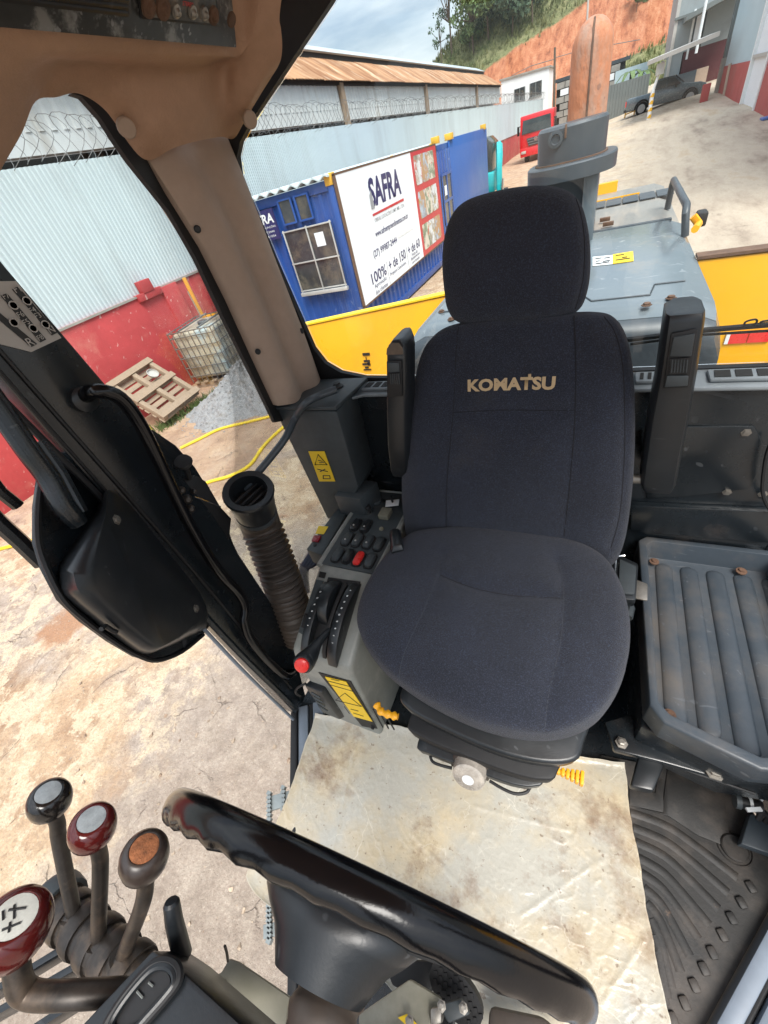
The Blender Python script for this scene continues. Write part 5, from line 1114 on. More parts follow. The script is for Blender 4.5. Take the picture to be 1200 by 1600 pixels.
# ---------------- headliner: moulded tan shell above the side window, with the radio panel
shell = [  # rows from the window edge up to the panel, left to right  (px, py, depth plane)
    [(-30, 330, 'x', -0.74), (0, 268, 'x', -0.75), (34, 208, 'x', -0.76), (56, 158, 'x', -0.78), (88, 152, 'x', -0.79), (122, 146, 'x', -0.79), (160, 168, 'x', -0.795), (190, 205, 'x', -0.8), (214, 240, 'x', -0.8), (236, 250, 'x', -0.8), (270, 232, 'x', -0.775), (310, 220, 'x', -0.765), (345, 214, 'x', -0.775), (366, 216, 'y', 1.0), (384, 186, 'y', 1.0), (412, 140, 'y', 1.0), (433, 107, 'y', 1.0)],
    [(-30, 250, 'x', -0.72), (0, 215, 'x', -0.725), (40, 165, 'x', -0.74), (70, 128, 'x', -0.765), (98, 128, 'x', -0.77), (128, 126, 'x', -0.765), (165, 140, 'x', -0.765), (200, 165, 'x', -0.765), (226, 188, 'x', -0.765), (250, 195, 'x', -0.755), (280, 185, 'x', -0.745), (312, 176, 'x', -0.738), (345, 168, 'x', -0.735), (368, 165, 'y', 0.955), (390, 158, 'y', 0.965), (418, 116, 'y', 0.975), (439, 92, 'y', 0.985)],
    [(-30, 170, 'x', -0.69), (0, 150, 'x', -0.695), (48, 118, 'x', -0.71), (85, 96, 'x', -0.735), (108, 96, 'x', -0.745), (140, 98, 'x', -0.742), (175, 104, 'x', -0.738), (210, 110, 'x', -0.735), (240, 116, 'x', -0.73), (265, 120, 'x', -0.725), (295, 118, 'x', -0.715), (320, 112, 'x', -0.705), (348, 104, 'x', -0.7), (372, 98, 'y', 0.945), (398, 108, 'y', 0.955), (424, 88, 'y', 0.968), (441, 70, 'y', 0.98)],
    [(-30, 95, 'x', -0.67), (0, 85, 'x', -0.67), (50, 88, 'x', -0.67), (90, 88, 'x', -0.672), (115, 88, 'x', -0.674), (145, 88, 'x', -0.675), (180, 90, 'x', -0.675), (212, 92, 'x', -0.675), (242, 95, 'x', -0.675), (268, 97, 'x', -0.675), (298, 97, 'x', -0.672), (322, 95, 'x', -0.668), (350, 90, 'x', -0.66), (374, 86, 'y', 0.935), (400, 66, 'y', 0.945), (424, 52, 'y', 0.96), (439, 45, 'y', 0.975)],
    [(-30, 42, 'x', -0.645), (0, 44, 'x', -0.645), (50, 46, 'x', -0.645), (90, 49, 'x', -0.645), (115, 51, 'x', -0.645), (145, 53, 'x', -0.645), (180, 57, 'x', -0.645), (212, 60, 'x', -0.645), (242, 63, 'x', -0.645), (268, 66, 'x', -0.645), (298, 69, 'x', -0.645), (322, 72, 'x', -0.642), (350, 75, 'x', -0.635), (376, 76, 'y', 0.93), (402, 34, 'y', 0.94), (424, 22, 'y', 0.955), (437, 22, 'y', 0.97)],
    [(-30, -60, 'x', -0.6), (0, -60, 'x', -0.6), (50, -60, 'x', -0.6), (90, -60, 'x', -0.6), (115, -60, 'x', -0.6), (145, -60, 'x', -0.6), (180, -60, 'x', -0.6), (212, -60, 'x', -0.6), (242, -60, 'x', -0.6), (268, -60, 'x', -0.6), (298, -60, 'x', -0.6), (322, -60, 'x', -0.6), (350, -60, 'x', -0.6), (376, -60, 'y', 0.93), (405, -60, 'y', 0.94), (430, -60, 'y', 0.955), (448, -60, 'y', 0.97)],
]
rows = [[at(*p) for p in r] for r in shell]
# refine with a spline along and across so the moulding reads as one soft skin
def spl(rows, k):
    cols = [smooth_path([r[i] for r in rows], k) for i in range(len(rows[0]))]
    rows2 = [[c[j] for c in cols] for j in range(len(cols[0]))]
    return [smooth_path(r, k) for r in rows2]
rr = spl(rows, 5)
m = MB().loft(rr, closed=False)
back = [[p + Vector((-0.012, 0.006, 0.012)) for p in r] for r in rr]
m.loft(back, closed=False)
m.loft([rr[0], back[0]], closed=False)
MB_head = m.build('headliner', tan_trim, gr, smooth=70, fix=True)
for (a, b2, ax, v) in ((198, 200, 'x', -.775), (391, 187, 'y', .965)):
    p = at(a, b2, ax, v); MB().lathe([(0.015, -0.006), (0.015, 0.001), (0.013, 0.003), (0.004, 0.0035)], p, (0.8, -0.5, -0.35), 18).build('trim_plug', pillar_trim, gr)
# radio panel in the headliner
rad = thing('overhead_radio', 'scuffed dark overhead radio panel with bare silver knob holes', 'radio', at(200, 20, 'x', -.6))
pn = ((at(0, 44, 'x', -.64) - at(370, 76, 'x', -.64))); 
A, B, C_, D = at(-60, 40, 'x', -.632), at(371, 76, 'x', -.622), at(357, -70, 'x', -.585), at(-60, -110, 'x', -.585)
nrm = (B - A).cross(D - A).normalized()
if nrm.dot(CAM_POS - A) < 0: nrm = -nrm
MB().prism([A, B, C_, D], -nrm * 0.05).build('fascia', radio, rad, bevel=0.003)
def onp(a, b2, lift=0.0): return atp(a, b2, A + nrm * lift, nrm)
MB().prism([onp(a, b2, 0.004) for a, b2 in ((222, 31), (346, 43), (335, -30), (210, -40))], -nrm * 0.004).build('recess_frame', black_soft, rad, bevel=0.002)
MB().prism([onp(a, b2, 0.008) for a, b2 in ((226, 26), (342, 38), (332, -30), (216, -40))], -nrm * 0.004).build('control_plate', M('worn_radio_plate', (0.10, 0.09, 0.075), 0.45, 0.3, var=0.4, scale=40, col2=(0.25, 0.2, 0.15), thr=(0.5, 0.7), c2scale=40), rad)
for (a, b2, r) in ((231, 10, .0085), (254, 12, .0095), (274, 16, .006), (300, 18, .006), (318, 20, .006), (333, 24, .008)):
    MB().lathe([(r * 1.4, 0), (r * 1.3, 0.003), (r * 0.8, 0.004), (r * 0.5, 0.008), (0.001, 0.009)], onp(a, b2, 0.008), nrm, 14).build('knob_stub', MATS['rust'] if r > .007 else steel, rad)
lettering('lettering', 'STEREO', onp(285, 8, 0.009), (B - A), nrm.cross(B - A), 0.022, red_switch, rad, lift=0.0005)
MB().lathe([(0.010, 0), (0.009, 0.003), (0.003, 0.004)], onp(361, 30, 0.001), nrm, 14).build('fascia_screw', rust, rad)
# air vent body left of the radio
MB().prism([onp(a, b2, 0.02) for a, b2 in ((-60, -6), (202, 29), (207, 22), (205, -30), (-60, -80))], -nrm * 0.02).build('vent_housing', black_soft, rad, bevel=0.003)
for k in range(3):
    o = 10 * k
    MB().tube([onp(-60, -12 - o, 0.024), onp(198, 20 - o, 0.024)], 0.0035, 6).build('vent_slat', black, rad)
# ================================================================== INSIDE THE CAB
# ---------------- left post and its fittings
PX_ = -0.80
post = thing('door_post', 'scuffed black steel door post with shift pattern label and grab rail', 'door post', (L0.x, L0.y, FZ))
pp = [(-60, 330), (12, 420), (177, 614), (330, 800), (452, 985), (478, 1088), (462, 1116), (395, 1045), (330, 975), (160, 772), (-60, 520)]
MB().prism(poly(pp, 'x', PX_), (-0.05, 0, 0)).build('post_face', black_paint, post, bevel=0.004)
ln = lambda pts, v, r, nm, mt, par, ax='x', k=5: MB().tube(smooth_path(poly(pts, ax, v), k), r, 8).build(nm, mt, par)
ln([(-60, 560), (40, 660), (165, 786), (245, 880), (330, 972), (462, 1108)], PX_ + 0.004, 0.006, 'seal_strip', black_soft, post)
ln([(-60, 480), (56, 612), (200, 775), (330, 925), (455, 1075)], PX_ + 0.002, 0.004, 'seal_strip', black_soft, post)
ln([(-60, 510), (52, 640), (195, 800), (300, 920)], PX_ + 0.002, 0.003, 'seal_strip', black_soft, post)
ln([(320, 962), (390, 1036), (462, 1106)], PX_ + 0.012, 0.009, 'door_rail', black_paint, post)
ln([(314, 978), (384, 1052), (458, 1124)], PX_ + 0.006, 0.005, 'door_rail', sill_paint, post)
# grab rail up the post
gpts = [(128, 622), (150, 611), (188, 622), (222, 668), (262, 750), (300, 826), (340, 890), (372, 926), (383, 948), (382, 972), (392, 1000), (420, 1034), (446, 1056), (458, 1052)]
gd = [0.0, 0.045, 0.055, 0.05, 0.045, 0.04, 0.035, 0.03, 0.03, 0.03, 0.03, 0.03, 0.025, 0.0]
MB().tube(smooth_path([at(a, b2, 'x', PX_ + d) for (a, b2), d in zip(gpts, gd)], 5), 0.0125, 12).build('grab_rail', black_gloss, post)
MB().lathe([(0.022, 0), (0.022, 0.012), (0.016, 0.016)], at(128, 624, 'x', PX_), (1, 0, 0), 14).build('rail_foot', black, post)
# shift pattern label
lb = pprism('shift_label', [(-30, 440), (25, 439), (96, 528), (49, 550), (-30, 455 + 75)], 'x', PX_ + 0.003, (-0.003, 0, 0), decal_grey, post)
for (a, b2) in (((24, 450), (86, 522)), ((6, 460), (68, 533)), ((-6, 490), (54, 540))):
    w_ = 4.4
    q = poly([(a[0] - w_, a[1] + 2), (a[0] + w_, a[1] - 2.5), (b2[0] + w_, b2[1] - 2.5), (b2[0] - w_, b2[1] + 2)], 'x', PX_ + 0.005); MB().prism(q, (-0.0015, 0, 0)).build('label_stripe', decal_black, lb)
upv = (at(50, 480, 'x', PX_) - at(0, 495, 'x', PX_)).normalized(); run = (at(86, 522, 'x', PX_) - at(24, 450, 'x', PX_)).normalized()
for (tx_, a, b2) in (('F1', 26, 452), ('F4', 50, 484), ('F3', 58, 493), ('N', 80, 516), ('F7', 8, 462), ('F6', 31, 491), ('F5', 40, 503), ('F8', 62, 527), ('R', 48, 536)):
    p = at(a, b2, 'x', PX_ + 0.0065); lettering('label_lettering', tx_, p - Vector((0, 0.004, 0.004)), (0, 1, 0), (0, 0, 1), 0.009, decal_grey, lb, lift=0.0003)
for (a, b2) in ((42, 470), (71, 507), (21, 477), (52, 513), (22, 504)):
    p = at(a, b2, 'x', PX_ + 0.0065); MB().lathe([(0.0062, 0), (0.0062, 0.0006), (0.0046, 0.0006), (0.0046, 0)], p, (1, 0, 0), 14).build('label_ring', decal_grey, lb)

# ---------------- door: latch box on the slanted front door
DN = Vector((0.84, 0.543, 0)); DP = Vector((L0.x, L0.y, 0))
def dpt(a, b2, off=0.0): return atp(a, b2, DP + DN * off, DN)
door = thing('cab_door', 'open cab door edge with black moulded latch box and curved backing plate', 'door', (L0.x, L0.y - 0.02, FZ))
plate = [(150, 690), (100, 700), (66, 742), (60, 790), (60, 845), (72, 885), (98, 935), (132, 968), (175, 1000), (215, 1024), (246, 1032), (285, 1018), (318, 992), (332, 972), (250, 880), (175, 780)]
MB().prism([dpt(a, b2, 0.0) for a, b2 in plate], -DN * 0.012).build('backing_plate', black_paint, door, bevel=0.002)
MB().tube(smooth_path([dpt(a, b2, 0.002) for a, b2 in plate[2:13]], 4), 0.0045, 6).build('plate_edge_seal', black_soft, door)
o_ring = [(176, 772), (150, 800), (114, 850), (94, 882), (92, 902), (100, 930), (140, 965), (185, 1000), (222, 1022), (250, 1016), (290, 998), (326, 968), (262, 872)]
i_ring = [(179, 764), (165, 805), (150, 850), (143, 890), (146, 905), (158, 925), (190, 958), (222, 988), (246, 1008), (260, 1006), (292, 984), (322, 945), (262, 862)]
ro = [dpt(a, b2, 0.004) for a, b2 in o_ring]; rm = [dpt(a * 0.55 + c * 0.45 , b2 * 0.55 + d * 0.45, 0.055) for (a, b2), (c, d) in zip(o_ring, i_ring)]; ri = [dpt(a, b2, 0.07) for a, b2 in i_ring]
bx_ = MB().loft([smooth_path(ro, 3, True), smooth_path(rm, 3, True), smooth_path(ri, 3, True)]).build('latch_box', black, door, smooth=75)
for (a, b2) in ((182, 812), (306, 951)):
    bolt(dpt(a, b2, 0.071), DN, 0.0065, steel, bx_, 'screw', 0.004)
MB().tube([dpt(158, 983, 0.05), dpt(165, 978, 0.05), dpt(174, 984, 0.05), dpt(182, 988, 0.05)], 0.004, 6).build('latch_slot', black_soft, bx_)
# door arm and its inner tube
MB().tube(smooth_path([dpt(a, b2, 0.03) for a, b2 in ((-60, 560), (0, 640), (45, 705), (75, 745), (100, 790), (124, 818))], 5), [0.016] * 24 + [0.014] * 2, 10).build('door_arm', black_paint, door)
MB().tube([dpt(60, 690, 0.035), dpt(95, 740, 0.035), (dpt(128, 800, 0.035))], 0.010, 8).build('arm_brace', black_paint, door)
# mirror arms outside the door
mir = thing('mirror_bracket', 'black tubular mirror bracket outside the cab door at far left', 'bracket', dpt(0, 800, -0.2))
MB().tube([dpt(-60, 690, -0.12), dpt(0, 768, -0.12), dpt(28, 790, -0.12)], 0.011, 8).build('upper_arm', black_paint, mir)
MB().tube([dpt(-60, 760, -0.12), dpt(0, 818, -0.12), dpt(30, 845, -0.12), dpt(66, 880, -0.12)], 0.014, 8).build('lower_arm', black_paint, mir)

# steps outside the left door
stp = thing('cab_step', 'grey perforated steel step hanging outside the left door sill', 'step', (-0.95, 0.0, 1.0))
for (z, dy) in ((1.28, 0.0), (1.28, 0.0)):
    break
ss = at(432, 1268, 'z', 1.25); s2 = at(430, 1450, 'z', 1.25)
for nm, (a, b2, c, d) in (('tread', (418, 1245, 452, 1268)), ('tread', (411, 1445, 448, 1468))):
    q = [at(a, b2, 'z', 1.25), at(c, b2 - 10, 'z', 1.25), at(c, d - 10, 'z', 1.25), at(a, d, 'z', 1.25)]
    MB().prism(q, (0, 0, -0.012)).build(nm, step_grey, stp, bevel=0.002)
for xx in (421, 443):
    for (y0_, y1_) in ((1240, 1295), (1408, 1470)):
        a, b2 = at(xx, y0_ - (xx - 421) * 0.4, 'z', 1.252), at(xx, y1_ - (xx - 421) * 0.4, 'z', 1.252)
        m = MB(); n = 9
        for i in range(n):
            p = a.lerp(b2, i / (n - 1)); m.box(p, (0.016, 0.014, 0.02))
        m.tube([a, b2], 0.006, 5); m.build('toothed_bar', step_grey, stp, smooth=0)

# ---------------- side window and its latch plate
sw_ = thing('side_window', 'left side cab window with round black latch plate and thumb knob', 'window', (-0.84, 0.55, 2.0))
MB().prism([(-0.845, 0.30, FZ), (-0.845, 0.98, FZ), (-0.845, 0.98, 3.3), (-0.845, 0.30, 3.3)], (-0.003, 0, 0)).build('glass', pane_clear, sw_, smooth=0)
lp = [(208, 664), (240, 672), (275, 696), (305, 730), (330, 770), (352, 812), (365, 850), (392, 905), (400, 940), (330, 830), (260, 740)]
MB().prism(poly(lp, 'x', -0.835), (-0.01, 0, 0)).build('latch_plate', black_paint, sw_, bevel=0.002)
br = [(278, 758), (305, 742), (322, 752), (345, 792), (362, 810), (358, 850), (372, 880), (345, 870), (312, 835), (290, 800)]
MB().prism(poly(br, 'x', -0.815), (-0.02, 0, 0)).build('hinge_bracket', black_soft, sw_, bevel=0.003)
k0 = at(288, 724, 'x', -0.79); k1 = at(296, 748, 'x', -0.81)
kn = MB().lathe([(0.018, 0), (0.020, 0.004), (0.018, 0.010), (0.006, 0.011)], k0, (0.35, -0.25, 0.85), 18).build('thumb_knob', black_soft, sw_)
MB().cyl(k0, k1, 0.006, 10).build('knob_stem', black_soft, kn)
for (a, b2, r) in ((283, 766, .008), (292, 780, .010), (297, 795, .009), (302, 768, .006)):
    MB().lathe([(r * 1.2, 0), (r, 0.008), (r * 0.5, 0.012)], at(a, b2, 'x', -0.795), (0.9, -0.3, 0.2), 8).build('latch_bolt', lever_steel, sw_)
MB().tube([at(304, 776, 'x', -0.79), at(345, 792, 'x', -0.79)], 0.0015, 5).build('lock_wire', chrome, sw_)

# ---------------- corrugated air duct with its round nozzle
dct = thing('air_duct', 'ribbed black air hose with round nozzle standing beside the console', 'air duct', at(462, 968, 'z', 1.9))
top = at(389, 770, 'z', 2.44); bot = at(462, 968, 'z', 1.96)
mid = at(428, 872, 'z', 2.20)
nzn = (top - at(412, 832, 'z', 2.31)).normalized(); nzn = nzn.lerp((CAM_POS - top).normalized(), 0.42).normalized()
face = (CAM_POS - top).normalized().lerp(nzn, 0.55).normalized()
r0 = 0.054
r0 = 0.060
prof = [(r0 * 0.9, -0.105), (r0 * 1.0, -0.04), (r0 * 1.03, -0.012), (r0 * 1.10, 0.0), (r0 * 1.12, 0.006), (r0 * 1.08, 0.012), (r0 * 0.82, 0.010), (r0 * 0.80, -0.02), (r0 * 0.78, -0.05)]
nzl = MB().lathe(prof, top, nzn, 28, caps=False).build('nozzle', black, dct)
MB().lathe([(r0 * 0.8, -0.048), (0.001, -0.05)], top, nzn, 24).build('nozzle_floor', black_soft, nzl)
qx_ = nzn.to_track_quat('Z', 'Y').to_matrix(); 
for k in (-1, 0, 1):
    d = Vector((0.0, 0, 0)); c = top - nzn * 0.018 + (at(400, 762, 'z', 2.44) - at(378, 772, 'z', 2.44)).normalized().cross(nzn) * (k * 0.017)
    dr_ = (at(400, 762, 'z', 2.44) - at(378, 782, 'z', 2.44)).normalized(); c = top - nzn * 0.02 + dr_.cross(nzn).normalized() * (k * 0.018); ln_ = math.sqrt(max(0, (r0 * .8) ** 2 - (k * .018) ** 2))
    MB().tube([c - dr_ * ln_, c + dr_ * ln_], 0.004, 6).build('nozzle_slat', black_soft, nzl)
r0 = 0.054
lowc = top - nzn * 0.105
MB().lathe([(r0 * 1.06, 0), (r0 * 1.06, 0.016)], lowc - nzn * 0.0, nzn, 28).build('clamp_band', con_dark, dct)
pth = smooth_path([lowc - nzn * 0.0, lowc - nzn * 0.05, mid.lerp(lowc - nzn * .1, 0.35), mid.lerp(bot, 0.35), bot, bot + (bot - mid) * 0.3], 40)
path = []; acc = 0.0; rad_ = []
tot = sum((pth[i + 1] - pth[i]).length for i in range(len(pth) - 1)); s = 0
for i, p in enumerate(pth):
    if i: s += (p - pth[i - 1]).length
    rr_ = r0 * 1.06 if s < 0.075 else r0 * 1.04 + 0.0055 * math.sin((s - 0.075) * 2 * math.pi / 0.0175)
    path.append(p); rad_.append(rr_)
MB().tube(path, rad_, 28).build('ribbed_hose', brownblack, dct, smooth=60)

# ---------------- rear corner box, rear shelf, rear wall
rw = thing('rear_trim_panel', 'glossy black rear cab panel with grey vent shelf below the rear window', 'cab trim', (-0.15, 0.95, 2.0))
CYB = 0.83
cbx = MB().prism([at(428, 640, 'y', CYB), at(526, 643, 'y', CYB), at(560, 762, 'y', CYB), at(542, 802, 'y', CYB), at(512, 812, 'y', CYB)], (0, 0.15, 0)).build('corner_box', con_dark, rw, bevel=0.006)
zt_ = at(475, 641, 'y', CYB).z
MB().prism([(at(426, 639, 'y', CYB).x, CYB - 0.006, zt_ + 0.002), (at(528, 642, 'y', CYB).x, CYB - 0.006, zt_ + 0.002), (at(528, 642, 'y', CYB).x + 0.02, 1.0, zt_ + 0.002), (-0.83, 1.0, zt_ + 0.002)], (0, 0, 0.012)).build('box_lid', con_dark, rw, bevel=0.004)
# warning sticker on the corner box
SP = Vector((0, CYB - 0.003, 0)); sn = Vector((0, -1, 0))
dst = MB().prism([at(a, b2, 'y', CYB - 0.002) for a, b2 in ((482, 705), (507, 705), (524, 752), (499, 752))], (0, -0.001, 0)).build('warning_sticker', decal_yellow, rw)
tri = [at(497, 710, 'y', CYB - 0.0035), at(492, 726, 'y', CYB - 0.0035), at(511, 726, 'y', CYB - 0.0035)]
MB().tube(tri, 0.0022, 5, closed=True).build('sticker_triangle', decal_black, dst)
for pts_ in (((497, 719), (504, 721)), ((499, 723), (506, 723)), ((496, 733), (512, 737)), ((500, 737), (508, 733)), ((505, 743), (515, 743)), ((505, 748), (516, 748)), ((505, 743), (505, 748)), ((515, 743), (516, 748))):
    MB().tube([at(a, b2, 'y', CYB - 0.0035) for a, b2 in pts_], 0.0016, 4).build('sticker_mark', decal_black, dst)
# shelf with vents
SZ = 2.505
RWY = 0.955
xa = at(528, 642, 'y', CYB).x + 0.02
MB().prism([(-0.82, 1.03, SZ), (0.6, 1.03, SZ), (0.6, RWY - 0.012, SZ - 0.004), (xa, RWY - 0.012, SZ - 0.004), (xa - 0.06, 0.90, SZ), (-0.82, 0.92, SZ)], (0, 0, 0.010)).build('vent_shelf', shelf_grey, rw, bevel=0.004)
def vent(x0, x1, n):
    f_ = MB().bx(x0, x1, RWY + 0.004, RWY + 0.052, SZ + 0.008, SZ + 0.016).build('vent_frame', shelf_grey, rw, bevel=0.003)
    w_ = (x1 - x0 - 0.012) / n
    for i in range(n):
        a = x0 + 0.008 + w_ * i; MB().prism([(a, RWY + 0.012, SZ + 0.0165), (a + w_ - 0.008, RWY + 0.012, SZ + 0.0165), (a + w_ - 0.006, RWY + 0.042, SZ + 0.0165), (a + 0.002, RWY + 0.042, SZ + 0.0165)], (0, 0, 0.0012)).build('vent_painted_shade', dark_gap, f_)  # near-black plates on the frame, slot shade painted as colour
vent(at(575, 605, 'z', SZ).x, at(645, 602, 'z', SZ).x, 5)
vent(at(990, 585, 'z', SZ).x, at(1035, 584, 'z', SZ).x, 3)
vent(at(1100, 582, 'z', SZ).x, at(1100, 582, 'z', SZ).x + 0.22, 6)
MB().lathe([(0.018, 0), (0.018, 0.006), (0.010, 0.012), (0.010, 0.016)], (at(528, 606, 'z', zt_ + 0.012).x, at(528, 606, 'z', zt_ + 0.012).y, zt_ + 0.012), (0, 0, 1), 14).build('shelf_knob', black_soft, rw)
# rear wall below the shelf
MB().prism([(-0.815, RWY, SZ - 0.006), (0.52, RWY, SZ - 0.006), (0.52, RWY, 1.62), (-0.815, RWY, 1.62)], (0, 0.03, 0)).build('rear_wall', black_paint, rw, bevel=0.003)
acc_ = [(1000, 668), (1070, 664), (1178, 664), (1192, 690), (1186, 735), (1170, 762), (1060, 775), (1010, 778)]
MB().prism(poly(acc_, 'y', RWY - 0.001), (0, -0.006, 0)).build('access_cover', black_paint, rw, bevel=0.003)
for (a, b2) in ((1166, 676), (1136, 769), (1192, 772), (1100, 830)):
    bolt(at(a, b2, 'y', RWY - 0.007), (0, -1, 0), 0.0065, steel, rw, 'screw', 0.004)
MB().prism(poly([(985, 790), (1210, 800), (1210, 850), (985, 830)], 'y', RWY - 0.02), (0, 0.02, 0)).build('kick_ledge', black_paint, rw, bevel=0.004)
MB().tube(smooth_path([at(1205, 690, 'y', .93), at(1196, 720, 'y', .93), at(1192, 770, 'y', .93), at(1205, 800, 'y', .93)], 4), 0.004, 6).build('side_cable', black_soft, rw)
# bent grab bar over the corner box
gb_ = tag(MB().tube(smooth_path([Vector((at(527, 611, 'z', 2.56).x, at(527, 611, 'z', 2.56).y, 2.565)), at(500, 618, 'y', 0.84), at(478, 630, 'y', 0.80), at(462, 652, 'x', -0.745), at(446, 684, 'x', -0.745), at(425, 712, 'x', -0.765), at(402, 740, 'x', -0.79), at(385, 765, 'x', -.82)], 6), 0.0105, 12).build('bent_grab_bar', hood_dark), 'bent dark steel grab bar from the rear corner box toward the duct', 'grab bar')

# ---------------- control console left of the seat
co = thing('control_console', 'grey console left of the seat with rocker switches and gear quadrant', 'console', (-0.57, 0.6, FZ))
cxl, cxr = -0.682, -0.482
pz_ = 2.15
sidep = [(0.94, 2.135), (0.575, 2.135), (0.345, 2.035), (0.335, 2.0), (0.315, 1.61), (0.94, 1.61)]
MB().loft([[(x, y, z) for y, z in sidep] for x in (cxl, cxr)]).build('shell', con_grey, co, bevel=0.014, seg=3)
rim = MB()
for pts_ in ([(cxl + 0.004, 0.575, 2.136), (cxl + 0.004, 0.935, 2.136), (cxr - 0.004, 0.935, 2.136), (cxr - 0.004, 0.575, 2.136)],):
    rim.tube([Vector(p) for p in pts_], 0.010, 8)
rim.build('panel_rim', con_grey, co)
MB().bx(cxl + 0.012, cxr - 0.012, 0.582, 0.93, 2.136, 2.141).build('switch_panel', con_dark, co)
SZP = 2.141
def rocker(a, b2, mat, dome=0.0):
    p = at(a, b2, 'z', SZP); bez = MB().loft([oval(p.x - 0.0165, p.x + 0.0165, p.y - 0.030, p.y + 0.030, SZP + h, 20, 4) for h in (0, 0.004)]).build('switch_bezel', black_soft, co)
    MB().loft([oval(p.x - w_, p.x + w_, p.y - w_ * 2.05, p.y + w_ * 2.05, SZP + h, 20, 3.4) for w_, h in ((0.0128, 0.003), (0.0122, 0.009), (0.009, 0.0125 + dome))]).build('rocker_switch', mat, bez)
    return bez, p
for (a, b2, mt, dot) in ((556, 821, black, 1), (572.5, 823, black, 1), (543, 843, con_dark, 1), (559, 845, con_dark, 1), (576, 848, con_dark, 1), (593, 851, con_dark, 0), (528, 868, con_dark, 0), (544.5, 870, black, 0), (561, 874, red_switch, 0), (579, 877, con_dark, 0)):
    bz, p = rocker(a, b2, mt)
    if dot: MB().lathe([(0.0035, 0), (0.003, 0.002)], (p.x, p.y - 0.01, SZP + 0.0118), (0, 0, 1), 10).build('switch_icon', decal_grey, bz)
p = at(588, 784, 'z', SZP); MB().lathe([(0.020, 0), (0.021, 0.006), (0.019, 0.011), (0.003, 0.012)], (p.x, p.y, SZP), (0, 0, 1), 20).build('socket_cap', con_dark, co)
MB().box((p.x + 0.024, p.y + 0.002, SZP + 0.006), (0.012, 0.008, 0.01)).build('socket_hinge', black_soft, co)
p = at(577, 800, 'z', SZP); MB().lathe([(0.013, 0), (0.013, 0.003), (0.010, 0.004)], (p.x, p.y, SZP), (0, 0, 1), 16).build('lighter_ring', chrome, co)
MB().lathe([(0.005, 0), (0.005, 0.015), (0.0105, 0.017), (0.0105, 0.026), (0.009, 0.028)], (p.x, p.y, SZP), (0, 0, 1), 16).build('lighter_knob', black_soft, co)
p = at(603, 806, 'z', SZP); MB().box((p.x, p.y, SZP + 0.010), (0.036, 0.042, 0.02)).build('indicator_block', MATS['khaki_painted_plate'], co, bevel=0.003)
p = at(610, 796, 'z', SZP); MB().box((p.x + 0.008, p.y + 0.01, SZP + 0.0215), (0.045, 0.03, 0.002), Matrix.Rotation(0.3, 3, 'Z')).build('paper_tag', decal_white, co)
p = at(615, 790, 'z', SZP); MB().lathe([(0.013, 0), (0.013, 0.012), (0.008, 0.015)], (p.x, p.y, SZP), (0, 0, 1), 16).build('ignition_lock', chrome, co)
MB().box((p.x, p.y, SZP + 0.026), (0.007, 0.022, 0.026), Matrix.Rotation(0.5, 3, 'Z')).build('ignition_key', black_soft, co, bevel=0.003)
p = at(596, 827, 'z', SZP); MB().lathe([(0.008, 0), (0.007, 0.005), (0.002, 0.006)], (p.x, p.y, SZP), (0, 0, 1), 12).build('plug', MATS['khaki_painted_plate'], co)
# parking lever by the seat with a red release tip
MB().loft([[at(a, b2, 'z', z_) for a, b2 in r_] for r_, z_ in (([(608, 838), (628, 838), (632, 870), (612, 872)], 2.15), ([(609, 830), (626, 828), (631, 860), (611, 864)], 2.20), ([(612, 826), (622, 825), (627, 850), (614, 852)], 2.215))]).build('parking_lever', black, co, bevel=0.004)
p = at(608, 873, 'z', 2.165); MB().lathe([(0.011, -0.012), (0.013, 0), (0.012, 0.010), (0.006, 0.014)], p, (-0.4, -0.85, 0.25), 14).build('red_release_tip', red_switch, co)
# gear quadrant on the sloped face
def slope(a, b2, lift=0.0):
    n_ = Vector((0, -0.1, 0.23)).normalized(); return atp(a, b2, Vector((0, 0.575, 2.135)) + n_ * lift, n_)
sn_ = Vector((0, -0.1, 0.23)).normalized(); sd_v = Vector((0, -0.23, -0.1)).normalized()
MB().prism([slope(a, b2, 0.001) for a, b2 in ((513, 902), (564, 909), (534, 1016), (490, 1004))], sn_ * 0.004).build('quadrant_plate', black_soft, co, bevel=0.003)
def arc_body(u0, u1, v0, v1, h):
    c = slope(538, 906, 0.0); rings = []
    for i in range(15):
        t = i / 14; q = math.pi * t; v = v0 + (v1 - v0) * t; hh = 0.004 + h * math.sin(q) ** 0.6
        base = Vector((0, 0.545, 2.122)) + sd_v * v
        rings.append([base + Vector((u0, 0, 0)) , base + Vector((u0, 0, 0)) + sn_ * hh, base + Vector((u1, 0, 0)) + sn_ * hh, base + Vector((u1, 0, 0))])
    return MB().loft(rings)
arc_body(-0.640, -0.616, 0.010, 0.225, 0.034).build('quadrant_arc', black, co, bevel=0.002)
arc_body(-0.613, -0.580, 0.0, 0.13, 0.048).build('quadrant_arc', black, co, bevel=0.003)
arc_body(-0.572, -0.560, 0.0, 0.215, 0.030).build('quadrant_arc', black_soft, co, bevel=0.002)
arc_body(-0.548, -0.520, -0.005, 0.228, 0.046).build('quadrant_arc', black, co, bevel=0.003)
for k in range(9):
    t = 0.1 + 0.085 * k; hh = 0.0045 + 0.046 * math.sin(math.pi * t) ** 0.6; b_ = Vector((-0.534, 0.545, 2.122)) + sd_v * (0.215 * t) + sn_ * hh
    MB().box(b_, (0.004, 0.006, 0.0015), Matrix.Rotation(-0.41, 3, 'X')).build('quadrant_mark', decal_white, co)
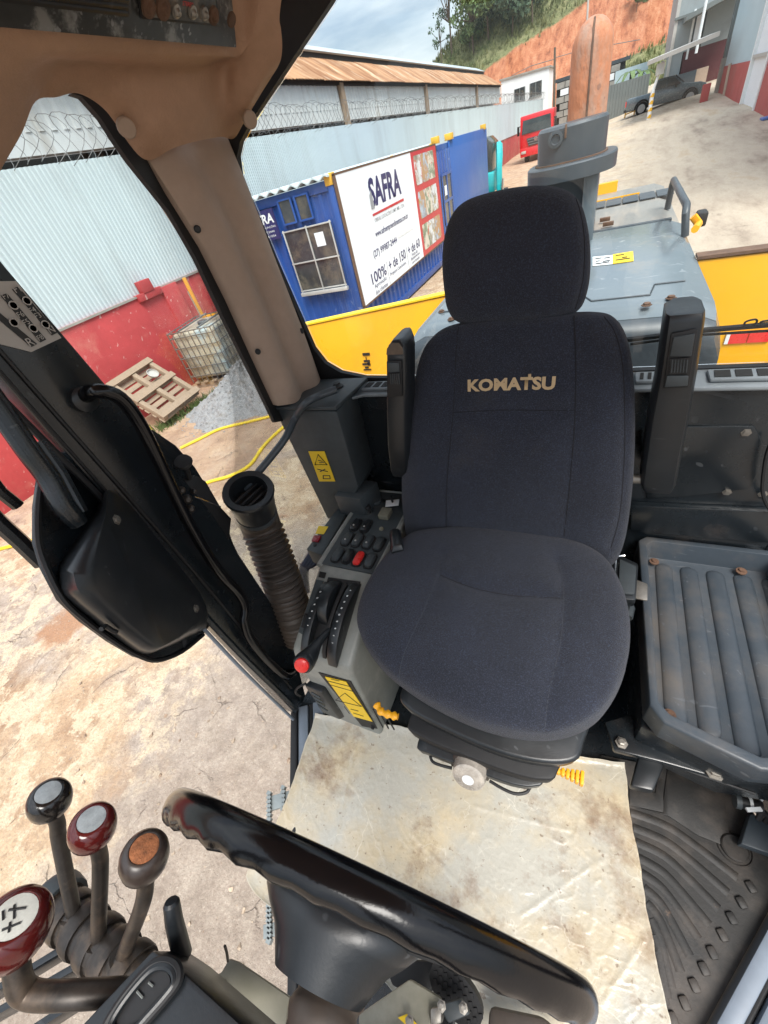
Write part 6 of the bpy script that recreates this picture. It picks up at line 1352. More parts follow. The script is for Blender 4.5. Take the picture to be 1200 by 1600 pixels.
for k in range(7):
    t = 0.18 + 0.1 * k; hh = 0.0045 + 0.034 * math.sin(math.pi * t) ** 0.6; b_ = Vector((-0.628, 0.545, 2.122)) + sd_v * (0.010 + 0.195 * t) + sn_ * hh
    MB().box(b_, (0.004, 0.005, 0.0015), Matrix.Rotation(-0.41, 3, 'X')).build('quadrant_mark', decal_white, co)
MB().prism([slope(a, b2, 0.001) for a, b2 in ((495, 906), (506, 908), (478, 994), (467, 988))], sn_ * 0.003).build('side_strip', con_dark, co)
sw1 = MB().prism([slope(a, b2, 0.003) for a, b2 in ((478, 958), (486, 961), (480, 984), (472, 981))], sn_ * 0.008).build('strip_switch', black_soft, co, bevel=0.003)
MB().prism([slope(a, b2, 0.002) for a, b2 in ((500, 893), (510, 895), (507, 904), (498, 902))], sn_ * 0.002).build('strip_icon', decal_black, co)
# gear lever with red thumb button
g0_, g1_ = slope(515, 985, 0.03), at(476, 1034, 'z', 2.105)
MB().tube(smooth_path([g0_, g0_.lerp(g1_, 0.4) + Vector((0, 0, 0.006)), g0_.lerp(g1_, 0.75), g1_], 4), [0.009, 0.0092, 0.0095, 0.010, 0.0115, 0.013, 0.016, 0.019, 0.022, 0.024, 0.026, 0.027, 0.0275], 12).build('gear_lever', black, co)
bd_ = (CAM_POS - g1_).normalized().lerp((g1_ - g0_).normalized(), 0.5).normalized()
MB().lathe([(0.027, -0.004), (0.0275, 0.008), (0.023, 0.016)], g1_, bd_, 18).build('gear_knob', black, co)
MB().lathe([(0.020, 0.013), (0.019, 0.021), (0.014, 0.0245), (0.002, 0.0255)], g1_, bd_, 18).build('red_button', red_switch, co)
# front face: warning plate and little vent
fy = lambda z: 0.33 + (2.0 - z) * 0.2059
fn = Vector((0, -1, 0.0513)).normalized(); FP = Vector((0, 0.335, 2.0))
def frontp(a, b2, l=0.002): return atp(a, b2, FP + fn * l, fn)
MB().prism([frontp(a, b2, 0.001) for a, b2 in ((498, 1050), (548, 1064), (590, 1138), (566, 1134))], fn * 0.002).build('plate_backing', black_soft, co)
wp_ = MB().prism([frontp(a, b2, 0.004) for a, b2 in ((508, 1057), (541, 1065), (582, 1127), (553, 1119))], fn * 0.0015).build('warning_plate', decal_yellow, co)
for pts_ in (((512, 1064), (548, 1073)), ((516, 1070), (551, 1080)), ((524, 1094), (539, 1083)), ((539, 1083), (565, 1104)), ((524, 1094), (565, 1104)), ((538, 1104), (546, 1115)), ((548, 1108), (560, 1111)), ((552, 1114), (568, 1119)), ((517, 1061), (530, 1064))):
    MB().tube([frontp(a, b2, 0.006) for a, b2 in pts_], 0.0011, 4).build('plate_mark', decal_black, wp_)
for k in range(3):
    MB().tube([frontp(583 + 9 * k, 1108 + 3 * k, 0.002), frontp(598 + 9 * k, 1136 + 2 * k, 0.002)], 0.0025, 5).build('grille_slot', black_soft, co)
bolt(frontp(583, 1135, 0.002), fn, 0.006, black_soft, co)
# small switch box outboard of the console
sb = thing('switch_box', 'small dark box with red rocker and yellow tag outboard of the console', 'switch box', at(500, 840, 'z', 2.0))
tb = [(533, 786), (548, 790), (503, 868), (478, 858)]
MB().prism(poly(tb, 'z', 2.13), (0, 0, -0.07)).build('case', con_dark, sb, bevel=0.005)
MB().prism(poly([(498, 822), (513, 823), (506, 835), (493, 834)], 'z', 2.1315), (0, 0, 0.001)).build('yellow_tag', decal_yellow, sb)
MB().prism(poly([(491, 838), (503, 838), (498, 848), (487, 847)], 'z', 2.1315), (0, 0, 0.006)).build('red_rocker', M('dark_red_lens', (0.25, 0.01, 0.02), 0.25, var=0.1), sb, bevel=0.002)
p = at(492, 852, 'z', 2.1315); MB().lathe([(0.006, 0), (0.005, 0.003), (0.002, 0.003)], p, (0, 0, 1), 12).build('jack', black_soft, sb)
cvb = thing('corner_cover', 'dark grey wedge cover between switch box and rear corner box', 'cover', at(550, 770, 'z', 2.0))
MB().prism(poly([(521, 774), (562, 780), (590, 752), (545, 744)], 'z', 2.215), (0, 0, -0.09)).build('wedge', con_dark, cvb, bevel=0.006)
clb = thing('cable_bundle', 'dark blue cable bundle tucked under the switch box', 'cables', at(480, 885, 'z', 1.9))
for k in range(4):
    MB().tube(smooth_path([at(506 - 6 * k, 862, 'z', 2.02), at(492 - 5 * k, 880, 'z', 1.99), at(478 - 2 * k, 890, 'z', 1.96), at(480 - 3 * k, 925, 'z', 1.86)], 4), 0.012, 7).build('cable', M('navy_cable_%d' % k, (0.014, 0.02, 0.05), 0.5, var=0.2), clb)
# heater outlet by the sill
ho2 = thing('floor_heater_outlet', 'small black louvred heater outlet at the foot of the console', 'heater outlet', at(505, 1110, 'z', 1.62))
MB().loft([poly(q_, 'z', z_) for q_, z_ in (([(503, 1113), (520, 1099), (542, 1119), (531, 1125)], 1.66), ([(475, 1071), (492, 1054), (511, 1067), (503, 1083)], 1.87))]).build('case', black, ho2, bevel=0.005)
for k in range(4):
    MB().tube([at(486 + 4 * k, 1082 + 7 * k, 'y', 0.262 + 0.004 * k), at(500 + 4 * k, 1090 + 7 * k, 'y', 0.262 + 0.004 * k)], 0.003, 5).build('louvre', con_dark, ho2)
MB().tube(smooth_path([at(478, 1068, 'z', 1.86), at(466, 1074, 'z', 1.84), at(462, 1082, 'z', 1.80), at(470, 1088, 'z', 1.75)], 4), 0.004, 6).build('clip_wire', black_soft, ho2)
# ---------------- operator seat
seat = thing('operator_seat', 'dark navy cloth operator seat with headrest and folded up armrests', 'seat', (-0.15, 0.55, FZ))
def pillow(outline, to3, T, back, rings=(1.0, 0.992, 0.98, 0.965, 0.945, 0.92, 0.895, 0.87, 0.84, 0.81, 0.78, 0.745, 0.71, 0.67, 0.63, 0.59, 0.55, 0.51, 0.47, 0.43, 0.39, 0.35, 0.31, 0.27, 0.23, 0.19, 0.15, 0.11, 0.06), p=3.2, k=9):
    """cushion: closed 2-D outline (u, v) blown up towards +h by T, with a flatter back at -back"""
    o = [Vector((a, b2, 0)) for a, b2 in outline]; o = smooth_path(o, k, True); c = sum(o, Vector()) / len(o); R_ = []
    for s in rings[::-1]: R_.append([to3(c.x + (q.x - c.x) * s, c.y + (q.y - c.y) * s, -back * (1 - s ** 8) ** 0.5) for q in o])
    for s in rings[1:]: R_.append([to3(c.x + (q.x - c.x) * s, c.y + (q.y - c.y) * s, T * (1 - s ** p) ** (1 / p)) for q in o])
    return MB().loft(R_)
BN = Vector((0, -1, 0.20)).normalized(); B0 = Vector((0, 0.845, 2.20))
BU = Vector((1, 0, 0)); BV = Vector((0, 0.20, 1)).normalized()
def bp2(a, b2): q = atp(a, b2, B0, BN) - B0; return (q.dot(BU), q.dot(BV))
def b3(u, v, h): return B0 + BU * u + BV * v + BN * h
ol = [(650, 838), (639, 800), (636, 740), (641, 680), (651, 610), (664, 548), (690, 515), (745, 500), (840, 492), (925, 487), (962, 498), (982, 535), (991, 600), (992, 680), (987, 760), (976, 830), (958, 866), (925, 880), (860, 868), (790, 856), (710, 850)]
def b3c(u, v, h):
    uu = (u + 0.15) / 0.25
    return b3(u, v, h + (0.022 * min(1, abs(uu)) ** 2.2 if h > 0 else 0) - 0.012 * math.exp(-((v - 0.42) / 0.1) ** 2) * (h > 0))
bk = pillow([bp2(a, b2) for a, b2 in ol], b3c, 0.055, 0.05, p=4.0).build('backrest', cloth, seat, smooth=80)
hl = [(698, 455), (695, 400), (704, 348), (728, 316), (780, 298), (840, 290), (882, 296), (906, 316), (918, 352), (923, 400), (919, 450), (904, 484), (868, 497), (815, 504), (758, 508), (720, 502), (704, 484)]
H0 = Vector((0, 0.865, 2.20))
def hp2(a, b2): q = atp(a, b2, H0, BN) - H0; return (q.dot(BU), q.dot(BV))
def h3(u, v, h): return H0 + BU * u + BV * v + BN * h
hd = pillow([hp2(a, b2) for a, b2 in hl], h3, 0.052, 0.05, p=3.6).build('headrest', cloth, seat, smooth=80)
cz = 2.135
cu = [(650, 846), (720, 834), (800, 836), (880, 852), (935, 880), (965, 925), (980, 985), (976, 1050), (950, 1108), (910, 1140), (850, 1152), (770, 1140), (690, 1108), (620, 1065), (578, 1022), (563, 978), (578, 925), (612, 876)]
def cp2(a, b2): q = at(a, b2, 'z', cz); return (q.x, q.y)
def c3(u, v, h):
    f = max(0, (0.42 - v) / 0.22); return Vector((u, v, cz + h + 0.012 * (v - 0.4) - 0.028 * min(1, f) ** 2 + 0.018 * min(1, abs((u + 0.15) / 0.26)) ** 2.2 * (h > 0)))
cs = pillow([cp2(a, b2) for a, b2 in cu], c3, 0.045, 0.075, p=3.6).build('cushion', cloth, seat, smooth=80)
def bvh(o): return BVHTree.FromPolygons([v.co.copy() for v in o.data.vertices], [list(p.vertices) for p in o.data.polygons])
tb_, th_, tc_ = bvh(bk), bvh(hd), bvh(cs)
def drape(tree, pts, d, lift):
    out_ = []
    for q in pts:
        hit = tree.ray_cast(Vector(q) - Vector(d) * 0.4, Vector(d))
        if hit[0] is not None: out_.append(hit[0] - Vector(d) * lift)
    return out_
def quilt(o, tree, lines, plane, d, depth, width, puff):
    """sew the seams into the foam: press a groove along every seam and let the panels between swell"""
    from mathutils.kdtree import KDTree
    P_ = []
    for pxs in lines: P_ += drape(tree, smooth_path([plane(a, b2) for a, b2 in pxs], 14), d, 0.0)
    kd_ = KDTree(len(P_))
    for i, q in enumerate(P_): kd_.insert(q, i)
    kd_.balance(); dv = Vector(d)
    for v in o.data.vertices:
        if v.normal.dot(dv) > 0.2: continue
        r_ = kd_.find(v.co)[2]; wr = mnoise.noise(v.co * 9) * 0.0022 + mnoise.noise(v.co * 23) * 0.0008
        v.co += dv * (depth * math.exp(-(r_ / width) ** 2) - puff * (1 - math.exp(-(r_ / 0.035) ** 2)) + wr)
def seam(tree, pxs, plane, d, par, r=0.0011, mat=None):
    base = smooth_path([plane(a, b2) for a, b2 in pxs], 10); pts_ = drape(tree, base, d, 0.0)
    if len(pts_) > 2: MB().tube(pts_, r, 5).build('seam', mat or seam_thread, par)
from mathutils import noise as mnoise
bpl = lambda a, b2: atp(a, b2, B0 + BN * 0.05, BN); hpl = lambda a, b2: atp(a, b2, H0 + BN * 0.05, BN); cpl = lambda a, b2: at(a, b2, 'z', cz + 0.045)
BS = ([(712, 512), (710, 560), (709, 640), (704, 700), (700, 760), (699, 830)], [(895, 498), (899, 560), (898, 660), (890, 760), (880, 850)], [(709, 643), (800, 641), (898, 640)], [(930, 492), (958, 520), (972, 570), (976, 640), (975, 720), (968, 800), (955, 850)])
HS = ([(893, 305), (905, 335), (912, 380), (910, 440), (898, 488)],)
CS = ([(692, 868), (684, 900), (660, 960), (630, 1020), (618, 1058)], [(872, 880), (880, 920), (876, 1000), (858, 1080), (852, 1135)], [(688, 900), (740, 918), (800, 930), (875, 936)])
quilt(bk, tb_, BS, bpl, (0, 1, 0), 0.0035, 0.007, 0.004); quilt(hd, th_, HS, hpl, (0, 1, 0), 0.003, 0.006, 0.002); quilt(cs, tc_, CS, cpl, (0, 0, -1), 0.004, 0.008, 0.006)
tb_, th_, tc_ = bvh(bk), bvh(hd), bvh(cs)
thread_pale = M('pale_grey_stitching', (0.05, 0.055, 0.07), 0.9, var=0.3, scale=300)
for s_ in BS: seam(tb_, s_, bpl, (0, 1, 0), bk)
for s_ in HS: seam(th_, s_, hpl, (0, 1, 0), hd)
for s_ in CS[:2]: seam(tc_, s_, cpl, (0, 0, -1), cs, 0.0008, thread_pale)
seam(tc_, CS[2], cpl, (0, 0, -1), cs)
# maker's name across the backrest
def wrapb(p):
    hit = tb_.ray_cast(Vector((p.x, p.y - 0.3, p.z)), Vector((0, 1, 0))); return (hit[0] + Vector((0, -0.0012, 0))) if hit[0] is not None else p
o1 = bpl(731, 612); o2 = bpl(867, 608.5); hgt = (bpl(790, 591) - bpl(790, 610)).length
lettering('backrest_lettering', 'KOMATSU', o1, o2 - o1, BV, (o2 - o1).length, logo_gold, bk, hgt, bold=0.042, wrap=wrapb, spacing=1.02)
kq = bpl(828, 586); MB().box(kq + Vector((0, -0.004, 0)), (0.006, 0.003, 0.008)).build('lettering_bar', logo_gold, bk)
# armrests, folded up
def armrest(cl_px, wpx, y0, lean, name, cap, flip):
    """front face given by left/right pixel edges from top to bottom at depth y0, 7 cm deep"""
    rings = []
    for (l_, r_, py_, dy) in cl_px:
        a = at(l_, py_, 'y', y0 + dy); b2 = at(r_, py_, 'y', y0 + dy); m_ = (a + b2) / 2; hw = (b2.x - a.x) / 2; dp = 0.034 if dy < 0.03 else 0.028
        rings.append([m_ + Vector((hw * sx_, dp * sy_ + dp, 0)) for sx_, sy_ in ((-1, -0.55), (-0.8, -0.95), (0.8, -0.95), (1, -0.55), (1, 0.9), (0.7, 1.2), (-0.7, 1.2), (-1, 0.9))])
    return MB().loft(rings).build('armrest', black, seat, bevel=0.003, smooth=50)
aL = armrest([(612, 626, 531, 0.02), (603, 632, 543, 0.006), (601, 634, 556, 0), (601, 635, 640, 0), (603, 636, 700, 0.0), (608, 637, 738, 0.004), (612, 634, 746, 0.012)], 0, 0.80, 0, 'armrest', None, 1)
pL = lambda a, b2, d=0.0: at(a, b2, 'y', 0.799 - d)
MB().prism([pL(604, 554), pL(605, 544), pL(612, 535), pL(624, 535), pL(630, 544), pL(631, 553)], (0, -0.004, 0)).build('leather_cap', MATS['bark'], aL, bevel=0.002)
MB().prism([pL(605, 563), pL(628, 562), pL(630, 618), pL(606, 620)], (0, -0.005, 0)).build('slider_track', black_soft, aL, bevel=0.002)
MB().prism([pL(606, 566, .005), pL(624, 566, .005), pL(625, 580, .005), pL(607, 581, .005)], (0, -0.004, 0)).build('slider_cover', con_dark, aL, bevel=0.002)
tw = MB().prism([pL(608, 583, .006), pL(625, 582, .006), pL(626, 600, .006), pL(609, 601, .006)], (0, -0.003, 0)).build('thumb_wheel', black_soft, aL)
for k in range(5): MB().tube([pL(610 + 3.3 * k, 584, .0095), pL(611 + 3.3 * k, 600, .0095)], 0.0012, 5).build('wheel_rib', con_dark, tw)
aR = armrest([(1052, 1096, 487, 0.02), (1042, 1103, 492, 0.006), (1040, 1103, 505, 0), (1028, 1090, 590, 0), (1014, 1078, 660, 0.0), (1004, 1064, 730, 0.0), (1000, 1058, 762, 0.004), (1004, 1052, 772, 0.012)], 0, 0.83, 0, 'armrest', None, 1)
pR = lambda a, b2, d=0.0: at(a, b2, 'y', 0.829 - d)
MB().prism([pR(1048, 520), pR(1090, 512), pR(1076, 604), pR(1036, 606)], (0, -0.005, 0)).build('slider_track', black_soft, aR, bevel=0.003)
MB().prism([pR(1052, 526, .005), pR(1086, 520, .005), pR(1080, 556, .005), pR(1046, 556, .005)], (0, -0.004, 0)).build('slider_cover', con_dark, aR, bevel=0.002)
MB().prism([pR(1042, 586, .005), pR(1076, 586, .005), pR(1074, 602, .005), pR(1038, 604, .005)], (0, -0.004, 0)).build('slider_cover', con_dark, aR, bevel=0.002)
tw = MB().prism([pR(1047, 560, .006), pR(1078, 558, .006), pR(1074, 582, .006), pR(1046, 584, .006)], (0, -0.003, 0)).build('thumb_wheel', black_soft, aR)
for k in range(6): MB().tube([pR(1051 + 4.6 * k, 562, .0095), pR(1049 + 4.6 * k, 582, .0095)], 0.0012, 5).build('wheel_rib', con_dark, tw)
MB().cyl(at(985, 748, 'y', 0.86), at(1003, 748, 'y', 0.86), 0.012, 12).build('armrest_pivot', steel, seat)
# seat pan, suspension covers and base
def lay(name, pxs, z0, z1, mat, grow=0.0, bev=0.008):
    top = smooth_path(poly(pxs, 'z', z1), 4, True); c = sum(top, Vector()) / len(top)
    bt_ = [Vector((c.x + (q.x - c.x) * (0.96), c.y + (q.y - c.y) * 0.96, z0)) for q in top]
    return MB().loft([bt_, top]).build(name, mat, seat, bevel=bev, smooth=60)
lay('seat_pan', [(628, 1070), (634, 1105), (700, 1142), (780, 1176), (850, 1192), (900, 1188), (914, 1160), (925, 1100), (900, 1000), (680, 960)], 2.02, 2.062, black)
lay('suspension_cover', [(638, 1125), (655, 1150), (720, 1178), (800, 1208), (850, 1218), (872, 1205), (880, 1120), (700, 1050)], 1.975, 2.015, black_soft)
lay('suspension_cover', [(652, 1160), (668, 1176), (720, 1196), (800, 1225), (838, 1228), (850, 1215), (850, 1140), (700, 1090)], 1.94, 1.97, black)
MB().bx(-0.34, 0.05, 0.42, 0.78, FZ + 0.012, 1.95).build('suspension_base', black_soft, seat, bevel=0.02)
# ribbed adjuster knob
kc = at(736, 1196, 'z', 1.955); kd = (at(724, 1222, 'z', 1.93) - kc).normalized(); kd = Vector((0.06, -0.80, 0.42)).normalized()
kp = []
for (r_, h_) in ((0.041, -0.030), (0.043, -0.026), (0.043, 0.006), (0.039, 0.010)): kp.append((r_, h_))
kb = MB().lathe(kp, kc, kd, 30).build('adjuster_knob', brownblack, seat)
q_ = kd.to_track_quat('Z', 'Y').to_matrix()
for j in range(24):
    a = 2 * math.pi * j / 24; MB().tube([kc + q_ @ Vector((0.0435 * math.cos(a), 0.0435 * math.sin(a), -0.025)), kc + q_ @ Vector((0.0435 * math.cos(a), 0.0435 * math.sin(a), 0.005))], 0.003, 5).build('knob_rib', brownblack, kb)
MB().lathe([(0.038, 0.008), (0.035, 0.032), (0.027, 0.037), (0.002, 0.038)], kc, kd, 26).build('knob_cap', knob_clear, kb)
MB().lathe([(0.013, 0.0382), (0.013, 0.039)], kc, kd, 16).build('knob_disc', decal_white, kb)
MB().cyl(kc - kd * 0.10, kc - kd * 0.02, 0.010, 10).build('knob_shaft', black_soft, kb)
MB().tube(smooth_path(poly([(672, 1180), (676, 1190), (690, 1196), (706, 1200)], 'z', 1.935), 4), 0.0035, 7).build('cable_loop', black_soft, seat)
MB().tube(smooth_path(poly([(765, 1220), (785, 1232), (805, 1240), (822, 1238), (828, 1230)], 'z', 1.92), 4), 0.0035, 7).build('cable_loop', black_soft, seat)
# yellow adjusting handles
def handle(px_, z_, n_, nm='yellow_handle'):
    pts_ = smooth_path(poly(px_, 'z', z_), 8); rr_ = [0.009 + 0.0022 * math.sin(i / (len(pts_) - 1) * n_ * 2 * math.pi) for i in range(len(pts_))]
    MB().tube(pts_, rr_, 10, flat=0.7).build(nm, yellow_knob, seat)
handle([(588, 1100), (596, 1112), (610, 1117), (622, 1120)], 1.98, 4)
hh = MB()
for k in range(6):
    p = at(872 + 7.4 * k, 1205 + 2.3 * k, 'z', 1.99); hh.box(p, (0.007, 0.012 + 0.0028 * k, 0.016 + 0.001 * k))
hh.tube(poly([(866, 1204), (912, 1216)], 'z', 1.99), 0.006, 7)
hh.build('yellow_handle', yellow_knob, seat, bevel=0.002)
# belt buckle on the right of the seat
bkl = MB().prism(poly([(958, 868), (968, 866), (998, 880), (994, 938), (958, 935), (954, 900)], 'z', 2.10), (0, 0, -0.03)).build('belt_buckle', black, seat, bevel=0.006)
MB().prism(poly([(968, 872), (995, 884), (992, 928), (966, 926)], 'z', 2.108), (0, 0, -0.008)).build('buckle_face', con_dark, bkl, bevel=0.004)
MB().tube(poly([(956, 934), (960, 900), (962, 870), (976, 868)], 'z', 2.112), 0.003, 6).build('buckle_edge', chrome, bkl)
MB().prism(poly([(994, 905), (1012, 912), (1012, 938), (992, 934)], 'z', 2.09), (0, 0, -0.006)).build('belt_tongue', steel, bkl, bevel=0.002)
MB().tube(poly([(975, 935), (984, 950), (980, 965)], 'z', 2.05), 0.012, 8).build('belt_stalk', con_dark, bkl)

# ---------------- storage tray right of the seat
tz_ = 2.05
try_ = thing('storage_tray', 'blue grey ribbed plastic storage tray right of the seat', 'tray', (0.33, 0.7, 1.95))
tx0, tx1 = at(997, 832, 'z', tz_).x, 0.50
ty1, ty0 = at(1000, 836, 'z', tz_).y, at(1030, 1128, 'z', tz_).y
T = 0.018; dz_ = 0.062
out_p = [(tx0 + 0.02, ty1), (tx1, ty1), (tx1, ty0), (0.36, ty0 - 0.035), (tx0 + 0.035, ty0), (tx0 + 0.01, ty0 + 0.03), (tx0, ty1 - 0.02)]
in_p = [(tx0 + 0.034, ty1 - T), (tx1 - T, ty1 - T), (tx1 - T, ty0 + T * 1.2), (0.362, ty0 - 0.012), (tx0 + 0.045, ty0 + T * 1.2), (tx0 + 0.026, ty0 + 0.042), (tx0 + 0.02, ty1 - 0.036)]
sm = lambda P_, z_: [Vector((a, b2, z_)) for a, b2 in P_]
MB().loft([sm(out_p, tz_ - 0.075), sm(out_p, tz_ - 0.004), [p.lerp(Vector((0.35, 0.7, p.z)), 0.012) for p in sm(out_p, tz_)], [p for p in sm(in_p, tz_)], [p.lerp(Vector((0.35, 0.7, p.z)), 0.03) for p in sm(in_p, tz_ - dz_)]], True, True).build('tray_shell', tray_blue, try_, smooth=25, bevel=0.004)
fx0, fx1, fy0, fy1 = tx0 + 0.03, tx1 - 0.02, ty0 + 0.03, ty1 - 0.03
for k in range(5):
    x = fx0 + 0.040 + (0.058) * k
    a, b2 = Vector((x, fy1 - 0.03, tz_ - dz_ + 0.001)), Vector((x, fy0 + 0.01 - (0.02 if k in (2, 3) else 0), tz_ - dz_ + 0.001))
    MB().tube([a + Vector((0, 0.016, 0)), a + Vector((0, 0.010, 0)), a, b2, b2 - Vector((0, 0.010, 0)), b2 - Vector((0, 0.016, 0))], [0.006, 0.016, 0.0205, 0.0205, 0.016, 0.006], 16, flat=0.28, up=(0, 0, 1)).build('tray_rib', tray_blue, try_)
for (a, b2) in ((1022, 878), (1158, 893), (1046, 1117)):
    p = at(a, b2, 'z', tz_ - dz_ + 0.012); MB().lathe([(0.012, 0), (0.012, 0.003), (0.007, 0.004), (0.006, 0.008), (0.002, 0.008)], p, (0, 0, 1), 14).build('rusty_screw', rust, try_)
# box under the tray
tbx = thing('tray_support', 'black steel box and bracket carrying the storage tray', 'support', (0.33, 0.6, FZ))
MB().prism([(tx0 + 0.01, ty0 + 0.02, FZ + 0.19), (0.36, ty0 - 0.01, FZ + 0.19), (tx1 + 0.02, ty0 + 0.02, FZ + 0.19), (tx1 + 0.02, 0.94, FZ + 0.19), (tx0 + 0.01, 0.94, FZ + 0.19)], (0, 0, 0.165)).build('box', black_paint, tbx, bevel=0.008)
MB().prism(poly([(945, 1128), (1002, 1110), (1042, 1135), (1200, 1170), (1200, 1228), (1110, 1212), (1032, 1190), (960, 1172)], 'z', 1.875), (0, 0, -0.02)).build('bracket', black_paint, tbx, bevel=0.004)
MB().prism(poly([(1002, 1168), (1042, 1186), (1022, 1236), (985, 1228)], 'z', 1.86), (0, 0, -0.03)).build('foot_cover', black, tbx, bevel=0.006)
for (a, b2, r_) in ((971, 1161, .009), (1116, 1205, .013)):
    bolt(at(a, b2, 'z', 1.882), (0, 0, 1), r_, steel, tbx, 'bolt', 0.012)
MB().tube(poly([(1040, 1192), (1110, 1216), (1180, 1240)], 'z', 1.862), 0.003, 6).build('edge_seal', black_soft, tbx)
# hydraulic fitting under the tray
hf = thing('hose_fitting', 'black hose fitting with white cable ties under the tray support', 'hose fitting', at(1165, 1255, 'z', 1.7))
MB().cyl(at(1156, 1252, 'z', 1.72), at(1190, 1262, 'z', 1.72), 0.014, 14).build('hose', black_soft, hf)
MB().lathe([(0.017, 0), (0.017, 0.01), (0.011, 0.011)], at(1156, 1252, 'z', 1.72), at(1156, 1252, 'z', 1.72) - at(1190, 1262, 'z', 1.72), 14).build('fitting_end', con_dark, hf)
for (a, b2) in ((1171, 1256), (1186, 1240)):
    c = at(a, b2, 'z', 1.72); MB().lathe([(0.0155, -0.003), (0.0155, 0.003)], c, at(1190, 1262, 'z', 1.72) - at(1156, 1252, 'z', 1.72), 14).build('cable_tie', decal_white, hf)
MB().box(at(1178, 1265, 'z', 1.74), (0.03, 0.008, 0.006), Matrix.Rotation(0.4, 3, 'Z')).build('tie_tail', decal_white, hf)
MB().tube(smooth_path([at(1185, 1280, 'z', 1.7), at(1192, 1268, 'z', 1.72), at(1200, 1278, 'z', 1.7), at(1196, 1284, 'z', 1.68)], 4), 0.006, 7).build('curled_wire', black_soft, hf)
MB().prism(poly([(1165, 1275), (1215, 1290), (1215, 1345), (1150, 1322)], 'z', 1.63), (0, 0, 0.03)).build('side_step', hood_dark, hf, bevel=0.004)

# ---------------- rubber floor mat
mt_ = thing('floor_mat', 'black ribbed rubber floor mat right of the plastic sheet', 'floor mat', (0.3, 0.35, FZ))
MZ = FZ + 0.012
mp_ = [at(940, 1180, 'z', MZ), at(1140, 1220, 'z', MZ), at(1200, 1300, 'z', MZ), at(1215, 1398, 'z', MZ), at(1098, 1610, 'z', MZ), at(1060, 1680, 'z', MZ), at(900, 1680, 'z', MZ), at(880, 1300, 'z', MZ)]
MB().prism(mp_, (0, 0, -0.010)).build('mat_sheet', mat_rubber, mt_)
MB().prism(poly([(1043, 1202), (1120, 1218), (1130, 1235), (1140, 1305), (1128, 1320), (1090, 1305), (1045, 1275), (1000, 1262), (1035, 1270), (1038, 1240)], 'z', MZ + 0.004), (0, 0, -0.005)).build('heel_pad', mat_rubber, mt_, bevel=0.002)
MB().prism(poly([(983, 1228), (1024, 1238), (1028, 1215), (1036, 1218), (1038, 1270), (983, 1258)], 'z', MZ + 0.004), (0, 0, -0.005)).build('corner_rib', mat_rubber, mt_, bevel=0.002)
og = lambda x, y: (980 + x / 3.81, 1180 + y / 3.81)
L_starts = [(20, 340), (36, 430), (52, 515), (68, 610), (85, 700), (102, 790), (118, 880), (140, 975), (160, 1070), (180, 1170), (200, 1265)]
ends = [(655, 728), (602, 820), (545, 915), (488, 1010), (425, 1095), (372, 1195), (318, 1290), (262, 1385), (235, 1440), (222, 1475), (215, 1500)]
for (s_, e_) in zip(L_starts, ends):
    m1 = (s_[0] + (e_[0] - s_[0]) * 0.33, s_[1] + (e_[1] - s_[1]) * 0.20); m2 = (s_[0] + (e_[0] - s_[0]) * 0.62, s_[1] + (e_[1] - s_[1]) * 0.52)
    pts_ = smooth_path([at(*og(*q), 'z', MZ) for q in (s_, m1, m2, e_)], 5)
    MB().tube(pts_, 0.0095, 8, flat=0.24, up=(0, 0, 1)).build('rib', mat_rubber, mt_)
for q in ((735, 785), (678, 878), (620, 970), (565, 1070), (505, 1175), (455, 1270), (398, 1370), (340, 1475), (270, 1570)):
    p = at(*og(*q), 'z', MZ); MB().box((p.x, p.y, MZ + 0.003), (0.017, 0.021, 0.008), Matrix.Rotation(0.5, 3, 'Z')).build('stud', mat_rubber, mt_, bevel=0.004, seg=2)
p = at(1147, 1325, 'z', MZ); MB().lathe([(0.027, 0), (0.027, 0.006), (0.024, 0.009), (0.002, 0.009)], p, (0, 0, 1), 24).build('round_pad', mat_rubber, mt_)
MB().lathe([(0.031, -0.002), (0.033, 0.003), (0.036, -0.002)], p, (0, 0, 1), 28, caps=False).build('pad_ring', mat_rubber, mt_)

# ---------------- dirty plastic film over the floor
LE = [(496, 1117), (480, 1160), (462, 1215), (440, 1275), (415, 1325), (388, 1366), (405, 1400), (450, 1432), (520, 1470), (600, 1530), (680, 1640)]
RE = [(975, 1196), (980, 1235), (985, 1275), (994, 1330), (1004, 1385), (1013, 1440), (1022, 1490), (1033, 1540), (1045, 1600), (1056, 1660), (1064, 1720)]
le, re_ = smooth_path(poly(LE, 'z', FZ + 0.016), 10), smooth_path(poly(RE, 'z', FZ + 0.016), 10)
for pts_ in (le, re_):
    for q in pts_: q.x += 0.006 * mnoise.noise(q * 14) + 0.0025 * mnoise.noise(q * 45)
TE = smooth_path(poly([(496, 1117), (545, 1124), (600, 1136), (680, 1146), (800, 1165), (900, 1184), (975, 1196)], 'z', FZ + 0.016), 20)
FOLDS = [tuple(Vector((p.x, p.y, 0)) for p in (at(a[0], a[1], 'z', FZ + 0.02), at(b2[0], b2[1], 'z', FZ + 0.02))) for a, b2 in (((703, 1150), (697, 1330)), ((935, 1345), (815, 1430)), ((1005, 1470), (940, 1570)), ((560, 1150), (520, 1330)), ((880, 1240), (1000, 1360)), ((640, 1300), (830, 1500)), ((740, 1260), (900, 1300)))]
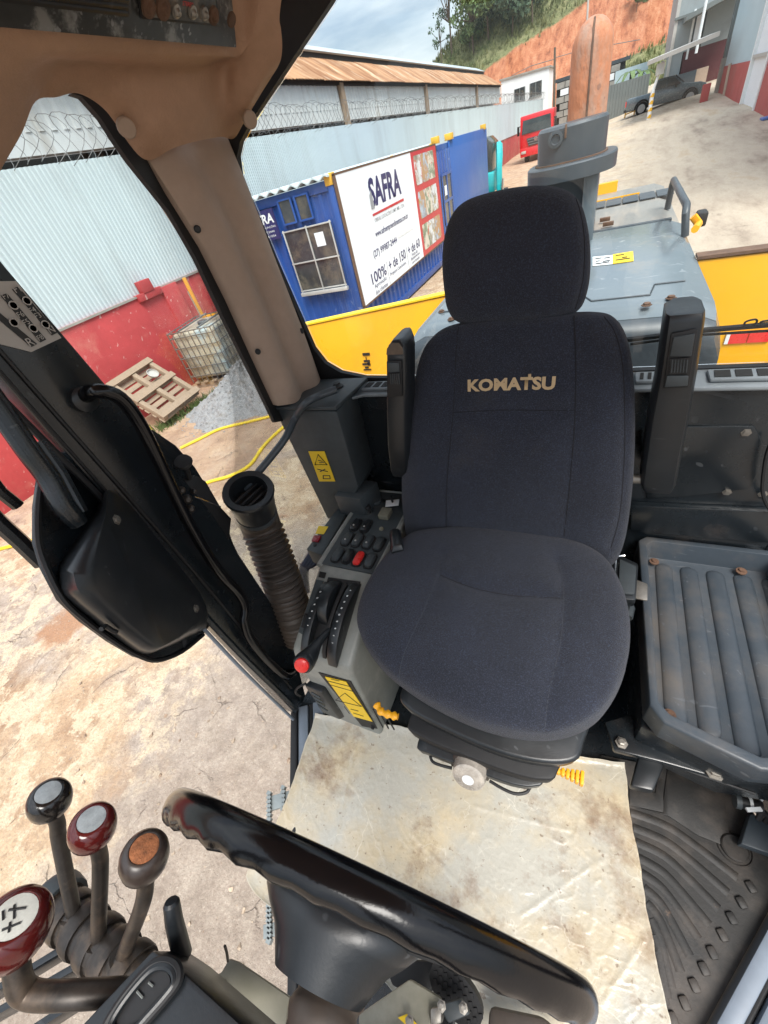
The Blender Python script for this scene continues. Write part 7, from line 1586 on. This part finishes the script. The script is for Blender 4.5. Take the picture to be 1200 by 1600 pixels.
def film_pt(u, v):
    i = v * (len(le) - 1); k = min(int(i), len(le) - 2); f_ = i - k
    a = le[k].lerp(le[k + 1], f_); b2 = re_[k].lerp(re_[k + 1], f_); p = a.lerp(b2, u)
    q = Vector((p.x, p.y, 0)); w1 = mnoise.noise_vector(q * 6) * 0.03
    n1 = mnoise.noise(q * 4.2 + Vector((0, 0, 1.3)))
    cr = 0.0
    for (s2, a2, wd, oz) in ((9, 0.0014, 0.04, 9.7), (17, 0.0013, 0.07, 3.3), (31, 0.0010, 0.11, 5.9), (58, 0.0006, 0.16, 7.1)):
        e = abs(mnoise.noise((q + w1) * s2 + Vector((0, 0, oz)))); cr += a2 * max(0.0, 1 - e / wd) * (0.4 + 0.6 * max(0, mnoise.noise(q * s2 * 0.4 + Vector((5, 2, oz)))) * 1.6)
    for (fa, fb_) in FOLDS:
        ab = fb_ - fa; t2 = max(0, min(1, (q - fa).dot(ab) / ab.dot(ab))); dd = (q - fa - ab * t2).length
        cr += 0.0020 * math.exp(-(dd / 0.0045) ** 2) * (0.5 + 0.5 * abs(mnoise.noise(q * 12)))
    edge = math.exp(-u / 0.03) * 0.010 + math.exp(-(1 - u) / 0.02) * 0.005
    return (p.x, p.y + 0.005 * mnoise.noise(Vector((p.x * 22, 3.3, 0))) * max(0, 1 - v * 12), FZ + 0.019 + 0.004 * n1 + cr + edge + 0.012 * math.exp(-v / 0.02))
fm = MB().grid(film_pt, 260, 240)
flm = tag(fm.build('plastic_sheet', film, smooth=180, fix=True), 'crumpled dirty cream plastic sheet covering the cab floor', 'plastic sheet')
mm_ = flm.modifiers.new('thickness', 'SOLIDIFY'); mm_.thickness = 0.0012

# ---------------- steering wheel and column
wc = CAM_POS + Vector((-0.273, -0.034, -0.962)) * 0.51
wn = Vector((0.066, -0.998, 0.017)).normalized()          # towards the front of the machine
sw = thing('steering_wheel', 'glossy black steering wheel with finger grips, seen edge on', 'steering wheel', wc)
wu = Vector((1, 0.066, 0)).normalized(); wu = (wu - wn * wu.dot(wn)).normalized(); wv_ = wn.cross(wu)
Rw = 0.186; rt = 0.0107
rings = []; NW = 160
for i in range(NW):
    a = 2 * math.pi * i / NW; rd = wu * math.cos(a) + wv_ * math.sin(a); c = wc + rd * Rw; ring = []
    for j in range(18):
        b_ = 2 * math.pi * j / 18; grip = 0.0024 * max(0, math.cos(b_)) ** 2 * (0.5 + 0.5 * math.cos(a * 40)) * (0.35 + 0.65 * max(0, -math.cos(a + 0.3)))
        rr_ = rt * 1.02 + grip * 1.3
        ring.append(c + wn * math.cos(b_) * rr_ * 1.12 + rd * math.sin(b_) * rr_)
    rings.append(ring)
rings.append(rings[0])
MB().loft(rings, True, False).build('rim', black_gloss, sw, smooth=70)
hrings = []
for (o_, ax1, bx1) in ((-0.002, 0.050, 0.036), (0.002, 0.074, 0.048), (0.010, 0.076, 0.050), (0.020, 0.066, 0.048), (0.030, 0.054, 0.044), (0.042, 0.046, 0.040), (0.052, 0.040, 0.036)):
    hrings.append([wc + wn * (0.012 + o_) + wu * (ax1 * math.cos(q) - 0.012) + wv_ * (bx1 * math.sin(q)) for q in [2 * math.pi * j / 36 for j in range(36)]])
hb = MB().loft(hrings).build('hub', black, sw, smooth=60)
for a in (R(180), R(0)):
    d = wu * math.cos(a) + wv_ * math.sin(a); t_ = d.cross(wn)
    rings = []
    for s_, w_, o_ in ((0.03, 0.030, 0.014), (0.07, 0.024, 0.010), (0.11, 0.018, 0.005), (0.15, 0.016, 0.0), (0.186, 0.016, -0.002)):
        c = wc + d * s_ + wn * o_; rings.append([c - t_ * w_ + wn * 0.003, c - t_ * w_ * 0.8 - wn * 0.007, c + t_ * w_ * 0.8 - wn * 0.007, c + t_ * w_ + wn * 0.003, c + t_ * w_ * 0.7 + wn * 0.010, c - t_ * w_ * 0.7 + wn * 0.010])
    MB().loft(rings).build('spoke', black, sw, smooth=60)
col = thing('steering_column', 'black steering column with dusty rubber boot and grey tilt housing', 'steering column', (-0.16, -0.28, FZ))
c0 = wc + wn * 0.075; c1 = at(486, 1600, 'y', -0.19); c1 = wc + Vector((-0.002, -0.20, -0.06)); c2_ = wc + Vector((-0.005, -0.30, -0.30))
pts_ = smooth_path([wc + wn * 0.06, c0 + wn * 0.03, c1, c2_, Vector((c2_.x, -0.34, FZ))], 12); rr_ = []
for i in range(len(pts_)): rr_.append(0.028 + 0.002 * math.sin(i * 1.3) if i < 26 else 0.04)
MB().tube(pts_, rr_, 18).build('boot', brownblack, col)
MB().box((-0.13, -0.33, 2.02), (0.24, 0.14, 0.46)).build('pedestal', con_dark, col, bevel=0.02)
# brake / clutch pedals at the foot of the column
pd = thing('foot_pedal', 'oval studded black foot pedal on a steel arm below the steering wheel', 'pedal', at(715, 1560, 'z', 1.72))
pc = at(712, 1552, 'z', 1.80)
po_ = [oval(pc.x - 0.055, pc.x + 0.055, pc.y - 0.034, pc.y + 0.034, pc.z + h, 26, 2.3) for h in (-0.01, 0.0, 0.004)]
TM = Matrix.Translation(pc) @ Matrix.Rotation(R(28), 4, 'X') @ Matrix.Rotation(R(-20), 4, 'Z') @ Matrix.Translation(-pc)
pdl = MB().loft(po_).xform(TM).build('pad', black_soft, pd)
for i in range(-4, 5):
    for j in range(-2, 3):
        if (i / 4.6) ** 2 + (j / 2.5) ** 2 < 1:
            MB().box(pc + Vector((i * 0.011 + (0.005 if j % 2 else 0), j * 0.012, 0.005)), (0.0065, 0.0065, 0.004), Matrix.Rotation(0.78, 3, 'Z')).xform(TM).build('stud', black_soft, pdl)
MB().tube([pc + Vector((0, -0.01, -0.012)), pc + Vector((-0.01, -0.06, -0.05)), pc + Vector((-0.02, -0.14, -0.08))], 0.012, 8).build('arm', black_paint, pd)
fb = thing('column_bracket', 'grey steel bracket plate with bolts at the foot of the steering column', 'bracket', at(600, 1590, 'z', 1.8))
MB().prism(poly([(560, 1585), (640, 1530), (690, 1560), (680, 1640), (560, 1640)], 'z', 1.86), (0, 0, -0.02)).build('plate', khaki, fb, bevel=0.004)
MB().prism(poly([(600, 1500), (682, 1500), (690, 1535), (660, 1560), (612, 1540)], 'z', 1.75), (0, 0, -0.05)).build('valve_block', black_soft, fb, bevel=0.006)
MB().prism(poly([(685, 1570), (720, 1560), (735, 1585), (700, 1600)], 'z', 1.87), (0, 0, -0.03)).build('clevis', con_dark, fb, bevel=0.004)
MB().prism(poly([(672, 1575), (690, 1572), (690, 1600), (672, 1604)], 'z', 1.88), (0, 0, -0.03)).build('clevis', steel, fb, bevel=0.004)
for (a, b2) in ((690, 1572), (640, 1596), (724, 1575)): bolt(at(a, b2, 'z', 1.885), (0, 0, 1), 0.0055, steel, fb)
MB().prism(poly([(622, 1590), (636, 1584), (652, 1600), (640, 1606)], 'z', 1.864), (0, 0, 0.002)).build('yellow_mark', decal_yellow, fb)
tp = tag(MB().prism(poly([(765, 1572), (850, 1590), (900, 1640), (760, 1640)], 'z', 1.70), (0, 0, -0.03)).build('accelerator_pedal', brownblack, bevel=0.01), 'flat dusty accelerator pedal below the right end of the steering wheel', 'pedal')

# ---------------- control levers left of the steering wheel
lv = [('black lever with a grey topped ball, farthest left of the upright three', 78, 1251, 2.50, 0.0235, knob_black, insert_grey, [(118, 1440)], (92, 1310)),
      ('maroon lever with a grey topped ball between the two dark levers', 145, 1294, 2.50, 0.0245, knob_maroon, insert_grey, [(153, 1478)], (157, 1360)),
      ('brown black lever with a rusty orange top nearest the steering wheel', 226, 1340, 2.50, 0.0245, knob_brown, insert_rust, [(190, 1500)], (222, 1415))]
grp = 'blade control levers'
def knob(par, c, r, axis, mat, ins):
    kb_ = MB().lathe([(r * 0.35, -r * 0.95), (r * 0.7, -r * 0.8), (r * 0.95, -r * 0.4), (r * 1.0, 0.0), (r * 0.97, r * 0.35), (r * 0.88, r * 0.62), (r * 0.70, r * 0.80), (r * 0.60, r * 0.83), (r * 0.58, r * 0.80)], c, axis, 28).build('knob', mat, par, smooth=50)
    MB().lathe([(r * 0.575, r * 0.76), (r * 0.57, r * 0.81), (r * 0.4, r * 0.835), (r * 0.02, r * 0.84)], c, axis, 24).build('knob_insert', ins, kb_)
    return kb_
for (lbl, kx, ky, z_, r_, km, im, base, mid_) in lv:
    c = at(kx, ky, 'z', z_); b_ = at(base[0][0], base[0][1], 'z', 2.345); t = thing('control_lever', lbl, 'lever', b_, grp)
    mdl = at(mid_[0], mid_[1], 'z', 2.44); ax2 = (CAM_POS - c).normalized().lerp(Vector((0, 0, 1)), 0.45).normalized()
    ax2 = Vector((0.30, 0.42, 0.86)).normalized()
    stem_top = c - ax2 * r_ * 0.6
    MB().tube(smooth_path([stem_top, stem_top.lerp(mdl, 0.5) - Vector((0, 0, 0.004)), mdl, mdl.lerp(b_, 0.6), b_], 6), 0.0088, 12).build('stem', lever_steel, t)
    MB().lathe([(0.019, -0.012), (0.021, 0.0), (0.015, 0.012)], b_, (mdl - b_), 16).build('lever_boss', lever_steel, t)
    knob(t, c, r_, ax2, km, im)
c = at(22, 1452, 'z', 2.53); t = thing('control_lever', 'maroon lever with white marked top on a cranked arm at lower left', 'lever', at(180, 1560, 'z', 2.40), grp)
axk = Vector((0.36, 0.50, 0.78)).normalized(); r_ = 0.031
MB().tube(smooth_path([c - axk * 0.02, at(30, 1535, 'z', 2.485), at(45, 1552, 'z', 2.472), at(75, 1556, 'z', 2.467), at(120, 1554, 'z', 2.460), at(190, 1550, 'z', 2.44), at(250, 1548, 'z', 2.42)], 8), 0.0112, 14).build('stem', lever_steel, t)
kb_ = knob(t, c, r_, axk, knob_maroon, insert_white)
qk = axk.to_track_quat('Z', 'Y').to_matrix()
for (x0, y0, x1, y1) in ((-0.3, -0.2, -0.3, 0.3), (0.1, -0.3, 0.25, 0.2), (-0.1, 0.0, 0.35, 0.05), (-0.45, 0.1, -0.15, 0.1), (0.0, 0.3, 0.3, 0.35)):
    MB().tube([c + axk * r_ * 0.842 + qk @ Vector((x0 * r_ * .85, y0 * r_ * .85, 0)), c + axk * r_ * 0.842 + qk @ Vector((x1 * r_ * .85, y1 * r_ * .85, 0))], 0.0011, 5).build('knob_marking', decal_black, kb_)
# pivot shaft and slotted lever guides
pv = thing('lever_pivot_bank', 'dusty dark lever pivot shaft with collars under the control levers', 'pivot bank', at(150, 1480, 'z', 2.3))
sa, sb_ = at(78, 1402, 'z', 2.335), at(222, 1535, 'z', 2.335)
MB().cyl(sa, sb_, 0.026, 18).build('shaft', lever_steel, pv)
for k in range(6):
    p = sa.lerp(sb_, 0.1 + 0.16 * k); MB().lathe([(0.029, -0.010), (0.030, -0.006), (0.030, 0.006), (0.029, 0.010)], p, sb_ - sa, 20).build('collar', lever_steel, pv)
MB().lathe([(0.034, -0.03), (0.036, -0.01), (0.030, 0.0)], sa, sa - sb_, 18).build('end_cap', con_dark, pv)
for k, (a, b2) in enumerate((((100, 1480), (-40, 1565)), ((125, 1505), (-40, 1600)), ((155, 1540), (0, 1640)))):
    p, q = at(a[0], a[1], 'z', 2.325), at(b2[0], b2[1], 'z', 2.325); d = (q - p).normalized(); n_ = Vector((-d.y, d.x, 0)) * 0.004
    MB().prism([p - n_, p + n_, q + n_, q - n_], (0, 0, -0.03)).build('guide_plate', black_paint, pv, bevel=0.001)
# short black column lever and the switch housing at the bottom edge
sl = thing('column_stalk', 'short black handled stalk rising beside the switch housing', 'stalk', at(292, 1525, 'z', 2.4))
MB().tube([at(268, 1412, 'z', 2.50), at(272, 1440, 'z', 2.487), at(285, 1492, 'z', 2.455)], [0.0078, 0.0085, 0.0092], 12).build('grip', black, sl)
MB().tube([at(284, 1490, 'z', 2.456), at(300, 1532, 'z', 2.42)], 0.005, 8).build('rod', black_soft, sl)
MB().lathe([(0.0078, 0), (0.006, 0.003), (0.001, 0.0035)], at(268, 1412, 'z', 2.50), at(268, 1412, 'z', 2.50) - at(272, 1440, 'z', 2.487), 12).build('grip_end', black, sl)
shs = thing('switch_housing', 'flat black switch housing with oval rocker at the lower left edge', 'switch housing', at(250, 1570, 'z', 2.5))
hzz = 2.50
MB().prism(poly([(238, 1484), (280, 1513), (400, 1622), (60, 1640), (128, 1600)], 'z', hzz), (0, 0, -0.06)).build('case', black, shs, bevel=0.003)
def ringpx(pts_, z_, r_, nm, mt, par): return MB().tube(smooth_path(poly(pts_, 'z', z_), 5, True), r_, 8, closed=True).build(nm, mt, par)
ovl = [(262, 1502), (277, 1512), (279, 1532), (262, 1556), (232, 1590), (205, 1618), (175, 1625), (165, 1608), (182, 1575), (212, 1535), (240, 1507)]
ringpx(ovl, hzz + 0.003, 0.0042, 'rocker_rim', black_soft, shs)
ringpx([(x * 0.86 + 228 * 0.14, y * 0.86 + 1560 * 0.14) for x, y in ovl], hzz + 0.005, 0.003, 'rocker_rim', black, shs)
MB().prism(smooth_path(poly([(x * 0.76 + 228 * 0.24, y * 0.76 + 1560 * 0.24) for x, y in ovl], 'z', hzz + 0.001), 4, True), (0, 0, 0.002)).build('rocker', black_soft, shs)
MB().tube(poly([(214, 1549), (223, 1559)], 'z', hzz + 0.0045), 0.0009, 5).build('rocker_mark', con_grey, shs)
MB().tube(poly([(232, 1535), (239, 1541)], 'z', hzz + 0.0045), 0.0008, 5).build('rocker_mark', con_grey, shs)
kp_ = thing('khaki_bracket', 'khaki painted steel bracket plate between switch housing and steering column', 'bracket', at(370, 1560, 'z', 2.3))
MB().prism(poly([(303, 1535), (345, 1520), (358, 1498), (372, 1503), (452, 1558), (440, 1640), (390, 1640)], 'z', 2.40), (0, 0, -0.006)).build('plate', khaki, kp_, bevel=0.001)
MB().tube(poly([(318, 1546), (352, 1536), (335, 1545)], 'z', 2.402), 0.0012, 5).build('pen_scribble', decal_black, kp_)
tag(MB().tube(smooth_path([at(356, 1502, 'z', 2.41), at(354, 1488, 'z', 2.42), at(351, 1478, 'z', 2.43)], 4), 0.0015, 5).build('loose_wire', lever_steel), 'thin loose wire end sticking up from the khaki bracket', 'wire')
